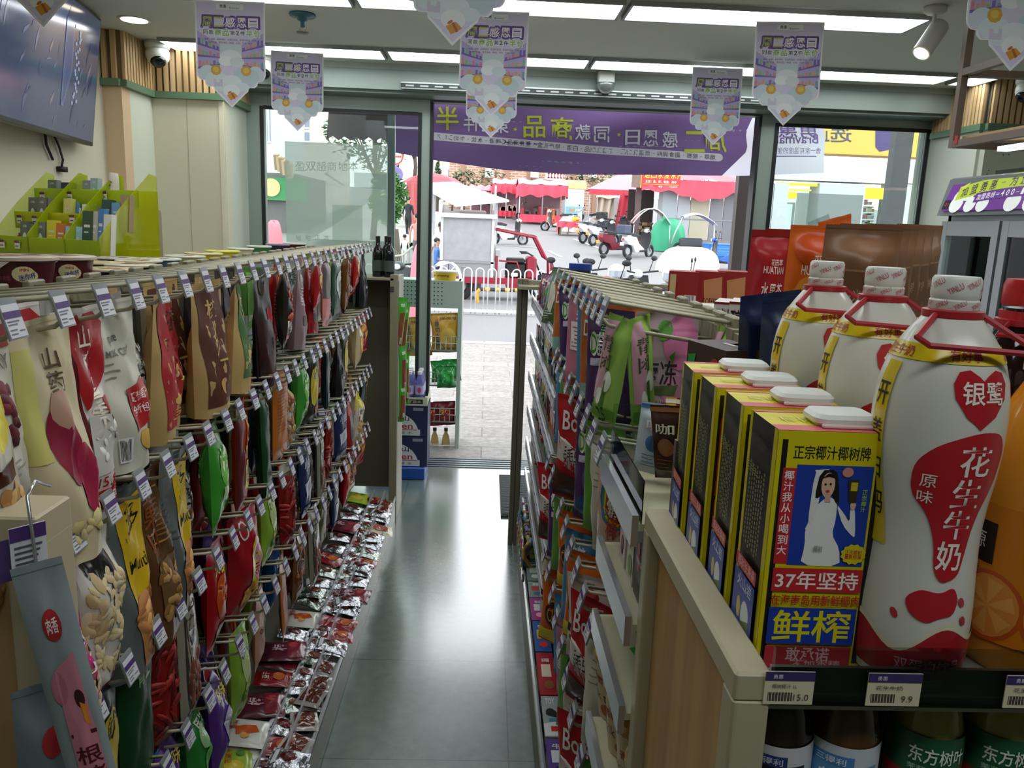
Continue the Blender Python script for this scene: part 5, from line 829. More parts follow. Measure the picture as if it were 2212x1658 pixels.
d('seven', 'slim lilac bag with bold black lettering', 'flat', .13, .29, .03, '#15171b', [('r', -.7, .05, .8, .95, '#bcbcd6'), ('v', '七', .05, .25, .08, '#1b1b20'), ('w', '外婆菜', .05, .52, .03, 1.1, '#1b1b20'), ('w', '腌菜', .1, .62, .03, .8, '#1b1b20'), ('e', -.2, .85, .16, .04, '#2c2c34'), ('e', .3, .85, .14, .035, '#2c2c34')])
d('tealor', 'teal and orange braised snack bag', 'flat', .15, .3, .03, '#2c4446', [('p', [(-.2, .1), (.8, .05), (.9, .6), (.0, .6)], '#a5542a'), ('n', -.1, .15, .7, .55, 16, ['#c2682c', '#7c3a1c'], .022), ('r', -.9, .7, .9, .95, '#3a6a6a')])
d('balloon', 'white and yellow bag with orange rings', 'pillow', .16, .25, .07, '#c9b98a', [('r', -.8, .05, .9, .3, '#cfd8c9'), ('b', -.1, .06, .6, .2), ('e', .3, .62, .45, .16, '#c98a2a'), ('e', .3, .62, .28, .1, '#e3cfa4'), ('e', -.5, .5, .3, .2, '#d99a2a')], .3)
d('jerky', 'clear framed pouch of dried meat', 'flat', .15, .31, .03, '#8f8b78', [('p', [(-.7, .14), (.7, .14), (.7, .92), (-.7, .92)], '#3a362c'), ('p', [(-.62, .16), (.62, .16), (.62, .9), (-.62, .9)], '#98947f'), ('n', -.5, .5, .5, .86, 18, ['#5a2c1c', '#7c4028'], .03, .6), ('b', -.4, .3, .2, .42)], .2)
d('purple', 'purple nut bag with almond picture', 'pillow', .19, .31, .08, '#35205c', [('e', -.1, .58, .55, .22, '#8c5a30'), ('n', -.5, .45, .35, .7, 30, ALM+['#c98a4e'], .017, .6), ('e', .6, .35, .3, .14, '#e3c78a'), ('e', -.3, .2, .22, .08, '#e6e0ea'), ('e', -.3, .2, .18, .065, '#b3222c'), ('w', '多味', .25, .8, .035, .8, '#c2a22c'), ('w', '好吃', -.3, .88, .04, .8, '#dcd6e2')], .28)
d('kouwa', 'red peanut bag with yellow name oval', 'pillow', .2, .3, .08, '#a51722', [('e', -.35, .16, .25, .09, '#e8e0da'), ('e', -.35, .16, .2, .07, '#b3222c'), ('e', .15, .5, .42, .26, '#e3c23a'), ('p', [(.1, .25), (.5, .3), (.7, .55), (.5, .72), (.2, .7), (.0, .45)], '#d98fae'), ('v', '口水娃', .28, .3, .038, '#8c1420'), ('n', -.5, .72, .6, .93, 18, ['#d9a24a', '#e6bc6c', '#b97f30'], .022, .7)], .25)
d('lime', 'lime green bag with white flashes', 'pillow', .15, .25, .05, '#8fb83a', [('p', [(-.6, .2), (.3, .1), (.7, .5), (-.2, .7)], '#d6e6a2'), ('w', 'orga', .1, .3, .04, 1.2, '#4a7a1c'), ('n', -.4, .6, .5, .85, 9, ['#6a9a2a', '#d9d36a'], .02)], .28)
d('peach', 'peach coloured biscuit bag', 'flat', .15, .24, .03, '#c99a80', [('w', 'organic', 0, .5, .03, 1.4, '#5a2c24'), ('l', -.6, .6, .6, .75, 4, '#8a5a4a'), ('r', -1, .04, 1, .2, '#d9b5a2')])
d('longred', 'long red tassel-like noodle bag', 'flat', .12, .3, .03, '#8c140f', [('n', -.8, .2, .8, .95, 20, ['#a5241a', '#6e0f0c'], .05, .2), ('r', -.9, .03, .9, .13, '#b9b3a2')])
d('dkblue', 'dark blue fish snack bag', 'flat', .14, .28, .03, '#1c2a55', [('w', '小鱼', 0, .3, .05, 1.1, '#c9d3e6'), ('p', [(-.6, .55), (.6, .5), (.7, .7), (-.5, .75)], '#c2c9d3'), ('r', -.9, .85, .9, .95, '#31406e')])
d('jelly', 'shiny green jelly bag', 'pillow', .15, .26, .08, '#2f8a34', [('e', .0, .6, .6, .2, '#66b84a'), ('e', -.2, .3, .4, .12, '#a9d39a'), ('w', '果冻', 0, .2, .04, 1.0, '#f0f4e0')], .15)
d('ring', 'purple bag with a white ring of sweets', 'pillow', .17, .26, .07, '#5c2c8a', [('e', .1, .55, .5, .22, '#cfc4d8'), ('e', .1, .55, .26, .11, '#6a3a98'), ('n', -.3, .38, .5, .72, 16, ['#e3dae6', '#b9a6cc'], .014), ('w', '怪味', 0, .18, .035, .9, '#e8d84a')], .22)
d('blue', 'bright blue crisp bag', 'pillow', .17, .25, .06, '#2c6ab8', [('e', 0, .5, .6, .2, '#7fb0e0'), ('w', '薯片', 0, .3, .045, 1.1, '#f2f4f6'), ('n', -.4, .5, .5, .75, 10, ['#e0c36a', '#d3a84a'], .025)], .2)
# small lying packs
d('foil', 'silver foil snack packet', 'pillow', .085, .11, .03, '#b9bcc0', [('e', 0, .5, .5, .22, '#5c1a18'), ('n', -.3, .4, .3, .6, 7, ['#7c2c1c', '#3f1410'], .01), ('p', [(-.8, .1), (.6, .08), (.7, .2), (-.7, .22)], '#e3e6e8')], .12, cat='snack packet', mk='foil')
d('foilg', 'silver packet with green print', 'pillow', .09, .12, .03, '#a9b3aa', [('p', [(-.7, .15), (.5, .1), (.8, .3), (-.5, .35)], '#2f6a3c'), ('e', .1, .6, .5, .2, '#6e3a24'), ('w', '泡椒', 0, .22, .014, .8, '#e8efe6')], .14, cat='snack packet', mk='foil')
d('ribbed', 'clear packet of dark ribbed bean curd', 'flat', .1, .08, .018, '#9a9690', [('p', [(-.7, .14), (.75, .14), (.75, .88), (-.7, .88)], '#3a120e')]+[('r', -.66, .18+.12*i, .7, .24+.12*i, '#6a2c1c') for i in range(6)], .12, cat='snack packet')
d('choc', 'brown glossy cake packet', 'flat', .1, .085, .022, '#b9b2aa', [('p', [(-.75, .14), (.75, .14), (.75, .86), (-.75, .86)], '#5c281a'), ('p', [(-.4, .3), (.3, .25), (.2, .4), (-.3, .45)], '#9a6a58'), ('r', -.75, .7, .75, .8, '#7c3a28')], .1, cat='snack packet')
d('redpk', 'small dark red spicy packet', 'flat', .09, .12, .02, '#8c1c1c', [('w', '豆干', 0, .3, .022, .9, '#eadccc'), ('e', 0, .65, .5, .16, '#c2682c'), ('l', -.6, .82, .6, .92, 3, '#d9b0a2')], .2, cat='snack packet')
d('starpk', 'cream packet with a red starburst of strips', 'flat', .13, .16, .02, '#c9c6a2', [('e', 0, .58, .62, .26, '#8c2414'), ('n', -.5, .38, .5, .78, 26, ['#a53a20', '#7c1c10', '#c2562c'], .02, .25), ('e', 0, .58, .18, .08, '#d8d6bc'), ('w', '开胃丝', -.1, .17, .03, 1.3, '#2c3020'), ('e', .6, .1, .25, .05, '#b3282c')], .25, cat='snack packet')
d('whitepk', 'white packet with an orange sausage picture', 'flat', .13, .13, .02, '#cfcdc2', [('p', [(-.4, .3), (.2, .25), (.4, .7), (-.1, .8)], '#c2541c'), ('w', '脆骨', .3, .2, .022, .7, '#a8241e'), ('e', -.4, .5, .2, .1, '#d9a24a')], .2, cat='snack packet')
d('limepk', 'lime and yellow packet with fruit pictures', 'flat', .15, .11, .02, '#9fb83c', [('e', -.3, .55, .35, .25, '#d9c23a'), ('w', '芒果干', .35, .4, .02, 1.0, '#c2541c'), ('e', .5, .7, .2, .12, '#5c8a2c')], .25, cat='snack packet')
d('peapk', 'dark green packet of roasted peas', 'flat', .14, .14, .02, '#2f4a24', [('n', -.8, .35, .8, .95, 46, ['#5c7a3c', '#6f8f4a', '#48662c'], .011, .95), ('e', .5, .2, .3, .12, '#8fa98a')], .25, cat='snack packet')
d('peanutpk', 'brown packet with a peanut picture', 'flat', .14, .14, .02, '#4a3020', [('p', [(-.2, .3), (.9, .3), (.9, .95), (-.2, .95)], '#a9844a'), ('n', -.1, .34, .8, .92, 26, ['#d9bf8c', '#c2a468'], .014, .5)], .25, cat='snack packet')
d('maroonpk', 'maroon pickled plum packet', 'flat', .13, .15, .025, '#5a2030', [('w', '梅', 0, .4, .05, .6, '#d3b4bc'), ('p', [(-.9, .6), (.9, .55), (.8, .9), (-.8, .95)], '#7c2430'), ('e', .3, .7, .3, .1, '#b3404a')], .2, cat='snack packet')
_bm = {}
_protos = []
def put_bag(key, loc, rot, label, group, seed=None):
    ds = D[key]; seed = (len(_bm) % 3) if seed is None else seed; k = (key, seed)
    if k not in _bm:
        _bm[k] = make_bag(ds[1], ds[2], ds[3], ds[4], ds[5], ds[6], seed*1.7+len(key), ds[7], ds[8], ds[10], ds[11]).build(ds[9].replace(' ', '_'), smooth=2); o = _bm[k]
    else: o = _bm[k].copy(); COL.objects.link(o)
    o.location = loc; o.rotation_euler = rot; o.scale = (1, .86 if ds[9] == 'snack bag' and 'hook' in label else 1, 1); return tag(o, label, ds[9], group)
BEIGE, BEIGE2 = M('#8f8a70', .45, .1), M('#6f6b58', .5, .1)
WIRE = M('#b0ab90', .4, .2); TAGP, TAGC, TAGV = M('#d3d4d8', .5), M('#c9d0d2', .2, kind='frost'), M('#4a2f6e', .5)
_hk = []
def hook(loc, rz, label, group, L=.28, tagang=0.):
    """double wire hook with a price tag; points along local +x, tip at the origin"""
    if not _hk or abs(_hk[0][1]-L) > .001:
        t = thing('display_hook', label, 'display hook', loc, rz, group)
        b = MB(); b.tube([(-L, -.012, -.03), (0, -.012, 0), (.004, 0, 0), (0, .012, 0), (-L, .012, -.03)], .0036, WIRE, 6); b.tube([(-L, 0, -.075), (-.03, 0, -.048), (0, 0, -.042), (.015, 0, -.03)], .0036, WIRE, 6); b.tube([(-L, -.012, -.03), (-L+.004, -.008, -.055), (-L+.004, 0, -.075)], .0036, WIRE, 6); b.build('wire', t, 1)
        MB().rbox(-L-.012, -.03, -.1, -L+.004, .03, -.018, BEIGE, .004).build('bracket', t)
        o = MB().at(.006, 0, .004, 0, 0, R(-16)).box(-.0015, -.021, -.048, .0015, .021, .006, TAGC).build('price_tag', t)
        b = MB().at(.008, 0, .004, 0, 0, R(-16)); b.box(-.0004, -.019, -.045, .0004, .019, -.002, TAGP); b.box(.0005, -.019, -.02, .0009, .019, -.011, TAGV)
        for i, (y0, z, y1) in enumerate(((-.016, -.024, .01), (-.016, -.028, .004), (-.016, -.035, -.001), (.004, -.037, .016), (-.016, -.04, -.002))): b.box(.0005, y0, z-.0012, .0009, y1, z+.0008, M('#77767e', .6))
        b.build('price_card', o); _hk[:] = [(t, L)]; return t
    return dup(_hk[0][0], loc, (0, 0, rz), label, group)
# ================================================================ left gondola
XP, XT, Y0L, Y1L = -.888, -.613, .98, 4.37
t = thing('gondola_shelf', 'long left gondola shelf of the aisle with wire hooks and beige panels', 'gondola shelf', (-.7, 2.6, 0)); ox, oy = .7, -2.6
def gl(x0, y0, z0, x1, y1, z1, m, nm, **k): return MB().box(x0+ox, y0+oy, z0, x1+ox, y1+oy, z1, m).build(nm, t, **k)
gl(XP-.03, Y0L, .08, XP-.012, Y1L, 1.5, M('#4a473c', .6), 'back_panel')
for z in (1.505, 1.17, .865, .565): gl(XP-.012, Y0L, z-.025, XP-.002, Y1L, z+.01, BEIGE, 'cross_bar')
gl(-1.22, Y0L-.0, 0, -.5, Y1L, .1, BEIGE2, 'base'); gl(-.5, Y0L, 0, -.483, Y1L, .105, M('#b3b2a8', .4, .2), 'kick_plate'); gl(-.88, Y0L, .1, -.483, Y1L, .112, M('#8d8a7c', .4), 'bottom_deck')
CHR = M('#b9bcc0', .22, .8)
for x, z1 in ((-.602, .176), (-.541, .172), (-.484, .135)): gl(x-.003, 1.05, .112, x+.003, Y1L, z1, M('#cfd2d4', .2, .5), 'tray_divider')
gl(-1.22, Y0L, 1.44, XP-.03, Y1L, 1.455, BEIGE, 'top_deck')
for y in (Y0L+.03, 2.1, 3.24, Y1L-.03): gl(XP-.04, y-.02, 0, XP-.0, y+.02, 1.52, BEIGE, 'upright')
WL = wood('#a88554', '#c39f69', 2, 9)
t = thing('gondola_end_board', 'wood grained end board with beige rim at the near end of the left gondola', 'end panel', (-.9, .93, 0)); MB().box(-.33, -.02, 0, .36, .02, 1.3, WL).build('board', t); RIM = M('#bdb090', .45)
MB().rbox(-.34, -.035, 1.29, .385, .045, 1.33, RIM, .004).build('top_rim', t); MB().rbox(.345, -.035, 0, .385, .045, 1.295, RIM, .004).build('side_rim', t)
# hooks and bags
rows = [('top', 1.56, .917, .118, 29, 'yell cherry goji hawth milk sunfl kred2 kred kbrown rice kgreen kblack kblack celery chips spicy greyp teal whitepk2 redp pink wgreen fish celery meat black redsm chips black'.split()),
        ('second', 1.225, 1.14, .117, 27, 'garlic pnut multi brownn multi sunfl green orig burnt olive dkgreen bluew orange clearn green dkgreen yblack seven tealor spicy black black yblack kbrown balloon balloon redsm orange'.split()),
        ('third', .92, 1.17, .117, 27, 'green yblack dkgreen longred jerky redsm spicy purple kouwa peach lime longred longred burnt dkblue black jerky kblack longred seven dkblue celery redp chips yell orange tealor'.split()),
        ('fourth', .62, 1.3, .118, 25, 'green blue ring jelly ring purple lime burnt peach lime orange blue meat longred jerky redsm olive tealor dkblue chips spicy meat meat balloon redsm'.split())]
q = random.Random(31); tw = 0
for rn, z, y0, dy, n, ds in rows:
    for k in range(n):
        y = y0+dy*k+(q.uniform(-.008, .008) if k else 0)
        if y > 4.28: continue
        hook((XT, y, z), q.uniform(-.04, .04), 'beige wire hook with price tag, %s of the %s row from the near end' % (ORD[k], rn), 'wire hooks on the left gondola')
        key = ds[k % len(ds)]
        if key not in D: key = 'redsm'
        wd_ = D[key][2]; big = rn in ('top', 'second') and k < 8
        rz = R(q.uniform(-10, 18)) if wd_ > .14 else R(q.uniform(-25, 15)); xo = -.022-(.055 if k % 2 and k > 4 else 0)-q.uniform(0, .02)
        if k == 0 and rn == 'top': xo = 0
        put_bag(key, (XT+xo, y, z-.05), (R(q.uniform(-4, 4)), R(q.uniform(-2, 5)), rz), '%s, front of %s %s-row hook from near end' % (D[key][0], ORD[k], rn), 'snack bags on the left hooks', seed=k % 2)
        if k % 3 != 1: put_bag(key, (XT+xo-.105, y+.006, z-.05), (R(q.uniform(-3, 3)), R(q.uniform(-2, 3)), rz+R(q.uniform(-6, 6))), '%s, behind the front bag on %s %s-row hook' % (D[key][0], ORD[k], rn), 'snack bags on the left hooks', seed=k % 2)
# lying packets in the trays
for lane, x, step, ds, y0 in (('front', -.512, .118, 'starpk foil choc choc ribbed ribbed ribbed foil redpk redpk foil maroonpk foil foil redpk foilg foil foil'.split(), 1.9),
                              ('middle', -.572, .108, 'redpk foil foilg foil foilg foil redpk foil foilg foil foil foilg foil foil redpk foil foil foil foilg foil foil foil'.split(), 1.55),
                              ('rear', -.68, .14, 'limepk peapk peanutpk limepk limepk whitepk maroonpk redpk maroonpk foil whitepk foilg foil foilg redpk foil foil maroonpk foil foil'.split(), 1.42)):
    y, k = y0, 0
    while y < 4.3 and k < 30:
        key = ds[k % len(ds)]; h = D[key][3]; flat = D[key][1] == 'flat'
        for j in range(2 if (k*7+len(lane)) % 3 == 0 and lane != 'middle' else 1):
            zz = .135+D[key][4]*.5+.016*j; tl = R(-90+q.uniform(4, 16)); 
            put_bag(key, (x-h*.42+(.0 if lane != 'rear' else .02), y+.012*j+q.uniform(-.008, .008), zz+.03*(lane == 'rear')), (0, tl, R(q.uniform(-14, 14))), '%s%s, %s from near end in %s tray lane' % ('upper ' if j else '', D[key][0], ORD[k], lane), 'packets in the left bottom trays', seed=(k+j) % 2)
        y += step*(.9 if h < .13 else 1.15); k += 1
# slim sausage pouch and clip on the near end panel
p = onY(82, 1245, .84); b = MB(); b.tube([(p.x-.012, .9, p.z+.085), (p.x-.012, .87, p.z+.1), (p.x-.01, .85, p.z+.09), (p.x-.004, .845, p.z+.02), (p.x, .84, p.z-.01), (p.x+.006, .835, p.z-.005)], .0022, CHR, 6); tag(b.build('wire_clip', smooth=1), 'thin chrome wire clip hanging on the near end panel rim', 'clip')
b = make_bag('flat', .05, .37, .02, '#8e9c9c', [('e', .0, .2, .36, .055, '#a82a2c'), ('w', '肉香', 0, .2, .02, .45, '#f0e6e0'), ('p', [(-.4, .36), (.5, .3), (.75, .96), (-.5, .96)], '#c98090'), ('e', -.35, .42, .3, .06, '#b86a7c'), ('e', .3, .47, .2, .035, '#3a1f1c'), ('p', [(.25, .48), (.5, .5), (.45, .58), (.3, .56)], '#d98a2c'), ('v', '一根猪肉小', .12, .6, .026, '#5a1420')], 2.2, .35)
o = b.build('sausage_pouch', smooth=2, loc=(p.x+.005, .835, p.z)); o.rotation_euler = (R(8), R(3), R(-60)); tag(o, 'slim grey and pink sausage pouch hanging on the near end panel', 'snack bag')
b = make_bag('flat', .075, .36, .03, '#6f7a80', [('e', .0, .2, .36, .055, '#a82a2c')], 1.2, .35); o = b.build('sausage_pouch', smooth=2, loc=(p.x-.02, .875, p.z-.17)); o.rotation_euler = (0, R(2), R(-50)); tag(o, 'second grey sausage pouch hanging lower behind the pink one', 'snack bag')
pp = onY(62, 1185, .85); t = thing('price_card', 'purple and white price card clipped to the near end panel', 'price card', pp, R(-40)); t.scale = (1, .62, .8); b = MB(); b.box(-.001, -.03, -.03, .001, .03, .035, TAGP); b.box(.0012, -.03, .015, .0018, .03, .035, TAGV)
for i in range(4): b.box(.0012, -.024, -.02+.008*i, .0018, .01+.004*i, -.017+.008*i, M('#55545e', .6))
b.build('card', t); MB().box(-.004, -.05, -.04, -.002, -.012, .02, M('#4a3468', .5)).build('backing_card', t)
# end unit facing the door, post and hanging strip
t = thing('end_unit', 'beige end unit with post at the door end of the left gondola', 'end unit', (-.7, 4.46, 0)); MB().rbox(.178, -.09, 0, .222, -.045, 1.393, BEIGE, .003).build('post', t); MB().box(.2, -.045, 0, .222, .2, 1.38, M('#a8a193', .5)).build('side_panel', t); MB().rbox(-.3, -.09, 1.36, .2, .2, 1.375, BEIGE, .003).build('top_shelf', t); MB().box(-.3, .18, .1, .2, .2, 1.36, BEIGE2).build('back', t)
for x in (.19,): MB().rbox(x-.01, -.095, 1.3, x+.01, -.088, 1.33, M('#3a382e', .6), .003).build('slot', t)
def bottle(name, label, loc, prof, m, parts=(), cat='bottle', group=None, n=20):
    t = thing(name, label, cat, loc, 0, group); MB().lathe(prof, m, n).build('body', t, 2)
    for nm, pr, mm in parts: MB().lathe(pr, mm, n).build(nm, t, 2)
    return t
wp = [(.001, 0), (.028, 0), (.03, .004), (.03, .125), (.024, .15), (.013, .168), (.0115, .215), (.001, .215)]
w0 = None
for i, (x, y) in enumerate(((-.535, 4.44), (-.6, 4.46), (-.545, 4.52), (-.61, 4.54), (-.57, 4.6))):
    lb = 'dark wine bottle standing on the end unit, %s from the aisle' % ORD[i]
    if not w0: w0 = bottle('wine_bottle', lb, (x, y, 1.376), wp, M('#101512', .08), [('label', [(.0306, .03), (.0306, .09)], M('#3d4a44', .5)), ('capsule', [(.0125, .175), (.0125, .217), (.001, .218)], M('#141012', .4))], group='wine bottles on the end unit')
    else: dup(w0, (x, y, 1.376), (0, 0, i), lb)
for i, (y, z, L) in enumerate(((4.4, 1.25, .3), (4.44, 1.22, .34), (4.41, .98, .28), (4.45, .93, .3), (4.42, .76, .22))):
    b = make_bag('flat', .055, L, .02, '#4fa63a', [('r', -.5, .28, .6, .93, '#8a4a34'), ('w', '香肠', 0, .14, .018, .9, '#e6efd8'), ('b', .1, .75, .5, .86)], i, .22)
    o = b.build('sausage_pack', smooth=2, loc=(-.455+.012*(i % 2), y, z)); o.rotation_euler = (R(q.uniform(-5, 5)), R(4), R(q.uniform(-60, -35))); tag(o, 'long green sausage packet hanging on the end unit strip, %s from the top' % ORD[i], 'sausage packet', 'green sausage packets')
tag(MB().box(-.476, 4.395, .6, -.473, 4.43, 1.36, M('#d9dcd8', .3)).build('hanging_strip'), 'white plastic hanging strip on the end unit behind the green packets', 'strip')
# ================================================================ right gondola
d('gummyg', 'slim pale green jelly pouch with white flowers', 'flat', .074, .2, .025, '#9cc85c', [('p', [(-.9, .06), (.1, .04), (-.1, .75), (-.9, .8)], '#d8a9b6'), ('e', .2, .6, .3, .1, '#e6eedd'), ('e', -.3, .75, .25, .08, '#e9efe0'), ('p', [(-.05, .6), (.1, .58), (.15, .85), (-.1, .85)], '#3f7a2c'), ('v', '青团', -.2, .25, .03, '#4a5a44'), ('r', -.95, .86, .95, .97, '#6fb23c'), ('w', '25', .0, .92, .03, .6, '#2a4a1c')], .3)
d('gummyp', 'large pink and lilac plum jelly pouch', 'flat', .14, .27, .03, '#b59aa6', [('e', .5, .2, .5, .2, '#d47aa2'), ('e', -.3, .75, .5, .18, '#c8b4b2'), ('e', .4, .6, .4, .2, '#c98aa2'), ('e', 0, .12, .25, .07, '#5a9a3c'), ('w', '梅冻', -.1, .42, .05, 1.1, '#2f2a30'), ('p', [(-.5, .52), (.5, .5), (.4, .58), (-.4, .58)], '#5c6a44'), ('w', '日式梅冻', -.1, .66, .022, .9, '#b0405c'), ('r', -.98, .84, .98, .97, '#8fb27a'), ('p', [(.3, .7), (.5, .66), (.4, .76)], '#4a8a34'), ('p', [(.2, .3), (.4, .26), (.3, .36)], '#4a8a34')], .3)
d('grape', 'purple grape gummy pouch with a green D', 'flat', .13, .25, .04, '#43285c', [('w', '葡萄', .2, .12, .04, 1.0, '#7fc24a'), ('w', '萄皮', .2, .28, .05, 1.1, '#e6e6ea'), ('e', -.45, .28, .2, .1, '#e6f0dc'), ('w', 'D', -.45, .28, .04, .28, '#3f9a34'), ('p', [(-.6, .4), (.7, .36), (.7, .42), (-.6, .46)], '#b9b2cc'), ('e', .1, .6, .4, .16, '#6a4a8a'), ('e', .1, .62, .25, .1, '#cdbb8a'), ('e', -.2, .85, .5, .1, '#2c4a7a')], .3)
d('orang', 'orange peach gummy pouch with citrus slices', 'flat', .13, .25, .04, '#b8642a', [('e', .2, .5, .4, .16, '#d98a4a'), ('e', .2, .5, .3, .12, '#e8b87a'), ('w', 'D橙', -.2, .2, .045, 1.0, '#e8eef4'), ('p', [(-.8, .7), (.7, .62), (.8, .92), (-.8, .95)], '#7fa89a')], .3)
d('sky', 'slim sky blue gummy bag', 'flat', .11, .25, .03, '#3f86b0', [('e', .2, .5, .4, .16, '#2c4f98'), ('w', '软糖', 0, .2, .04, 1.0, '#dfeef4'), ('e', .1, .85, .4, .1, '#e0a0a8')], .3)
d('pinkb', 'pink and white fruit sweet bag', 'flat', .13, .23, .03, '#c27a8c', [('r', -.7, .3, .7, .6, '#e8dcd8'), ('w', '果汁', 0, .2, .04, .9, '#f4eef0'), ('l', -.6, .34, .6, .58, 6, '#a84a5c')], .3)
d('rainb', 'cream pouch with a rainbow ring', 'flat', .13, .24, .04, '#c7ab96', [('r', -1, .0, 1, .14, '#9fb0b0'), ('e', .1, .34, .75, .21, '#3a6ab0'), ('e', .12, .34, .68, .19, '#4a9a4a'), ('e', .14, .34, .62, .175, '#e0c03a'), ('e', .16, .34, .56, .155, '#8c2a2c'), ('w', '彩虹', .2, .3, .045, .95, '#f4f0ea'), ('w', '糖果', .2, .4, .03, .8, '#f4f0ea'), ('w', '棒棒', .2, .54, .04, .9, '#b0402c'), ('p', [(-.7, .7), (-.2, .62), (-.1, .85), (-.6, .9)], '#9fc29a'), ('e', .4, .82, .25, .09, '#e8e4dc'), ('e', -.3, .88, .3, .08, '#d9a24a')], .2)
d('stone', 'white and brown bag lettered STONE CANDY', 'pillow', .15, .2, .04, '#d3cdbf', [('w', 'STONE·CANDY', 0, .4, .03, 1.6, '#26221e'), ('w', 'CHOCOLATE', 0, .5, .018, 1.2, '#8c6a3a'), ('r', -.98, .58, .98, .68, '#3a2a20'), ('n', -.7, .72, .7, .92, 14, ['#8c7a64', '#5c4a3a', '#b9a98c'], .02), ('e', 0, .2, .3, .08, '#9a2a2c')], .25)
d('cater', 'red and white caterpillar gummy bag', 'pillow', .2, .26, .05, '#b3202a', [('p', [(-1, .35), (1, .62), (1, .8), (-1, .62)], '#d9d3c8'), ('w', 'Boyumi', .0, .25, .06, 1.5, '#f0ece4'), ('w', '毛毛虫', -.4, .52, .035, .7, '#26221e'), ('w', 'GUMMY', -.3, .64, .03, .7, '#b3202a'), ('p', [(-1, .7), (.2, .78), (.2, .97), (-1, .97)], '#4a2c24'), ('e', .6, .82, .3, .12, '#7a3a98')], .25)
d('whiteb', 'puffy plain white sweet bag', 'pillow', .14, .24, .06, '#c9c7b6', [('e', .3, .8, .3, .1, '#5c4a3a'), ('l', -.5, .2, .2, .4, 4, '#8a887c')], .3)
d('reese', 'orange chocolate bag with a brown oval', 'pillow', .15, .22, .04, '#d2641c', [('e', 0, .55, .7, .2, '#4a2014'), ('w', 'CUPS', 0, .55, .045, 1.0, '#e0a02a'), ('p', [(-1, .8), (1, .75), (1, .97), (-1, .97)], '#e0c82c')], .25)
d('zipg', 'green ribbed sweet bag with a lime leaf', 'flat', .12, .24, .03, '#5c9a3a', [('e', 0, .5, .3, .12, '#c9df8a'), ('w', '100', 0, .15, .03, .8, '#20301a'), ('r', -.5, .3, .5, .36, '#2c4a1c'), ('e', .2, .8, .4, .12, '#b0303a')], .3)
XR, XRP = .22, .44
t = thing('gondola_shelf', 'right gondola shelf of the aisle with open trays and wire hooks', 'gondola shelf', (.55, 2.6, 0)); ox, oy = -.55, -2.6
def gr(x0, y0, z0, x1, y1, z1, m, nm): return MB().box(x0+ox, y0+oy, z0, x1+ox, y1+oy, z1, m).build(nm, t)
gr(XRP, 1.0, .1, XRP+.015, 1.36, 1.29, M('#4a473c', .6), 'back_panel'); gr(.33, 1.02, 1.385, .47, 1.3, 1.4, BEIGE, 'top_deck'); gr(XRP, 1.36, .1, XRP+.015, 2.46, 1.5, M('#4a473c', .6), 'back_panel'); gr(.2, 1.0, 0, .95, 4.1, .13, BEIGE2, 'base'); gr(XRP+.02, 1.0, 1.385, .95, 3.6, 1.4, BEIGE, 'top_deck'); gr(.93, 1.0, .13, .95, 3.6, 1.384, M('#8d8a7c', .5), 'outer_board')
for z in (1.505, 1.275, .935, .65): gr(XRP-.01, 1.3, z-.025, XRP, 2.46, z+.01, BEIGE, 'cross_bar')
for y, zz in ((1.02, 1.29), (1.38, 1.52), (2.46, 1.52)): gr(XRP-.012, y-.02, 0, XRP+.03, y+.02, zz, BEIGE, 'upright')
SHZ = (1.31, 1.12, .93, .75, .57, .4)
for z in SHZ:
    gr(.24, 2.5, z-.012, .52, 4.05, z, BEIGE2, 'shelf'); gr(.232, 2.5, z-.03, .24, 4.05, z+.028, M('#c9ccce', .15, .6), 'price_rail')
    o = gr(.2295, 2.52, z-.024, .232, 4.03, z+.02, M('#a9adb0', .4), 'rail_strip'); y = 2.55; qq = random.Random(int(z*100)); c0 = None
    while y < 3.98:
        if c0 is None: b = MB(); b.box(.2285+ox, 0, z-.022, .2295+ox, .045, z+.018, TAGP); b.box(.228+ox, 0, z+.008, .2285+ox, .045, z+.018, TAGV); c0 = c = b.build('price_card', o)
        else: c = c0.copy(); COL.objects.link(c); c.parent = o
        c.location.y = y+oy; y += qq.uniform(.06, .16)
for x0, y0, x1, y1 in ((.158, 4.03, .182, 4.1), (.184, 4.03, .212, 4.1), (.5, 4.03, .53, 4.1)): MB().rbox(x0+ox, y0+oy, 0, x1+ox, y1+oy, 1.418, M('#6b6755', .5, .1), .003).build('post', t)  # darker than the other beige: backlit shade put into the post colour
gr(.21, 4.04, 1.39, .95, 4.09, 1.412, BEIGE, 'top_bar'); gr(.16, 3.9, 1.375, .53, 4.03, 1.39, BEIGE, 'end_bracket')
for x, z1 in ((.205, .2), (.27, .44), (.31, .47)): gr(x-.003, 1.35, z1-.07, x+.003, 4.02, z1, M('#cfd2d4', .15, .7), 'tray_rail')
gr(.265, 1.35, .375, XRP, 4.02, .385, BEIGE2, 'tray')
q = random.Random(77)
rr = [('top', 1.557, [1.41, 1.5, 1.58, 1.68, 1.8, 1.93, 2.07, 2.22, 2.38], 'gummyg gummyp grape orang sky pinkb sky grape orang'.split()), ('second', 1.325, [1.34, 1.45, 1.56, 1.68, 1.8, 1.92, 2.05, 2.18, 2.31], 'rainb whiteb zipg grape cater zipg pinkb zipg sky'.split()),
      ('third', .985, [1.34, 1.46, 1.58, 1.7, 1.83, 1.96, 2.1, 2.24, 2.38], 'whiteb cater stone reese sky reese zipg grape cater'.split()), ('fourth', .7, [1.36, 1.5, 1.64, 1.78, 1.92, 2.06, 2.2, 2.34], 'zipg cater whiteb zipg pinkb sky reese stone'.split())]
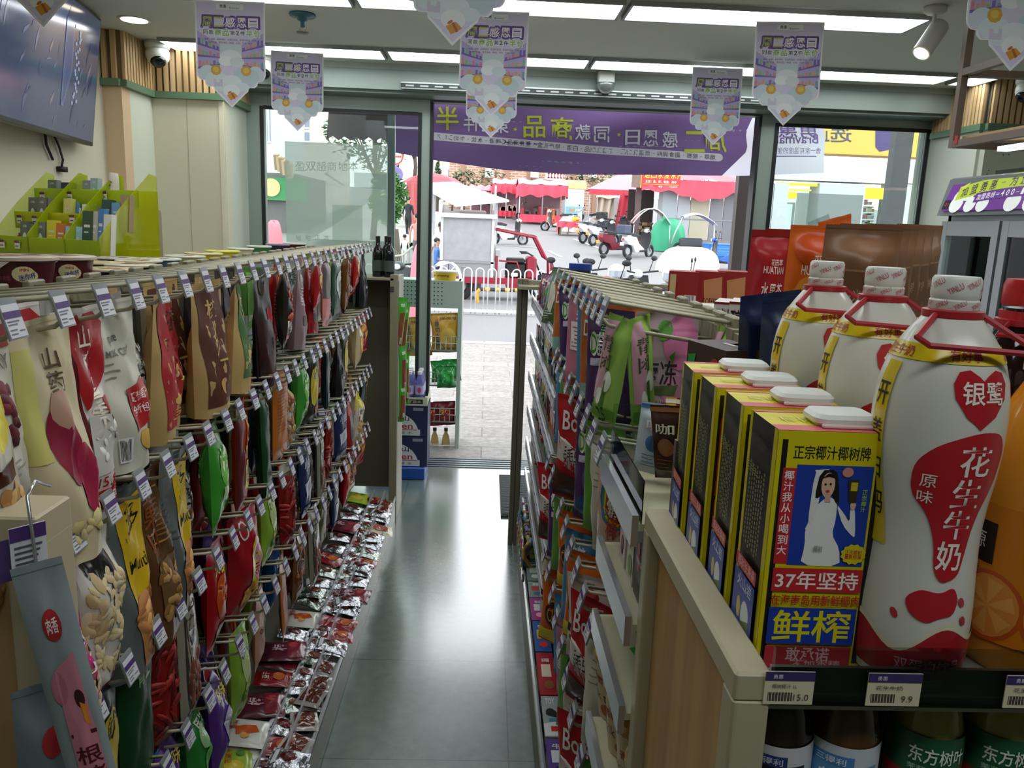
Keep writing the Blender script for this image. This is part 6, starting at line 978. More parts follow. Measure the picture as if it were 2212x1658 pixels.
for rn, z, ys, ds in rr:
    for k, y in enumerate(ys):
        hook((XR, y, z), math.pi+q.uniform(-.03, .03), 'beige wire hook on the right gondola, %s of the %s row from the near end' % (ORD[k], rn), 'wire hooks on the right gondola', L=.22)
        key = ds[k]; rz = math.pi+R(q.uniform(38, 58)); 
        if rn == 'top' and k == 0:
            for j, (dx, a, ln) in enumerate(((.02, 215, -9), (.055, -52, 10))): put_bag(key, (XR+dx, y+.006*j, z-.045), (R(ln), 0, R(a)), 'slim green jelly pouch, %s of the pair on the nearest right hook' % ('left one' if not j else 'right one'), 'sweet bags on the right hooks', seed=0)
            continue
        if rn == 'top' and k == 1: put_bag(key, (XR+.125, y, z-.045), (R(2), 0, math.pi+R(62)), 'large pink and lilac plum jelly pouch behind the green pair on the right hooks', 'sweet bags on the right hooks', seed=0); continue
        for j in range(1 if k % 3 == 2 else 2):
            put_bag(key, (XR+.03+.09*j, y+.004*j, z-.05), (R(q.uniform(-3, 3)), R(q.uniform(-2, 4)), rz+R(20*j if key == 'gummyg' else 4*j)), '%s, %s of %s %s-row hook on right gondola' % (D[key][0], ('front', 'back')[j], ORD[k], rn), 'sweet bags on the right hooks', seed=0)
put_bag('gummyg', (XR+.21, 1.405, 1.5), (0, R(3), R(192)), 'slim pale green jelly pouch hanging alone near the panel end of the nearest hook', 'sweet bags on the right hooks', seed=0)
# goods on the far shelves
def carton(w, dep, h, col, A=(), side=None, label='', cat='box', name='carton', loc=(0, 0, 0), rz=0, group=None, rough=.4, top=None, S=()):
    """box whose printed front looks to -y and left side to -x; artwork in units of -1..1 across and 0..1 down"""
    b = MB(); b.box(-w/2, 0, 0, w/2, dep, h, M(col, rough)); f = lambda x, y, L: (x*w/2, -.0004*L, h*(1-y)); g = lambda x, y, L: (-w/2-.0004*L, dep/2-x*dep/2, h*(1-y)); tp = lambda x, y, L: (x*w/2, dep*(1-y), h+.0004*L)
    if side: b.d_rect(g, -1, 0, 1, 1, M(side, rough), .5, 1, 1)
    art(b, f, A, w, h, rough); art(b, g, S, dep, h, rough)
    if top: art(b, tp, top, w, dep, rough)
    o = b.build(name, loc=loc); o.rotation_euler.z = rz; return tag(o, label, cat, group)
pal = ['#6a3a4a', '#3a5a3c', '#c2a04a', '#2c3a5c', '#8c2c34', '#b9b4a4', '#4a6a7a', '#7a4a8a', '#c26a3a', '#d3c9b0', '#2c2a30', '#5a8a5a', '#b0607a']
nm = ['maroon', 'dark green', 'mustard', 'navy', 'dark red', 'pale grey', 'teal', 'violet', 'orange', 'cream', 'black', 'leaf green', 'rose']
for si, z in enumerate(SHZ):
    y, k = 2.56, 0
    while y < 3.95:
        w = q.uniform(.05, .095); hh = q.uniform(.08, .135); c = q.randrange(len(pal)); c2 = pal[(c+4) % len(pal)]; lab = '%s sweet box, %s along shelf %s from the top' % (nm[c], ORD[k], ('one', 'two', 'three', 'four', 'five', 'six')[si])
        if (k+si) % 4 == 3:
            b = make_bag('pillow', w*1.2, hh*1.1, .04, pal[c], [('e', 0, .5, .6, .25, c2), ('w', '糖', 0, .3, .03, .6, '#e8e4da'), ('r', -.9, .8, .9, .9, c2)], k, .2); o = b.build('sweet_bag', smooth=2, loc=(.29, y+w/2, z+hh*1.08)); o.rotation_euler = (0, R(-10), math.pi+R(q.uniform(10, 40))); tag(o, lab.replace('sweet box', 'sweet bag standing'), 'snack bag', 'goods on the far right shelves')
        else: carton(w, q.uniform(.05, .1), hh, pal[c], [('r', -.7, .15, .7, .5, c2), ('e', .1, .68, .5, .14, '#d9d2c0'), ('w', '糖果', 0, .3, .02, 1.0, '#efe9dc')], side=None, label=lab, cat='box', loc=(.262, y+w/2, z), rz=R(-90+q.uniform(-6, 6)), group='goods on the far right shelves', S=[('r', -.7, .2, .7, .6, c2), ('l', -.6, .66, .6, .9, 4, '#d9d2c0')], rough=.3)
        y += w+q.uniform(.004, .03); k += 1
t = thing('can_drum', 'tall dark sweet drum with a bright blue lid at the top of the far shelves', 'drum', (.32, 2.75, 1.312)); b = MB(); b.lathe([(.001, 0), (.036, 0), (.037, .24), (.03, .24)], M('#2a3a2c', .3), 20); fn = lambda x, y, L: (-(.0372+.0004*L)*math.cos(x/.037+.9), -(.0372+.0004*L)*math.sin(x/.037+.9), y)
for i in range(16): b.d_ell(fn, q.uniform(-.04, .04), q.uniform(.03, .2), q.uniform(.005, .012), q.uniform(.008, .02), M(q.choice(['#4a8a4a', '#7aa05a', '#2c5a3a', '#a99a4a']), .4), 1, 10, q.uniform(0, 3))
b.build('drum_body', t, 2); MB().lathe([(.039, .228), (.04, .232), (.04, .25), (.001, .251)], M('#2a4aa0', .35), 20).build('lid', t, 2)
for i in range(4): b = make_bag('flat', .12, .2, .02, ['#3a5c34', '#58704c', '#2f4a44', '#6a7a5c'][i], [('p', [(-.5, .2), (.5, .3), (.2, .8), (-.4, .7)], '#b9b9a4'), ('l', -.6, .75, .5, .92, 4, '#d3d3c2')], i, .25); o = b.build('snack_bag', smooth=2, loc=(.27+.01*i, 2.95+.07*i, 1.315+.19)); o.rotation_euler = (0, R(-12), math.pi+R(25+6*i)); tag(o, 'green and grey bag leaning on the top far shelf, %s from the blue-lidded drum' % ORD[i], 'snack bag', 'leaning bags on the top far shelf')
b = MB(); b.lathe([(.001, 0), (.026, 0), (.028, .06), (.022, .075), (.018, .1), (.02, .112), (.001, .113)], M('#c9d3cc', .1, kind='film'), 16); b.lathe([(.0285, .02), (.0285, .055)], M('#8fa08a', .4), 16); tag(b.build('sweet_jar', smooth=2, loc=(.3, 2.62, 1.312)), 'small clear ribbed jar in front of the blue-lidded drum', 'jar')
for i in range(3):
    t = thing('paper_cup', 'pink patterned sweet cup on the second far shelf, %s from the near end' % ORD[i], 'cup', (.3, 2.56+.085*i, 1.122), group='pink cups'); b = MB(); b.lathe([(.001, 0), (.028, 0), (.036, .09)], M('#b06a80', .4), 18)
    fn = lambda x, y, L: (-(.0285+.085*y+.0006*L)*math.cos(x/.03+.8), -(.0285+.085*y+.0006*L)*math.sin(x/.03+.8), y)
    for j in range(6): b.d_ell(fn, -.03+.02*(j % 3), .03+.03*(j//3), .008, .009, M(('#d9b04a', '#8c2c4a', '#e0cfd0')[j % 3], .4), 1, 10)
    b.build('cup_body', t, 2); MB().lathe([(.038, .088), (.039, .092), (.036, .096), (.001, .097)], M('#d3c6cc', .25), 18).build('lid', t, 2)
# boxes along the base
seq = [(1215, '#5a6a4a', 'clear tray of yellow sweets', '#b0b04a'), (1258, '#6f8078', 'greyish green clear sweet box', '#a9b8a4'), (1293, '#8a9490', 'box printed with small comic pictures', '#b34a4a'), (1343, '#9a3a80', 'magenta sweet box with pale squares', '#d3c9d0'), (1411, '#2456a0', 'bright blue biscuit box with a yellow bar', '#d9a82c'), (1505, '#a5242a', 'red cake box with a picture of cakes', '#d9c9b0'), (1597, '#9aa09f', 'silver grey toy sweet box with black figure', '#2c2c2c'), (1690, '#5a3f8a', 'violet and white game sweet box', '#d9dbe0')]
ya = onZ(1150, 1172, .21).y
for i, (py, col, lb, c2) in enumerate(seq):
    y1 = ya; y0 = onZ(1150, py, .21).y; ya = y0
    for j in range(2):
        L = y1-y0-.008; b = MB(); w = .058; b.box(-w/2, -L/2, 0, w/2, L/2, .085, M(col, .25)); f = lambda x, y, LL: (x*w/2, L/2-y*L, .085+.0004*LL); s = lambda x, y, LL: (-w/2-.0004*LL, L/2-y*L, .0425+x*.0425)
        A = [('r', -.6, .3, .5, .6, c2), ('w', ('QQ', '糖', '漫画', '泡泡', '奥利', '好丽', 'TOY', '牛')[i], 0, .2, .024, .9, '#ecebe4'), ('e', .1, .78, .55, .1, ('#d9d24a', '#c9d3c0', '#4a6a8a', '#e8a0b0', '#c23a3a', '#8c5a34', '#3a8a8a', '#2c2c60')[i])]
        if i == 6: A = [('p', [(-.6, .35), (-.1, .3), (.6, .42), (.5, .55), (-.1, .52), (-.7, .48)], '#20241f'), ('r', -.4, .56, .4, .64, '#3a8a9a'), ('p', [(-1, .7), (1, .62), (1, .98), (-1, .98)], '#d9dbd8'), ('r', -.3, .76, .5, .88, '#c22a2c'), ('w', 'TOY', -.1, .14, .03, 1.0, '#e8e8e8')]
        art(b, f, A, w, L, .25); art(b, s, [('r', -.7, .2, .7, .8, c2)], .085, L, .25); o = b.build('sweet_box', loc=(.242+.066*j, (y0+y1)/2, .132)); tag(o, '%s, %s along the right base row' % (lb, 'aisle side' if not j else 'inner side'), 'box', 'boxes along the right base')
for i in range(5):
    t = thing('lollipop_bag', 'clear bag of wavy colourful sweets at the far right base, %s from the post' % ORD[i], 'sweet bag', (.225, 3.75-.11*i, .135), group='wavy sweet bags'); b = MB()
    for j in range(4):
        c = ['#5aa0a8', '#a98ac2', '#c2c24a', '#c25a8a', '#d9a04a'][(i+j) % 5]; b.tube([(-.01+.02*math.sin(k*1.3+j), -.04+.025*j, .02+.035*k) for k in range(6)], .009, M(c, .15), 7)
    b.build('sweets', t, 1); MB().rbox(-.03, -.055, 0, .03, .05, .22, M('#eef2f2', .08, kind='film'), .02).build('clear_bag', t)
# tray of packets behind the boxes
tr = [(1236, 'cream biscuit packet with a snowman picture', '#c29a5a', '#d8dde0'), (1300, 'dark blue and purple cake packet', '#2c2c5c', '#8c5a2c'), (1340, 'purple clear cake packet', '#43285a', '#b98a4a'), (1421, 'light blue wafer stick packet', '#7fb4cc', '#e3eef2'), (1475, 'rainbow striped sweet tube', '#8a4a7c', '#5fae4a'), (1555, 'yellow sandwich biscuit packet', '#d8c81c', '#c2702c'), (1592, 'red sweet packet with a white oval', '#a8202c', '#e0d4d0'), (1612, 'blue chewing sweet packet with a dark mark', '#4a90c2', '#20242c'), (1650, 'pink sweet packet by the near end', '#c25a6a', '#e3c9cc')]
for i, (py, lb, col, c2) in enumerate(tr):
    y0 = onZ(1235, py, .42).y
    for j in range(3 if i != 7 else 1):
        A = [('e', 0, .5, .6, .2, c2), ('w', ('雪', '慕', '果', 'Roshen', 'LOVE', '蛋黄', '糖', 'OH', '糖')[i], 0, .3, .02, 1.0, '#f0f0ea'), ('r', -.8, .76, .8, .86, c2)]
        b = make_bag('pillow', .05 if i != 7 else .12, .13, .028, col, A, i+j, .15); o = b.build('sweet_packet', smooth=2, loc=(.325+.045*j, y0+.03, .42)); o.rotation_euler = (R(-84+q.uniform(-5, 5)), 0, R(-90+90)); o.rotation_euler = (R(q.uniform(-3, 3)), R(-80), R(90+q.uniform(-8, 8))); o.rotation_euler = Matrix.Rotation(R(q.uniform(-6, 6)), 4, 'Z').to_euler(); o.rotation_euler = (Matrix.Rotation(R(q.uniform(-8, 8)), 4, 'Z') @ Matrix.Rotation(R(-78), 4, 'X') @ Matrix.Rotation(R(-90), 4, 'Z')).to_euler(); tag(o, '%s in the right tray, %s from the rail' % (lb, ORD[j]), 'sweet packet', 'packets in the right tray')
q3 = random.Random(5)
for i in range(22): 
    c = q3.randrange(len(pal)); b = make_bag('pillow', .06, .09, .025, pal[c], [('e', 0, .5, .6, .25, pal[(c+5) % 13])], i, .12, mk='foil' if i % 3 == 0 else ''); o = b.build('sweet_packet', smooth=2, loc=(.33+.05*(i % 2), 2.55+.065*i, .44)); o.rotation_euler = (Matrix.Rotation(R(q3.uniform(-30, 30)), 4, 'Z') @ Matrix.Rotation(R(-70), 4, 'X') @ Matrix.Rotation(R(-90), 4, 'Z')).to_euler(); tag(o, 'small %s shiny packet, %s along the far half of the right tray' % (nm[c], ORD[i]), 'sweet packet', 'packets in the right tray')
# near shelves
t = thing('side_shelf', 'short stack of beige shelves with metal price rails beside the wood end panel', 'shelf', (.33, 1.15, 0)); ox, oy = -.33, -1.15
for z in (1.3, 1.155, 1.02, .82):
    gr(.212, 1.0, z-.01, XRP, 1.29, z, M('#c2bd9c', .45), 'shelf'); gr(.203, 1.0, z-.032, .212, 1.29, z+.012, M('#c2c4c8', .18, .75), 'price_rail')
FILM = M('#e9f2ee', .04, kind='film'); gr(.215, 1.0, 1.3, .2165, 1.28, 1.36, FILM, 'front_guard'); gr(.2165, 1.285, 1.3, .43, 1.287, 1.4, FILM, 'side_guard')
def C_(i): return ('front', 'second', 'third', 'fourth', 'fifth')[i]
for i, (w, col, A, lb) in enumerate((( .05, '#d3c2c2', [('r', -.6, .1, .6, .4, '#b83a7c'), ('e', 0, .75, .4, .14, '#7c1c3c'), ('w', '蔓越莓', 0, .5, .014, 1.2, '#8c2c5c')], 'pale pink berry biscuit box'), (.05, '#cfd0bc', [('p', [(-1, .02), (1, .02), (.6, .35), (-1, .3)], '#1f6a4a'), ('e', .2, .78, .6, .14, '#7f9a4a'), ('w', '抹茶', -.1, .5, .016, 1.0, '#1f4a34')], 'pale green matcha biscuit box'), (.055, '#1c1b1e', [('p', [(-.4, .3), (.2, .25), (.3, .6), (-.3, .65)], '#b3282c'), ('w', 'RUNNING', .1, .5, .01, 1.2, '#d9d3cc')], 'black biscuit box with a red swash'))):
    carton(w, .12, .118, col, A, label=lb+' standing on the side shelf', cat='box', name='biscuit_box', loc=(.232, 1.205-.066*i, 1.157), rz=R(-90), S=[('r', -.8, .1, .8, .4, A[0][-1])])
for i in range(2): b = make_bag('pillow', .13, .17, .04, '#1f7a34' if i == 0 else '#3aa83a', [('e', 0, .5, .5, .2, '#2c9a44'), ('w', '青豆', 0, .3, .03, .9, '#a9d9a0')], i, .2); o = b.build('snack_bag', smooth=2, loc=(.36, 1.2-.12*i, 1.09)); o.rotation_euler = (R(4), R(-76), math.pi+R(8)); o.scale = (1, .8, .8); tag(o, ('dark green snack bag lying on the third side shelf', 'bright green snack bag at the near end of the third side shelf')[i], 'snack bag')
cc = None
for i, (x, y) in enumerate(((.262, 1.3), (.264, 1.2), (.266, 1.1), (.268, 1.01))):
    lb = 'gold-lidded milk tea cup on the side shelf, %s from the far end' % ORD[i]
    if cc is None:
        cc = thing('milk_tea_cup', lb, 'cup', (x, y, .822), 0, 'milk tea cups'); b = MB(); b.lathe([(.001, 0), (.034, 0), (.045, .11)], M('#cdbb92', .4), 22); fn = lambda x_, y_, L: (-(.0345+.1*y_+.0005*L)*math.cos(x_/.04+.4), -(.0345+.1*y_+.0005*L)*math.sin(x_/.04+.4), y_)
        b.d_text(fn, 0, .075, .016, '香飘飘', M('#8c3a24', .4), 1, .05, bold=.03); b.d_text(fn, .0, .045, .018, 'Milk tea', M('#5c3420', .4), 1); b.d_ell(fn, .02, .02, .02, .012, M('#a8663a', .4), 1); b.build('cup_body', cc, 2)
        MB().lathe([(.047, .108), (.049, .112), (.049, .12), (.044, .126), (.04, .123), (.038, .118), (.001, .118)], M('#b98a3c', .25), 26).build('lid', cc, 2)
    else: dup(cc, (x, y, .822), (0, 0, .3*i), lb)
# stick sachets on the deck
sq = random.Random(13)
for i in range(10):
    col, nm_, c2 = (('#8c1c20', 'dark red coffee stick', '#e8dccc'), ('#d3a83a', 'yellow coffee stick', '#e8e2cc'), ('#c9c2a8', 'cream milk tea pouch', '#8c2a24'), ('#3a2018', 'dark brown coffee pouch', '#8c5a34'), ('#b9c6cc', 'pale blue sachet', '#3a6a98'))[i % 5]
    w = .028 if i % 5 < 2 else .055; b = make_bag('flat', w, .11, .02, col, [('e', 0, .55, .5, .12, c2), ('w', '1+2' if i % 5 == 0 else '咖', 0, .3, .016, 1.1, '#f0ece0'), ('r', -.98, .02, .98, .08, c2), ('l', -.6, .7, .6, .9, 4, c2)], i, .25)
    o = b.build('coffee_sachet', smooth=2, loc=(.27+.035*(i % 4), 1.25-.016*i, 1.392+.012*(i % 3))); o.rotation_euler = (R(sq.uniform(-8, 8)), R(sq.uniform(-10, 6)), math.pi+R(sq.uniform(40, 80))); tag(o, '%s standing on the side shelf deck, %s from the far side' % (nm_, ORD[i]), 'sachet', 'sachets on the side shelf deck')
# coffee boxes, coffee pouches behind
nb_ = '#5a3a30'
for i in range(3): carton(.115, .075, .11, '#43302a', [('w', 'NESCAFE', -.3, .75, .02, 1.1, '#e8e2d8'), ('e', .5, .35, .3, .2, '#b83a24'), ('p', [(-.9, .2), (-.5, .16), (-.6, .45), (-.9, .48)], '#2f9a4a')], label='dark brown coffee box lying behind the coconut cartons, %s from the aisle' % ORD[i], name='coffee_box', loc=(.345+.06*i, 1.22-.03*i, 1.402), rz=R(-75), group='dark brown coffee boxes', S=[('w', 'NESCAFE', 0, .6, .02, 1.4, '#e8e2d8'), ('r', -.8, .2, -.3, .5, '#b83a24')], top=[('r', -.3, .4, .3, .5, '#c9c0b4')])
MB_ = None
for i, (px, Y) in enumerate(((1573, 1.6), (1608, 1.5))):
    p = onY(px, 655, Y); carton(.055, .1, p.z+.0-1.4, '#ddd9d0', [('r', -1, .0, 1, .03, '#7c1c20'), ('w', '醇黑', -.1, .24, .045, 1.5, '#201c1c'), ('w', '早', -.6, .34, .03, .5, '#b0202a'), ('e', .1, .72, .7, .24, '#201c1c'), ('w', 'NESCAFE', .1, .7, .014, 1.1, '#efe9e0')], side='#7c2024', label='white coffee box with a black cup picture, %s one' % ('left' if i == 0 else 'right'), name='coffee_box', loc=(p.x, Y, 1.402), rz=R(-22), group='white coffee boxes')
p = onY(1528, 665, 1.7); carton(.065, .1, p.z-1.4, '#cfd0b4', [('r', -.8, .1, .2, .5, '#a9b04a'), ('b', -.7, .25, .0, .5), ('l', -.7, .55, .7, .9, 8, '#7c7c6a'), ('e', .6, .75, .3, .12, '#d9a22c')], side='#8c2426', label='pale box with small green print left of the white coffee boxes', name='drink_box', loc=(p.x, 1.7, 1.402), rz=R(-18))
for i, px in enumerate((1478, 1535, 1585)): p = onY(px, 588, 2.3); carton(.085, .1, p.z-1.4, '#98221f', [('p', [(-.4, .15), (.8, .08), (.9, .7), (-.1, .98)], '#c98a5c'), ('w', 'COFFEE', .1, .5, .018, 1.0, '#4a1412')] if i else [('r', -.9, .05, -.5, .9, '#c9b27a'), ('b', .1, .4, .9, .85)], label='dark red coffee box on the right gondola top, %s from the left' % ORD[i], name='coffee_box', loc=(p.x, 2.3, 1.402), rz=R(-14), group='dark red coffee boxes')
d('hred', 'dark red drink pouch', 'flat', .1, .28, .04, '#9c2026', [('r', -.98, .0, .98, .05, '#7c181c'), ('w', '花田萃', .1, .24, .014, .5, '#e8d8cc'), ('w', 'HUATIAN', .0, .3, .016, .9, '#e8d8cc'), ('w', '水果茶', .0, .46, .035, .9, '#efe4d6'), ('r', -.2, .55, .3, .61, '#e8d8cc'), ('l', .5, .66, .9, .74, 4, '#d9b0a2')], .25)
d('horan', 'bright orange coffee pouch', 'flat', .1, .27, .04, '#d8641a', [('e', 0, .16, .85, .12, '#c24a14'), ('e', 0, .52, .8, .2, '#d98a24'), ('w', '花田萃', .1, .22, .014, .5, '#f4e6d0'), ('w', 'HUATIAN', .0, .3, .018, 1.1, '#f4e6d0'), ('w', '冷萃', .0, .44, .018, .9, '#f4e6d0'), ('w', '橙C美式', .1, .57, .034, 1.3, '#f8eedc'), ('w', '一口提神', -.1, .67, .012, .6, '#f4e6d0')], .25)
d('hbrow', 'brown coffee pouch', 'flat', .13, .27, .05, '#8a6244', [('r', -.8, .26, .7, .9, '#74523a'), ('r', -.8, .25, .7, .262, '#a9825c'), ('w', '提拉米苏拿铁', -.1, .4, .02, 1.3, '#c2a486')], .3)
d('hblue', 'navy coffee pouch', 'flat', .12, .24, .04, '#1c2a4e', [('w', 'HUATIAN', .1, .36, .018, .9, '#7fa0c2'), ('w', '花田', .1, .26, .018, .5, '#7fa0c2'), ('w', '生椰', .1, .56, .03, .8, '#7fa0c2'), ('r', -.3, .7, .4, .78, '#4a6a98')], .28)
def pouch(key, px, py, Y, rz, lb, rx=0): p = onY(px, py, Y); put_bag(key, (p.x, Y, p.z-.02), (R(rx), R(2), R(rz)), lb, 'coffee pouches on the right gondola', seed=0)
pouch('hred', 1673, 497, 1.75, -88, 'dark red drink pouch standing in front, left of the orange pouches'); pouch('hred', 1700, 495, 1.85, -80, 'dark red drink pouch standing behind the front dark red one')
pouch('horan', 1765, 487, 1.5, -88, 'bright orange coffee pouch standing in front of the leaning one'); pouch('horan', 1806, 470, 1.6, -60, 'bright orange coffee pouch leaning behind with its corner up', 12)
for i in range(6): pouch('hbrow', 1868+24*i, 487-2*(i % 2), 1.28+.05*i, -86+4*i, 'brown coffee pouch in the row, %s from the left' % ORD[i])
pouch('hblue', 1668, 632, 1.2, -66, 'navy coffee pouch leaning at the left of its row', 5); pouch('hblue', 1722, 640, 1.14, -70, 'navy coffee pouch, second of its leaning row', 4); pouch('hblue', 1790, 632, 1.25, -66, 'navy coffee pouch at the back right of its row', 3)
def guard(a, c, h, lb): b = MB(); b.add([a, c, (c[0], c[1], c[2]+h), (a[0], a[1], a[2]+h), (a[0]+.002, a[1]+.002, a[2]), (c[0]+.002, c[1]+.002, c[2]), (c[0]+.002, c[1]+.002, c[2]+h), (a[0]+.002, a[1]+.002, a[2]+h)], [(0, 1, 2, 3), (7, 6, 5, 4), (0, 4, 5, 1), (3, 2, 6, 7), (0, 3, 7, 4), (1, 5, 6, 2)], FILM); tag(b.build('acrylic_guard'), lb, 'acrylic guard')
guard((.47, 1.3, 1.4), (.72, 1.1, 1.4), .07, 'clear acrylic guard in front of the navy pouches'); guard((.48, 1.72, 1.401), (.9, 1.66, 1.401), .06, 'clear acrylic guard in front of the dark red pouches')
# ================================================================ near right end unit with cartons and bottles
ZS, YF2, YB2 = 1.302, .6, .985
t = thing('drinks_end_shelf', 'wood and beige end shelf unit holding the coconut cartons and bottles', 'shelf unit', (.6, .8, 0)); ox, oy = -.6, -.8
def ge(x0, y0, z0, x1, y1, z1, m, nm): return MB().box(x0+ox, y0+oy, z0, x1+ox, y1+oy, z1, m).build(nm, t)
RIM2 = M('#b3a98a', .45); WR2 = wood('#a9804e', '#c9a468', 2, 16)
ge(.234, .63, 0, .242, .97, 1.3, WR2, 'side_panel')
for a in ((.218, .6, 1.298, .25, .995, 1.325), (.218, .6, 0, .25, .632, 1.3), (.218, .965, 0, .25, .995, 1.3)): MB().rbox(a[0]+ox, a[1]+oy, a[2], a[3]+ox, a[4]+oy, a[5], RIM2, .004).build('rim', t)
ge(.25, .61, ZS-.016, 1.1, YB2, ZS, M('#9f9b88', .45), 'shelf'); ge(.25, .61, 1.054, 1.1, YB2, 1.07, M('#8a8674', .45), 'shelf'); ge(.25, YB2, 0, 1.1, .995, 1.42, M('#5d594c', .5), 'back_panel')
ge(.25, .6, ZS-.006, 1.1, .606, ZS+.046, M('#c9ccd2', .12, kind='frost') if 0 else M('#dfe6e6', .06, kind='film'), 'lip'); ge(.25, .606, ZS-.008, 1.1, .61, ZS+.026, M('#9b9a94', .4), 'rail_strip')
for i, (px, w) in enumerate(((1708, .042), (1936, .046), (2235, .046))):
    p = onY(px, 1452, .599); b = MB(); b.box(p.x-w/2, .5985, ZS-.004, p.x+w/2, .5995, ZS+.026, M('#d6cfae', .5)); b.box(p.x-w/2, .598, ZS+.018, p.x+w/2, .5984, ZS+.026, M('#3d2f66', .5)); fn = lambda x, y, L: (p.x+x, .598-.0003*L, ZS+.014+y)
    b.d_text(fn, -w*.1, -.001, .0042, '椰树椰汁 1L' if i == 0 else '花生牛奶', M('#4a4538', .5), 1, w*.5); b.d_text(fn, w*.25, -.011, .006, '15.0' if i == 0 else '9.9', M('#4a4538', .5), 1); b.d_text(fn, -w*.25, .008, .004, '勇惠', M('#e8e4ee', .5), 2)
    for j in range(16): b.box(p.x-w*.42+j*.0013, .5983, ZS-.001, p.x-w*.42+j*.0013+.0006*(1+j % 2), .5985, ZS+.007, M('#4a4538', .5))
    tag(b.build('price_label'), ('cream price label reading 15.0 below the coconut carton', 'cream price label below the front peanut milk bottle', 'cream price label at the right edge of the drinks shelf')[i], 'price label', 'price labels on the drinks shelf')
# coconut cartons
YE, BK, RD, BU, WT = '#d3c50e', '#141414', '#c0272d', '#1d3da0', '#e6e6e2'
def coco_front():
    A = [('r', -1, 0, 1, 1, YE), ('r', -.92, .035, -.82, .98, BK), ('r', .78, .035, .93, .98, BK), ('w', '正宗椰汁椰树牌', -.03, .085, .0125, 1.36, '#20200e'), ('r', -.62, .135, .74, .555, BU), ('r', -.86, .15, -.62, .55, RD)]
    A += [('v', '椰汁我从小喝到大', -.74, .18, .0085, '#f0e8e4')]
    A += [('p', [(-.2, .3), (-.36, .4), (-.33, .47), (-.38, .555), (.34, .555), (.3, .48), (.13, .42), (.17, .36), (.16, .28), (-.02, .26)], WT), ('p', [(-.22, .31), (-.36, .4), (-.28, .42), (-.16, .36)], WT), ('p', [(-.3, .16), (-.2, .16), (-.16, .3), (-.26, .38), (-.33, .38)], '#dfdfdb'), ('p', [(-.3, .155), (-.05, .15), (-.05, .17), (-.24, .185)], WT), ('p', [(.14, .29), (.3, .38), (.52, .43), (.55, .42), (.48, .3), (.4, .3), (.42, .37), (.3, .33)], WT)]
    A += [('p', [(-.2, .155), (.08, .15), (.14, .2), (.2, .3), (.1, .28), (.06, .2), (-.12, .2), (-.18, .27), (-.26, .27)], '#1c1512'), ('e', -.04, .215, .12, .052, '#d8b29a'), ('p', [(-.08, .25), (.02, .25), (.03, .285), (-.07, .285)], '#cfa890'), ('p', [(-.17, .19), (-.02, .16), (.1, .19), (.02, .178), (-.1, .185)], '#1c1512'), ('e', -.09, .212, .02, .005, '#2a1a16'), ('e', .0, .21, .02, .005, '#2a1a16'), ('e', -.04, .24, .035, .006, '#b0404a'), ('e', .44, .295, .05, .02, '#d8b29a'), ('e', .28, .16, .1, .02, '#c98a7a')]
    A += [('p', [(.3, .19), (.5, .19), (.48, .285), (.36, .285)], '#3a2f1a'), ('r', .36, .2, .48, .235, '#c9b42c'), ('v', '正宗椰汁', .62, .24, .0045, '#9fc23a'), ('e', .55, .5, .2, .04, '#e0a82c')]
    A += [('p', [(.55+(.24 if i % 2 else .2)*math.cos(i*math.pi/12), .5+(.046 if i % 2 else .038)*math.sin(i*math.pi/12)) for i in range(24)], YE), ('w', '正宗椰树', .55, .492, .0045, .3, RD), ('w', '最新包装', .55, .51, .0045, .3, RD), ('w', '椰树', -.1, .48, .006, .16, '#8a8a86')]
    A += [('r', -.86, .565, .76, .665, RD), ('w', '37年坚持', -.05, .616, .0165, 1.5, '#f4efe8'), ('w', '在海南岛用新鲜椰肉', -.04, .702, .0105, 1.62, '#b8242a'), ('r', -.86, .735, .74, .895, BU), ('w', '鲜榨', -.06, .815, .031, 1.42, '#e0d414'), ('r', -.86, .905, .72, 1, '#b52a33'), ('w', '敢承诺', -.07, .94, .014, .8, '#e8b8bc'), ('w', '不加香精', .1, .984, .009, .9, '#d99aa0')]
    return A
def coco_side():
    A = [('r', -1, 0, 1, 1, BK), ('r', -1, 0, -.82, 1, YE), ('r', .75, 0, 1, 1, YE)]
    q5 = random.Random(8)
    for i in range(7):
        x = -.62+.2*i; A += [('r', x-.03, .2+.01*(i % 3)+.02*j, x+.03+.02*q5.random(), .213+.01*(i % 3)+.02*j, '#8a8a58') for j in range(18)]
    for i in range(4): A += [('r', -.7, .2+i*.012+.0, -.7+1.2*(.5+.1*i), .204+i*.012, '#7f8a4a')]
    return A+[('w', '椰树牌椰汁', 0, .1, .012, 1.1, '#3a3c2c'), ('r', -.8, .62, .74, .68, RD), ('w', '椰树长寿泉', 0, .65, .011, 1.3, '#e8b0a8'), ('r', -.8, .69, .74, .96, BU), ('w', '火山岩', 0, .73, .013, 1.1, '#c9d3e0'), ('e', .2, .86, .3, .07, '#d9dbe0'), ('e', -.3, .85, .14, .05, '#c9b84a'), ('p', [(-.1, .9), (.5, .86), (.6, .95), (-.1, .96)], '#5a6a4a')]
cp = None
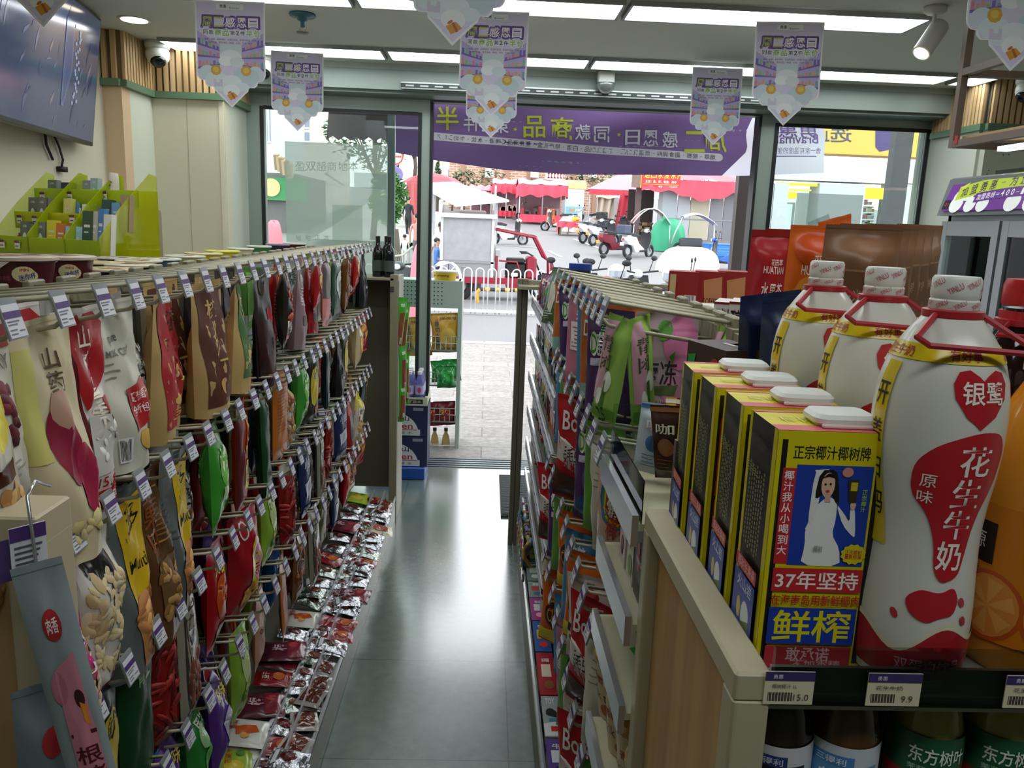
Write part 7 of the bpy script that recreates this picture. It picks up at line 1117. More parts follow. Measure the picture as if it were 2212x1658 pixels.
for i in range(4):
    loc = (.3015-.0015*i, .65+.088*i, ZS+.001); lb = 'black and yellow coconut juice carton, %s of its row from the front' % ORD[i]
    if cp is None:
        cp = thing('coconut_carton', lb, 'carton', loc, R(-1), 'coconut juice cartons'); w, dp, h = .098, .076, .219; b = MB(); b.box(-w/2, 0, 0, w/2, dp, h, M(YE, .35)); art(b, lambda x, y, L: (x*w/2, -.0002-.0001*L, h*(1-y)), coco_front(), w, h, .35); art(b, lambda x, y, L: (-w/2-.0002-.00004*L, dp/2-x*dp/2, h*(1-y)), coco_side(), dp, h, .35)
        tf = lambda x, y, L: (x*w/2, dp*(1-y), h+.0004*L); b.d_rect(tf, -1, .75, 1, 1, M('#c9555a', .4), 1, 4, 2); b.d_rect(tf, -1, 0, 1, .1, M('#c9555a', .4), 1, 4, 2); b.d_text(tf, -.4, .45, -.3, '椰树', M('#d9d45a', .4), 2, .6); b.build('box', cp)
        b = MB(); b.rbox(-.012, .012, h, .044, .056, h+.011, M('#dcdfd8', .3), .012, 5); b.rbox(-.008, .008, h, .04, .014, h+.004, M('#d3b9b4', .4), .002); b.build('cap', cp, 2)
    else: dup(cp, loc, (0, 0, R((-1, -3, -2, -4)[i])), lb)
# peanut milk bottles
PR = [(.001, 0), (.04, 0), (.046, .006), (.0475, .02), (.0485, .05), (.048, .075), (.0465, .1), (.0455, .125), (.0455, .145), (.047, .165), (.05, .19), (.0518, .215), (.052, .238), (.051, .255), (.0485, .27), (.0445, .284), (.038, .298), (.031, .309), (.0235, .319), (.0185, .323), (.0185, .33), (.001, .33)]
def prof_r(z):
    for (r0, z0), (r1, z1) in zip(PR, PR[1:]):
        if z <= z1 and z1 > z0: return r0+(r1-r0)*(z-z0)/(z1-z0)
    return .02
AF = R(-100)
def bfn2(x, z, L): r = max(.019, prof_r(z))+.0006+.00025*L; a = AF+x/.05; return (r*math.cos(a), r*math.sin(a), z)
def milk_bottle(lb, loc):
    t = thing('peanut_milk_bottle', lb, 'bottle', loc, 0, 'peanut milk bottles'); W_ = M('#d3d3c6', .22); RDm = M('#b3202a', .22); YL = M('#d6bd16', .22)
    b = MB(); b.lathe(PR, W_, 40)
    b.grid(lambda u, v: (lambda x: bfn2(x, .002+(.052+.008*math.sin(x*90+.6)+.006*math.sin(x*47))*v, 1))(-.157+.314*u), 60, 4, M('#a8212a', .22))
    b.grid(lambda u, v: bfn2(-.157+.314*u, .05+.008*math.sin((-.157+.314*u)*90+.6)+.006*math.sin((-.157+.314*u)*47)+.005*v, 1.5), 60, 1, M('#d8d2b2', .25))
    b.d_rect(bfn2, -.157, .286, .157, .299, YL, 1, 60, 2)
    for k in range(3): b.d_text(bfn2, -.075+.075*k, .2925, .009, ('真花生牛奶', '有好事', '真花生牛奶')[k], M('#a8242a', .3), 2.5, (.055, .03, .055)[k], bold=.03)
    b.grid(lambda u, v: bfn2(-.064+.017*u-.012*math.sin(v*2.4), .125+.158*v, 2), 3, 14, YL)
    for k, ch in enumerate('开盖扫码'): v = .82-.2*k; b.d_text(bfn2, -.0555-.012*math.sin(v*2.4), .125+.158*v, .02, ch, M('#23231a', .3), 3.5, .0145, bold=.02)
    hx, hz = .014, .2615; P = [(hx+.0195*k*1.22, hz+z_) for k, z_ in ((0, -.026), (.5, -.016), (.9, -.002), (1, .01), (.85, .019), (.5, .021), (.15, .016), (0, .0125), (-.15, .016), (-.5, .021), (-.85, .019), (-1, .01), (-.9, -.002), (-.5, -.016))]
    b.d_poly(bfn2, P, RDm, 2); b.d_text(bfn2, hx+.001, hz+.003, .0185, '银鹭', M('#e9e4d6', .3), 3.5, .036, bold=.03)
    b.d_poly(bfn2, chaikin([(-.014, .222), (.014, .234), (.036, .232), (.044, .216), (.04, .19), (.028, .16), (.022, .125), (.018, .108), (.004, .102), (-.004, .112), (-.007, .14), (-.016, .162), (-.031, .178), (-.03, .204)], 2), RDm, 2)
    for k, ch in enumerate('花生牛奶'): b.d_text(bfn2, .015-.0025*k, .209-.0275*k, .0255, ch, M('#e9e4d6', .3), 3.5, .0255-.0012*k, bold=.02)
    for k, ch in enumerate('原味'): b.d_text(bfn2, -.018-.001*k, .19-.014*k, .011, ch, M('#e9e4d6', .3), 3.5, .012)
    b.d_poly(bfn2, chaikin([(-.024, .086), (-.012, .096), (.004, .093), (.016, .1), (.022, .088), (.018, .074), (.006, .072), (-.004, .066), (-.018, .072)], 2), RDm, 2)
    for x, z in ((.026, .085), (.03, .068), (-.03, .07)): b.d_ell(bfn2, x, z, .003, .005, M('#b8323a', .3), 2, 8, .5)
    b.d_text(bfn2, .004, .026, .013, '双蛋白饮品', M('#d99aa0', .3), 3, .058)
    b.build('body', t, 2)
    b = MB(); b.lathe([(.0185, .326), (.0192, .328), (.0192, .3335), (.018, .335), (.0187, .3365), (.019, .34), (.0188, .351), (.0172, .3535), (.001, .354)], M('#d9dad2', .3), 30); cf = lambda x, z, L: ((.0194+.0002*L)*math.cos(AF+x/.019), (.0194+.0002*L)*math.sin(AF+x/.019), z)
    for k in range(6): b.d_text(cf, -.035+.014*k, .344+.004*(k % 2), .005, 'YINLU', M('#b8404a', .3), 1, .012, rot=.5); b.d_text(cf, -.03+.014*k, .331, .0038, 'YINLU', M('#b8404a', .3), 1, .01, rot=.5)
    b.build('cap', t, 2)
    b = MB(); RC = M('#a8232b', .35); b.lathe([(.0195, .319), (.0235, .32), (.0235, .3255), (.0195, .3265)], RC, 24); c = .052; b.tube([(-.02, -.01, .322), (-c+.006, -.034, .306), (-c+.01, -.046, .301), (c*.75, -.048, .297), (c-.004, -.036, .3), (.02, -.01, .322)], .0028, RC, 6); b.build('carry_handle', t, 2)
    return t
m1 = milk_bottle('front white peanut milk bottle with red heart, right of the front carton', (.39, .655, ZS+.001)); dup(m1, (.402, .8, ZS+.001), (0, 0, R(-4)), 'second white peanut milk bottle, behind the front one'); dup(m1, (.395, .925, ZS+.001), (0, 0, R(3)), 'rearmost white peanut milk bottle, behind the last coconut carton')
# orange juice, cola behind
def juice(lb, loc, capc, liq):
    t = thing('juice_bottle', lb, 'bottle', loc); P = [(.001, 0), (.045, 0), (.05, .01), (.051, .06), (.049, .09), (.051, .12), (.053, .17), (.05, .205), (.04, .235), (.028, .26), (.023, .27), (.023, .285), (.001, .285)]
    b = MB(); b.lathe(P, M(liq, .15), 36); f2 = lambda x, z, L: ((.0525+.0003*L)*math.cos(R(-118)+x/.052), (.0525+.0003*L)*math.sin(R(-118)+x/.052), z); b.d_rect(f2, -.16, .03, .16, .155, M('#cf7a16', .25), .4, 60, 2)
    for x in (-.035, .02, .075): b.d_ell(f2, x, .062, .03, .033, M('#c2541a', .3), 1.2, 20); b.d_ell(f2, x, .062, .026, .029, M('#d98a3c', .3), 2, 20); [b.d_poly(f2, [(x, .062), (x+.023*math.cos(a), .062+.026*math.sin(a)), (x+.023*math.cos(a+.6), .062+.026*math.sin(a+.6))], M('#e0a050', .3), 2.6) for a in (0, 1.05, 2.1, 3.14, 4.2, 5.25)]
    for x in (-.07, .02): b.d_rect(f2, x-.03, .1, x+.034, .138, M('#1f1a18', .3), 2.5, 10, 2); b.d_text(f2, x+.002, .12, .016, '美汁源', M('#e6e2da', .3), 3.5, .046); b.d_text(f2, x+.002, .092, .012, '果粒橙', M('#4a1c14', .3), 3.5, .04); b.d_poly(f2, [(x-.012, .138), (x-.002, .138), (x-.003, .148)], M('#c24a1a', .3), 3)
    b.build('body', t, 2); MB().lathe([(.026, .27), (.03, .272), (.03, .3), (.027, .303), (.001, .3035)], M(capc, .3), 26).build('cap', t, 2); return t
juice('orange pulp juice bottle with black name label at the right edge', (.508, .675, ZS+.001), '#c9c0b0', '#d98a1c'); juice('juice bottle with an orange cap behind the front peanut milk bottle', (.462, .79, ZS+.001), '#d9641a', '#d98a1c')
t = thing('cola_bottle', 'dark cola bottle with a red cap behind the orange juice', 'bottle', (.572, .83, ZS+.001)); MB().lathe([(.001, 0), (.045, 0), (.05, .02), (.048, .1), (.052, .16), (.05, .2), (.044, .24), (.032, .275), (.022, .295), (.02, .315), (.001, .315)], M('#1d0d0a', .08), 32).build('body', t, 2); MB().lathe([(.0525, .11), (.0525, .19)], M('#a81f24', .25), 32).build('label', t, 2)
b = MB(); b.lathe([(.023, .318), (.0235, .32), (.0235, .338), (.021, .345), (.001, .346)], M('#b51f26', .3), 28); b.lathe([(.024, .304), (.024, .312)], M('#b51f26', .3), 28); b.build('cap', t, 2); b = MB(); RC = M('#a8232b', .35); b.lathe([(.024, .296), (.027, .297), (.027, .303), (.024, .304)], RC, 24); b.tube([(-.022, -.012, .3), (-.05, -.036, .29), (.04, -.05, .287), (.022, -.012, .3)], .0028, RC, 6); b.build('carry_handle', t, 2)
# tea bottles on the lower shelf
def tea(lb, loc, liq, lab, words, af=-112, grp=None):
    t = thing('tea_bottle', lb, 'bottle', loc, 0, grp); MB().lathe([(.001, 0), (.03, 0), (.033, .006), (.033, .16), (.032, .168), (.027, .19), (.019, .208), (.0135, .214), (.0135, .222), (.001, .222)], M(liq, .08), 28).build('body', t, 2)
    b = MB(); f2 = lambda x, z, L: ((.0333+.0002*L)*math.cos(R(af)+x/.033), (.0333+.0002*L)*math.sin(R(af)+x/.033), z)
    for (x0, z0, x1, z1, c, L) in lab: b.d_rect(f2, x0, z0, x1, z1, M(c, .3), L, max(2, int(abs(x1-x0)*200)), 2)
    for (tx, x, z, s, w, c) in words: b.d_text(f2, x, z, s, tx, M(c, .3), 6, w, bold=.02)
    b.build('label', t, 2); MB().lathe([(.0155, .213), (.0165, .215), (.0165, .229), (.0145, .2315), (.001, .232)], M('#2a2420' if 'dark' in lb else '#c9cfc4', .35), 24).build('cap', t, 2); return t
tea('dark oolong tea bottle with a white label and black name panel', (.283, .66, 1.071), '#1c130e', [(-.104, .02, .104, .165, '#c9cacc', 1), (-.02, .118, .03, .146, '#17181c', 2), (-.022, .145, .012, .156, '#2c3a78', 3), (-.022, .1, .03, .114, '#a9824a', 2)], [('三得利', -.005, .1505, .007, .026, '#c9d3e6'), ('乌龙茶', .005, .131, .019, .044, '#e6e4dc'), ('原味', .0, .107, .009, .03, '#3a2a1a')])
tea('low sugar oolong tea bottle with a white label and blue name panel', (.346, .66, 1.071), '#4a3114', [(-.104, .02, .104, .165, '#c6cdd2', 1), (-.03, .118, .034, .146, '#5a96c8', 2), (-.03, .145, .01, .156, '#4a86c0', 3), (-.055, .125, -.043, .142, '#4a86c0', 3)], [('三得利', -.01, .1505, .007, .026, '#dfe8f0'), ('乌龙茶', .002, .131, .019, .046, '#e6ecf0'), ('茉莉乌龙', .0, .105, .012, .045, '#3a4a3a')])
for i, (x, lb) in enumerate(((.428, 'green and red labelled jasmine tea bottle right of the blue oolong bottle'), (.498, 'green and red labelled tea bottle at the right edge of the lower shelf'))):
    tea(lb, (x, .665, 1.071), '#8c8440', [(-.104, .13, .104, .172, '#1f5c3c', 1), (-.104, .118, .104, .132, '#a82830', 2)], [('东方树叶', .006, .154, .016, .05, '#dfe6d6'), ('茉莉花茶', -.004, .14, .006, .03, '#9fc2a2'), ('依久山茶', .006, .125, .007, .03, '#e8cfc8')], -108, 'green labelled tea bottles')
for i in range(4): tea('tea bottle standing in the back row of the lower shelf, %s from the left' % ORD[i], (.3+.072*i, .76, 1.071), ('#1c130e', '#4a3114', '#8c8440', '#8c8440')[i], [(-.104, .03, .104, .165, ('#b9babc', '#b6bdc2', '#1f5c3c', '#1f5c3c')[i], 1)], [], grp='back row tea bottles')
# ================================================================ drinks fridge
XF = 2.6; pz = lambda x, y: onX(x, y, XF); y1 = pz(2034, 470).y; zt, zh = pz(2060, 383).z, pz(2040, 466).z; y0 = y1-1.1
t = thing('drinks_fridge', 'tall double-door drinks fridge with a purple and lime lit header', 'fridge', (XF, y1, 0), R(0)); GY = M('#8b8f91', .4, .2)
def gf(x0, y0_, z0, x1, y1_, z1, m, nm, par=None): return MB().box(x0-XF, y0_-y1, z0, x1-XF, y1_-y1, z1, m).build(nm, par or t)
gf(XF+.6, y0, 0, XF+.66, y1, zh, M('#c9cfd2', .4), 'back_panel'); gf(XF+.04, y1-.03, 0, XF+.6, y1, zh, GY, 'side_panel'); gf(XF+.04, y0, 0, XF+.6, y0+.03, zh, GY, 'side_panel'); gf(XF+.04, y0, 0, XF+.6, y1, .25, M('#55585a', .5), 'base'); gf(XF+.04, y0, zh-.04, XF+.6, y1, zh, GY, 'top_panel')
hd = MB(); pf = [(0, 0), (.05, .0), (.3, .0), (.3, zt-zh), (.07, zt-zh), (.05, zt-zh-.01)]; hd.prism([(a, c) for a, c in pf], 0, y1-y0+.03, M('#77797b', .4)); hd.v = [(x-.03, -z, y+zh) for x, y, z in hd.v]; hd.build('header', t)
Lh, Hh = y1-y0-.06, zt-zh-.05; hfn = lambda x, y, L: (-.035+.055*(y/Hh)*1.0-.0008*L-.002, -.05-x, zh+.025+y); E1 = lambda h: M(h, .4, emit=.35); b = MB(); b.d_rect(hfn, 0, 0, Lh, Hh, E1('#6a2a8c'), .5, 8, 2)
for x, y, r in ((.12, .12, .05), (.2, .16, .06), (.3, .2, .065), (.42, .2, .07), (.55, .2, .07), (.7, .2, .07), (.12, .06, .06), (.25, .05, .05), (.36, .05, .05), (.6, .06, .06), (.75, .06, .065)): b.d_ell(hfn, x, y*Hh/.26, r, r*.8, E1('#e9eee6'), 1, 18)
arc = lambda t_, o: (lambda x: hfn(x, Hh*(.3+1.4*(x/.8)-.95*(x/.8)**2)+o, 2))(t_)
b.grid(lambda u, v: (lambda x: hfn(x, Hh*(.26+.42*math.sin(x*2.3))+.075*v, 2))(.09+1.1*u), 30, 2, E1('#b5c92c'))
for k, ch in enumerate('加盟勇惠-为您的财富加油'): x = .15+.078*k; zc = Hh*(.26+.42*math.sin(x*2.3))+.037; b.d_text(hfn, x, zc, .052 if ch != '-' else .012, ch, E1('#38204a'), 3, .05 if ch != '-' else .03, bold=.03, rot=.25-.3*x)
b.grid(lambda u, v: (lambda x: hfn(x, Hh*(.02+.34*math.sin(x*2.3))+.05*v+.005, 2.5))(.27+.75*u), 24, 2, E1('#5c2a80')); 
for k, ch in enumerate('加盟热线：400-139-8266'): x = .305+.038*k; zc = Hh*(.02+.34*math.sin(x*2.3))+.03; b.d_text(hfn, x, zc, .032 if ch not in '-：' else .01, ch, E1('#eee6f2'), 3.5, .032 if k < 5 else .022, bold=.02)
b.d_poly(hfn, [(.1, Hh*.8), (.17, Hh*.95), (.13, Hh*.7), (.12, Hh*.74)], E1('#c9d84a'), 3); b.d_rect(hfn, .0, .01, .06, .06, M('#1c1c20', .3), 3, 2, 2); b.d_text(hfn, .03, .035, .018, '-3.1', M('#c02c3a', .4, emit=1), 4); b.build('header_sign', t)
dw = (y1-y0)/2
for k in range(2):
    ya, yb = y1-dw*(k+1)+.012, y1-dw*k-.012; dr = thing('x', '', '', (0, 0, 0)); bpy.data.objects.remove(dr)
    b = MB()
    for (a0, a1, c0, c1) in ((ya, ya+.055, .28, zh-.03), (yb-.055, yb, .28, zh-.03), (ya+.055, yb-.055, .281, .34), (ya+.055, yb-.055, zh-.11, zh-.031)): b.box(.0 if a1-a0 < .1 else .0008, a0-y1, c0, .035 if a1-a0 < .1 else .0342, a1-y1, c1, GY)
    b.box(-.012, ya+.01-y1, .9, 0, ya+.03-y1, 1.3, M('#55585a', .4)); o = b.build('door', t); MB().box(.012, ya+.05-y1, .33, .018, yb-.05-y1, zh-.1, GL).build('pane', o)
for z in (.55, .85, 1.12, 1.38, 1.62): gf(XF+.1, y0+.03, z-.012, XF+.56, y1-.03, z, M('#d9dcdd', .3), 'wire_shelf'); gf(XF+.09, y0+.03, z-.03, XF+.1, y1-.03, z+.01, M('#c9ccce', .3), 'price_rail')
for yy in (y1-.1, y0+.9): gf(XF+.06, yy-.02, .4, XF+.08, yy+.02, zh-.12, M('#eef6fa', .4, emit=4), 'light_tube')
q = random.Random(41); proto = {}
for si, z in enumerate((1.12, 1.38, 1.62)):
    y = y1-.2; k = 0
    while y > y0+.1 and k < 22:
        c = ['#cfd9dd', '#5aa8d0', '#d9c04a', '#2a1a14', '#8c2c34', '#d98a2c', '#3a7a4a'][(k//3+si*2) % 7]; n_ = ['clear', 'light blue', 'yellow', 'dark', 'dark red', 'orange', 'green'][(k//3+si*2) % 7]; lb = '%s drink bottle in the fridge, %s from the left on its %s shelf' % (n_, ORD[k], ('lower', 'middle', 'top')[si])
        if c not in proto: proto[c] = bottle('drink_bottle', lb, (XF+.17, y, z), [(.001, 0), (.03, 0), (.033, .005), (.033, .11), (.03, .13), (.014, .165), (.013, .175), (.001, .176)], M(c, .12), [('label', [(.0335, .04), (.0335, .1)], M('#d9d9d2' if k % 2 else c, .4)), ('cap', [(.0145, .168), (.015, .185), (.001, .186)], M('#e3e3de' if k % 3 else '#3a6ab0', .4))], group='bottles in the fridge', n=14)
        else: dup(proto[c], (XF+.17, y, z), (0, 0, k), lb)
        y -= .075; k += 1
tag(MB().box(XF+.15, y1-.7, zt+.005, XF+.5, y1-.2, zt+.035, M('#33352f', .7)).build('flat_tray'), 'dark flat tray lying on top of the fridge', 'tray')
# ================================================================ noodle cups on the left gondola top
def bowl(lb, loc, r, h, body, lid, print_=None, grp='noodle bowls on the left gondola top'):
    t = thing('noodle_bowl', lb, 'noodle bowl', loc, 0, grp); b = MB(); b.lathe([(.001, 0), (r*.72, 0), (r*.95, h*.9), (r, h*.93)], M(body, .35), 30)
    if print_:
        f = lambda x, z, L: ((r*(.72+.23*z/(h*.9))+.0004*L)*math.cos(R(-62)+x/r), (r*(.72+.23*z/(h*.9))+.0004*L)*math.sin(R(-62)+x/r), z)
        b.d_ell(f, .012, h*.68, .026, .018, M('#d8cf9a', .4), 1.5, 14); b.d_ell(f, .028, h*.63, .018, .014, M('#d8cf9a', .4), 1.6, 12); b.d_text(f, .014, h*.77, .008, 'mini', M('#a82a34', .4), 3, bold=.02); b.d_text(f, .02, h*.63, .014, '迷你杯', M('#2c3f8c', .4), 3, .04, rot=.2, bold=.03)
        b.d_text(f, -.04, h*.6, .011, '番茄牛肉面', M('#a8545a', .4), 2, .045); b.d_rect(f, -.03, h*.12, .03, h*.4, M('#a9888a', .4), 1, 6, 1); b.d_rect(f, -.029, h*.13, .029, h*.39, M('#2c2436', .4), 2, 6, 1); b.d_ell(f, .018, h*.3, .004, .004, M('#d9c98a', .4), 3, 10); b.d_ell(f, -.045, h*.28, .007, .007, M('#d9a24a', .4), 3, 10)
    b.build('bowl_body', t, 2); b = MB(); b.lathe([(r, h*.93), (r*1.06, h*.94), (r*1.06, h), (r*1.0, h*1.02), (.001, h*1.025)], M(lid, .3), 30); q = random.Random(int(r*9000)+int(loc[1]*100)); f = lambda x, y, L: (x, y, h*1.025+.0005*L)
    for i in range(5): b.d_ell(f, q.uniform(-.4, .4)*r, q.uniform(-.4, .4)*r, r*.25, r*.16, M(q.choice(['#c9a25a', '#8c4a34', '#d9d0a9', '#a93a34']), .35), 1+i*.3, 12, q.uniform(0, 3))
    if print_: b.d_poly(lambda x, y, L: (x, -r*1.04-.002, h*.93-y), [(-.03, 0), (.03, 0), (.0, .02)], M('#d9d6cc', .35), 1)
    b.build('lid', t, 2); return t
for i, (px, py, Y, pr) in enumerate(((38, 553, 1.9, 1), (135, 553, 2.1, 1), (-75, 556, 1.85, 1))):
    p = onY(px, py, Y); bowl('maroon mini noodle bowl, %s' % ('larger looking front one', 'partly behind the front maroon bowl', 'cut by the left picture edge')[i], (p.x, Y, 1.456), .08 if i != 1 else .074, max(.06, p.z-1.456), '#4f1a20', '#c9b9a4', pr)
q = random.Random(15); k = 0
for (px, py, Y, c, l) in ((232, 580, 2.2, '#1c1a1c', '#cbb98f'), (285, 571, 2.4, '#1f1c1e', '#c9bfa0'), (215, 566, 2.6, '#22201e', '#c9b48a'), (300, 562, 2.75, '#2c2426', '#d3cdb6'), (345, 558, 2.95, '#2a5a7c', '#d6d8d0'), (400, 552, 3.1, '#cfc98a', '#d9d6c2'), (255, 556, 2.95, '#1c1c1e', '#c6c3b4'), (440, 546, 3.3, '#d3c23a', '#d9d29a'), (480, 541, 3.5, '#d3c23a', '#e0d94a'), (520, 536, 3.7, '#c9c3a2', '#d9d8c6'), (560, 531, 3.9, '#3a7a4a', '#d2d9c4'), (600, 527, 4.05, '#3a2a4a', '#8c7a92'), (640, 525, 4.2, '#5c2a2a', '#cfcabd')):
    p = onY(px, py, Y); bowl('noodle bowl with a pale lid in the rear group, %s from the near end' % ORD[k], (min(p.x, -.99), Y, 1.456), .07 if k < 9 else .055, max(.05, p.z-1.456), c, l); k += 1
# ================================================================ acrylic display by the left wall
P0 = onY(118, 552, 3.15); t = thing('acrylic_display', 'stepped yellow green acrylic display rack by the left wall', 'display rack', (P0.x, 3.15, P0.z), R(-24)); t.scale = (.86, .86, .95); AC, AC2 = M('#eef21c', .06, kind='tint'), M('#d8ee30', .06, kind='tint')
cols = [(-.36, -.14), (-.135, .09), (.095, .3)]
for ci, (x0, x1) in enumerate(cols):
    b = MB()
    for k, (y, z) in enumerate(((-.02, 0), (.09, .1), (.2, .2))):
        b.box(x0, y, z, x1, y+.003, z+.07, AC2 if k % 2 == 0 else AC); b.box(x0, y, z, x1, y+.11, z+.003, AC)
    b.build('pocket_step', t)
    for x in (x0, x1-.003): m = MB(); m.prism([(-.02, 0), (.31, 0), (.31, .33), (.27, .34), (.1, .2), (-.02, .08)], x, x+.003, AC2 if x == x0 else AC); m.v = [(z, x_, y_) for x_, y_, z in m.v]; m.build('side_cheek', t)
MB().box(-.36, .31, 0, .3, .313, .27, M('#e6ea24', .1, kind='tint')).build('back_sheet', t); MB().box(-.37, -.03, -.012, .33, .33, 0, M('#9c9a86', .5)).build('base_plate', t)
tm = Matrix.Translation((P0.x, 3.15, P0.z)) @ Matrix.Rotation(R(-24), 4, 'Z') @ Matrix.Diagonal((.86, .86, .95, 1)); tr_ = R(-24)
items = [(-.33, .215, .2, .05, .1, '#6f736e', 'grey boxed accessory with a white oval window', 'w'), (-.24, .215, .2, .065, .09, '#1f2358', 'navy blue packet', 'p'), (-.1, .215, .2, .04, .1, '#8f979a', 'clear grey accessory box', 'w'), (-.05, .215, .2, .04, .11, '#9fb9b4', 'pale blue green accessory box', 'w'), (.0, .215, .2, .03, .06, '#3f8a5a', 'small green box', 'p'), (.06, .215, .2, .065, .13, '#d3c9ba', 'pale floral pouch', 'f'),
         (-.33, .105, .1, .05, .12, '#5f625e', 'grey cable box in the middle tier', 'w'), (-.27, .105, .1, .05, .12, '#6a6a64', 'grey plug box in the middle tier', 'w'), (-.2, .105, .1, .05, .12, '#7a7c76', 'grey adapter box in the middle tier', 'w'), (-.1, .105, .1, .04, .12, '#d8d07a', 'pale yellow notepad', 'p'), (-.05, .105, .1, .05, .1, '#3f7fc8', 'bundle of blue pens', 's'), (.02, .105, .1, .07, .1, '#e3e3de', 'white card with black eye shapes', 'e'), (.14, .105, .1, .05, .12, '#2f4f4a', 'dark green notebook set', 'p'), (.2, .105, .1, .05, .11, '#6f9fc8', 'light blue stationery box', 'p'), (.25, .105, .1, .05, .14, '#a08a6a', 'brown hanging hook box', 'p'),
         (-.33, -.005, 0, .06, .07, '#a02c2c', 'heap of red tongs and pens', 's'), (-.25, -.005, 0, .05, .12, '#5c605e', 'grey cable box in the front tier', 'w'), (-.2, -.005, 0, .05, .11, '#666a68', 'grey earphone box in the front tier', 'w'), (-.15, -.005, 0, .05, .12, '#6f7472', 'grey charger box in the front tier', 'w'), (-.08, -.005, 0, .05, .13, '#d8c92a', 'yellow and white tag card', 'p'), (-.02, -.005, 0, .05, .12, '#c9702c', 'orange box in the front tier', 'p'), (.03, -.005, 0, .05, .11, '#8fc2d8', 'left light blue box', 'w'), (.085, -.005, 0, .05, .11, '#9fcbe0', 'right light blue box', 'w'), (.14, -.005, 0, .05, .17, '#2c4a3a', 'dark green folder', 'p'), (.19, .0, 0, .03, .17, '#b9b3a2', 'left pale hanging sachet', 'p'), (.225, .0, 0, .03, .18, '#4a7ab0', 'blue hanging sachet', 'p'), (.26, .0, 0, .04, .16, '#d9d6cc', 'right pale hanging sachet', 'p')]
for i, (x, y, z, w, h, c, lb, kd) in enumerate(items):
    b = MB(); f = lambda X, Y, L: (X*w/2, -.0005*L, h*(1-Y))
    if kd == 's':
        q3 = random.Random(i)
        for j in range(9): a = q3.uniform(-.02, .02); b.tube([(a, q3.uniform(.01, .03), 0), (a+q3.uniform(-.015, .015), .015, h*q3.uniform(.8, 1.1))], .004, M(c if j % 3 else '#d9d6c2', .4), 5)
    elif kd == 'f': b.grid(lambda u, v: (w*(u-.5)*(1-.5*v**6), -.02*math.sin(math.pi*u), h*v), 8, 8, M(c, .5)); b.grid(lambda u, v: (w*(u-.5)*(1-.5*v**6), .02*math.sin(math.pi*u), h*v), 8, 8, M(c, .5)); [b.d_ell(lambda X, Y, L: (X, -.022, Y), random.Random(j).uniform(-.02, .02), .02+.012*j, .006, .004, M('#8a6a5a', .5), 1, 8) for j in range(7)]
    else:
        b.box(-w/2, 0, 0, w/2, .022, h, M(c, .35))
        if kd == 'w': b.d_ell(f, .0, .6, .5, .25, M('#d9dbd8', .3), 1); b.d_text(f, 0, .15, -.07, 'USB', M('#e8e8e4', .4), 1, .8)
        if kd == 'p': b.d_rect(f, -.6, .3, .6, .36, M('#d9d6cc', .4), 1, 2, 1); b.d_rect(f, -.6, .45, .3, .48, M('#d9d6cc', .4), 1, 2, 1)
        if kd == 'e': [b.d_ell(f, -.6+.4*j, .4, .16, .14, M('#1c1c1c', .4), 1) for j in range(4)]
    p = tm @ Vector((x+w/2, y+.03, z+.004)); o = b.build('display_item', loc=p); o.rotation_euler = (R(-6), 0, tr_); tag(o, lb+' in the acrylic display', 'stationery item', 'goods in the acrylic display')
for i, (x, y, z) in enumerate(((-.3, -.023, .02), (-.2, -.023, .02), (-.32, .087, .12), (-.22, .087, .12), (-.3, .197, .22), (-.12, .197, .225), (.02, .087, .13), (.1, .197, .23), (.12, .087, .12))):
    b = MB(); b.box(-.014, -.001, 0, .014, 0, .032, M('#d9d4cc', .5)); b.box(-.014, -.0015, .022, .014, -.001, .032, M('#5a2430', .5)); b.box(-.01, -.0015, .008, .008, -.001, .012, M('#3a3a3a', .5)); o = b.build('price_label', loc=tm @ Vector((x, y-.002, z))); o.rotation_euler.z = tr_; tag(o, 'small white price label on the acrylic display, %s' % (('lower left', 'lower right', 'middle far left', 'middle left', 'upper far left', 'upper middle', 'middle centre', 'upper right', 'middle right')[i]), 'price label', 'price labels on the acrylic display')
pw = onY(120, 395, 3.4)
t = thing('wall_counter', 'low beige counter under the acrylic display along the left wall', 'counter', (-1.8, 3.0, 0)); MB().box(-.28, -.9, P0.z-.045, .42, .75, P0.z-.013, M('#a9a58c', .5)).build('top', t); MB().box(-.28, -.88, 0, .4, .73, P0.z-.045, M('#8d8974', .5)).build('body', t)
b = MB(); FR = M('#8a7560', .5); p = onY(312, 458, 3.5); p2 = onY(338, 458, 3.5); b.box(p.x-.1, 3.49, p.z-.02, p2.x+.01, 3.52, p.z+.01, FR); b.box(p2.x-.012, 3.49, P0.z-.2, p2.x+.012, 3.52, p.z, FR); tag(b.build('shelf_frame'), 'brown metal shelf frame right of the acrylic display', 'frame')
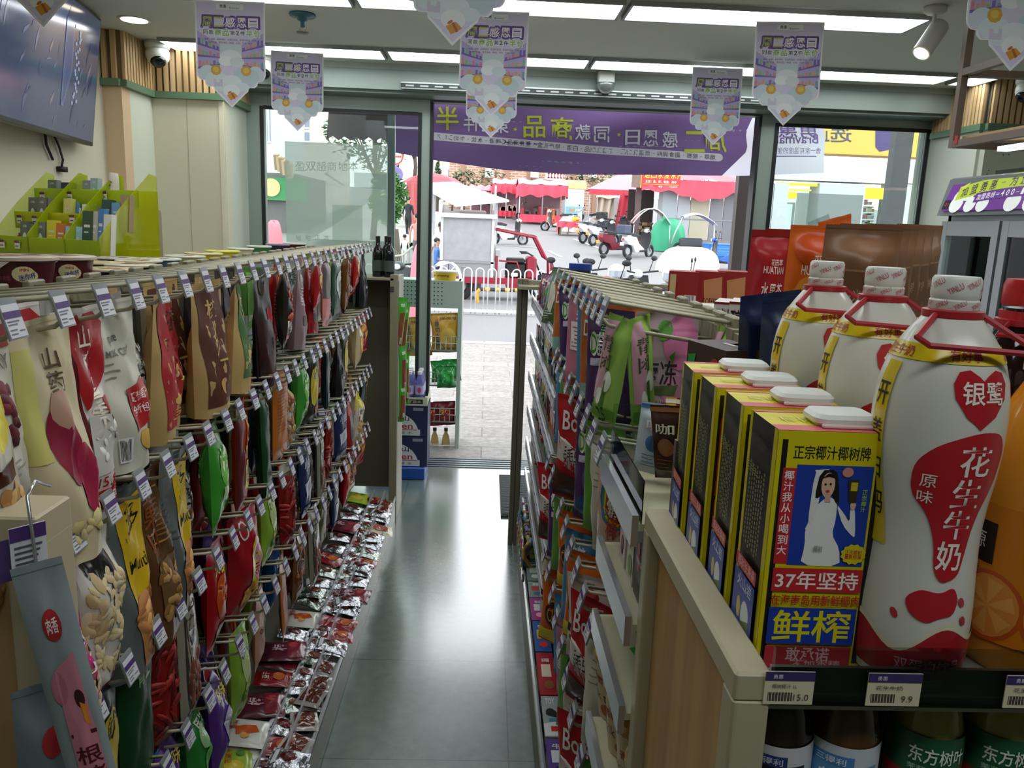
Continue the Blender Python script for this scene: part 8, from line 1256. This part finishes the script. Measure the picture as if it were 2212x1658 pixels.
# ================================================================ by the door
y = 5.0; t = thing('water_stack_base', 'blue plastic base under the stacked water cartons', 'pallet base', (-.56, 5.22, 0)); MB().rbox(-.2, -.14, 0, .19, .14, .085, M('#1f4fa8', .4), .01).build('body', t)
def wbox(z, lb): 
    w, dp, h = .385, .27, .205; b = MB(); b.box(-w/2, 0, 0, w/2, dp, h, M('#1f2a52', .4)); f = lambda x, y_, L: (x*w/2, -.0005*L, h*(1-y_))
    b.d_poly(f, [(-1, .95)]+[(-.25+.95*math.cos(R(a)), .92-.72*math.sin(R(a))) for a in range(170, 5, -12)]+[(.72, .95)], M('#d3d6da', .4), 1); b.d_rect(f, -1, .78, .75, .98, M('#d3d6da', .4), 1.2, 4, 1); b.d_text(f, -.05, .42, -.16, '百岁山', M('#20242c', .4), 2, .85, bold=.03); b.d_text(f, -.1, .66, -.2, 'Ganten', M('#b8242c', .4), 2.2, 1.2, bold=.03); b.d_rect(f, -1, .78, .65, .8, M('#b8242c', .4), 2.3, 3, 1); b.d_text(f, -.1, .89, -.09, '天 然 矿 泉 水', M('#20242c', .4), 2.4, 1.2); b.d_rect(f, .5, .06, .85, .16, M('#8a93a8', .4), 1, 2, 1)
    tag(b.build('water_carton', loc=(-.55, 5.1, z)), lb, 'carton', 'stacked water cartons')
wbox(.087, 'lower navy and white mineral water carton of the stack'); wbox(.295, 'upper navy and white mineral water carton of the stack')
t = thing('water_tray', 'cream cardboard tray under the small water bottles', 'tray', (-.55, 5.1, .502)); b = MB(); b.box(-.19, 0, 0, .19, .26, .008, M('#c9cbb4', .5)); b.box(-.19, -.004, 0, .19, 0, .055, M('#c9cbb4', .5)); b.box(.186, 0, 0, .19, .26, .055, M('#c9cbb4', .5)); f = lambda x, y_, L: (x, -.0045-.0004*L, y_); b.d_rect(f, .0, .012, .16, .042, M('#26282a', .5), 1, 2, 1); b.d_text(f, .08, .027, .02, '真正矿泉水', M('#d9d9c9', .5), 2, .14); b.d_text(f, -.06, .027, .024, '百岁山', M('#2c2c2a', .5), 2, .1); b.build('tray_body', t)
w0 = None
for i in range(5):
    for j in range(3):
        loc = (-.7+.066*i+.02, 5.14+.066*j, .512); lb = 'small lilac water bottle, %s from the left in the %s row' % (ORD[i], ('front', 'middle', 'rear')[j])
        if w0 is None:
            w0 = bottle('water_bottle', lb, loc, [(.001, 0), (.027, 0), (.029, .01), (.028, .05), (.029, .09), (.029, .13), (.022, .16), (.014, .18), (.0125, .195), (.001, .195)], M('#8f8fd0', .08, kind='tint'), [('label', [(.0295, .06), (.0295, .12)], M('#b9b4dc', .3)), ('cap', [(.0145, .19), (.0145, .208), (.001, .209)], M('#dfe2e8', .3))], group='small water bottles in the tray', n=14)
            b = MB(); f = lambda x, z, L: (x, -.0297-.0003*L, z); b.d_ell(f, 0, .09, .012, .02, M('#c24a7c', .4), 1, 12); b.build('badge', w0)
        else: dup(w0, loc, (0, 0, 0), lb)
# outdoor rack
X1 = -.2; t = thing('outdoor_snack_rack', 'pale green metal snack rack with a perforated header outside the door', 'rack', (-.62, 5.95, -.02)); RKM = M('#aebfb4', .45); b = MB(); zh0, zh1 = onY(930, 665, 5.9).z+.02, onY(930, 606, 5.9).z+.02
w = .43
for x in (-w, w): MB().box(x-.015, -.015, 0, x+.015, .3, zh1, RKM).build('post', t)
b = MB(); b.box(-w, -.02, zh0, w, 0, zh1, RKM)
for i in range(24):
    for j in range(6): x, z = -w+.06+.028*i, zh0+.03+(zh1-zh0-.05)*j/5; b.d_ell(lambda X, Z, L: (X, -.0205, Z), x+.02, z, .006, .006, M('#3f4a46', .7), 1, 6)
b.d_text(lambda X, Z, L: (X, -.0215, Z), -.12, zh0+.055, .05, '24', M('#6f8078', .5), 1, flipx=True); b.build('perforated_header', t); MB().box(-w, .28, 0, w, .3, zh0, M('#c9d3cc', .6)).build('back_sheet', t) if 0 else None
SZ = [onY(950, yy, 5.9).z+.02 for yy in (757, 834, 912, 992)]
for z in SZ:
    MB().box(-w, 0, z-.012, w, .29, z, M('#8d958f', .5)).build('shelf', t); b = MB(); WRm = M('#c9cfca', .3, .5)
    for i in range(22): x = -w+.02+(2*w-.04)*i/21; b.tube([(x, -.01, z), (x, -.01, z+.1)], .0022, WRm, 4)
    for zz in (z+.1, z+.05): b.tube([(-w, -.01, zz), (w, -.01, zz)], .003, WRm, 4)
    b.build('wire_guard', t)
d('naib', 'large yellow potato crisp bag', 'pillow', .22, .3, .09, '#d3a53a', [('e', .2, .6, .55, .26, '#e0bf5a'), ('w', 'nailoong', .25, .12, .03, 1.1, '#4a2a14'), ('v', '原切土豆片', -.55, .26, .036, '#1f4f7c'), ('w', '薯片', -.4, .16, .02, .5, '#d9701a'), ('n', -.6, .8, .5, .95, 8, ['#e0c36a', '#c99a3a'], .03)], .3)
d('jgr', 'shiny green sweet bag', 'pillow', .14, .17, .1, '#1f8a3c', [('e', 0, .5, .5, .3, '#2fb04c')], .12)
d('puff', 'maroon puffed snack bag with gold print', 'pillow', .17, .19, .08, '#6e1624', [('e', 0, .5, .5, .25, '#8c2430'), ('w', '膨化', 0, .4, .05, .9, '#d9a24a')], .25)
def ob(key, px, py, lb, Y=5.97): p = onY(px, py, Y); put_bag(key, (p.x, Y, p.z-.02), (R(4), R(4), R(-90)), lb, 'snacks on the outdoor rack', seed=0)
ob('naib', 960, 676, 'large yellow potato crisp bag on the top shelf of the outdoor rack'); ob('naib', 898, 684, 'second yellow crisp bag behind the glass on the outdoor rack'); ob('jgr', 975, 775, 'shiny green sweet bag, right one on the second outdoor shelf'); ob('jgr', 950, 778, 'shiny green sweet bag, left one on the second outdoor shelf'); ob('jgr', 962, 790, 'shiny green sweet bag between the other two outside', 5.9); ob('puff', 960, 866, 'maroon puffed snack bag on the third outdoor shelf'); ob('puff', 930, 868, 'maroon puffed snack bag behind the water bottles outside')
p = onY(960, 590, 5.95); t = thing('crisp_tub', 'yellow crisp tub standing on the outdoor rack header', 'tub', (p.x, 6.05, zh1-.02)); b = MB(); b.lathe([(.001, 0), (.08, 0), (.09, .06)], M('#d8b22a', .4), 24); f = lambda x, z, L: (x, -.0895-.0004*L, z); b.d_text(f, -.02, .035, .022, 'nailoong', M('#3a2414', .5), 1, .11, bold=.02); b.build('tub_body', t, 2); MB().lathe([(.091, .058), (.093, .066), (.088, .07), (.001, .071)], M('#e3e3d6', .4), 24).build('lid', t, 2)
MB().box(-.3, .02, zh1-.012, .43, .25, zh1, RKM).build('top_plate', bpy.data.objects['outdoor_snack_rack'])
for i, px in enumerate((962, 938)):
    p = onY(px, 990, 6.02); bottle('tea_drink_bottle', 'pale amber drink bottle on the lowest outdoor shelf, %s' % ('right one' if not i else 'left one'), (p.x, 6.02, SZ[3]-.018), [(.001, 0), (.03, 0), (.032, .01), (.032, .1), (.026, .15), (.013, .18), (.013, .2), (.001, .2)], M('#c9a96a', .1), [('label', [(.0325, .05), (.0325, .1)], M('#d9c9a2', .4)), ('cap', [(.015, .195), (.015, .218), (.001, .219)], M('#2c2622', .4))], n=14)
# door mat
a, c = onZ(1078, 1028, .0), onZ(1108, 1118, 0); b = MB(); b.box(a.x, c.y, .001, a.x+.62, a.y, .012, M('#34383a', .8))
yy = c.y+.012
while yy < a.y-.01: b.box(a.x+.008, yy, .012, a.x+.61, yy+.009, .017, M('#474c4e', .7)); yy += .02
tag(b.build('door_mat'), 'dark ribbed rubber mat on the floor inside the doorway', 'mat')
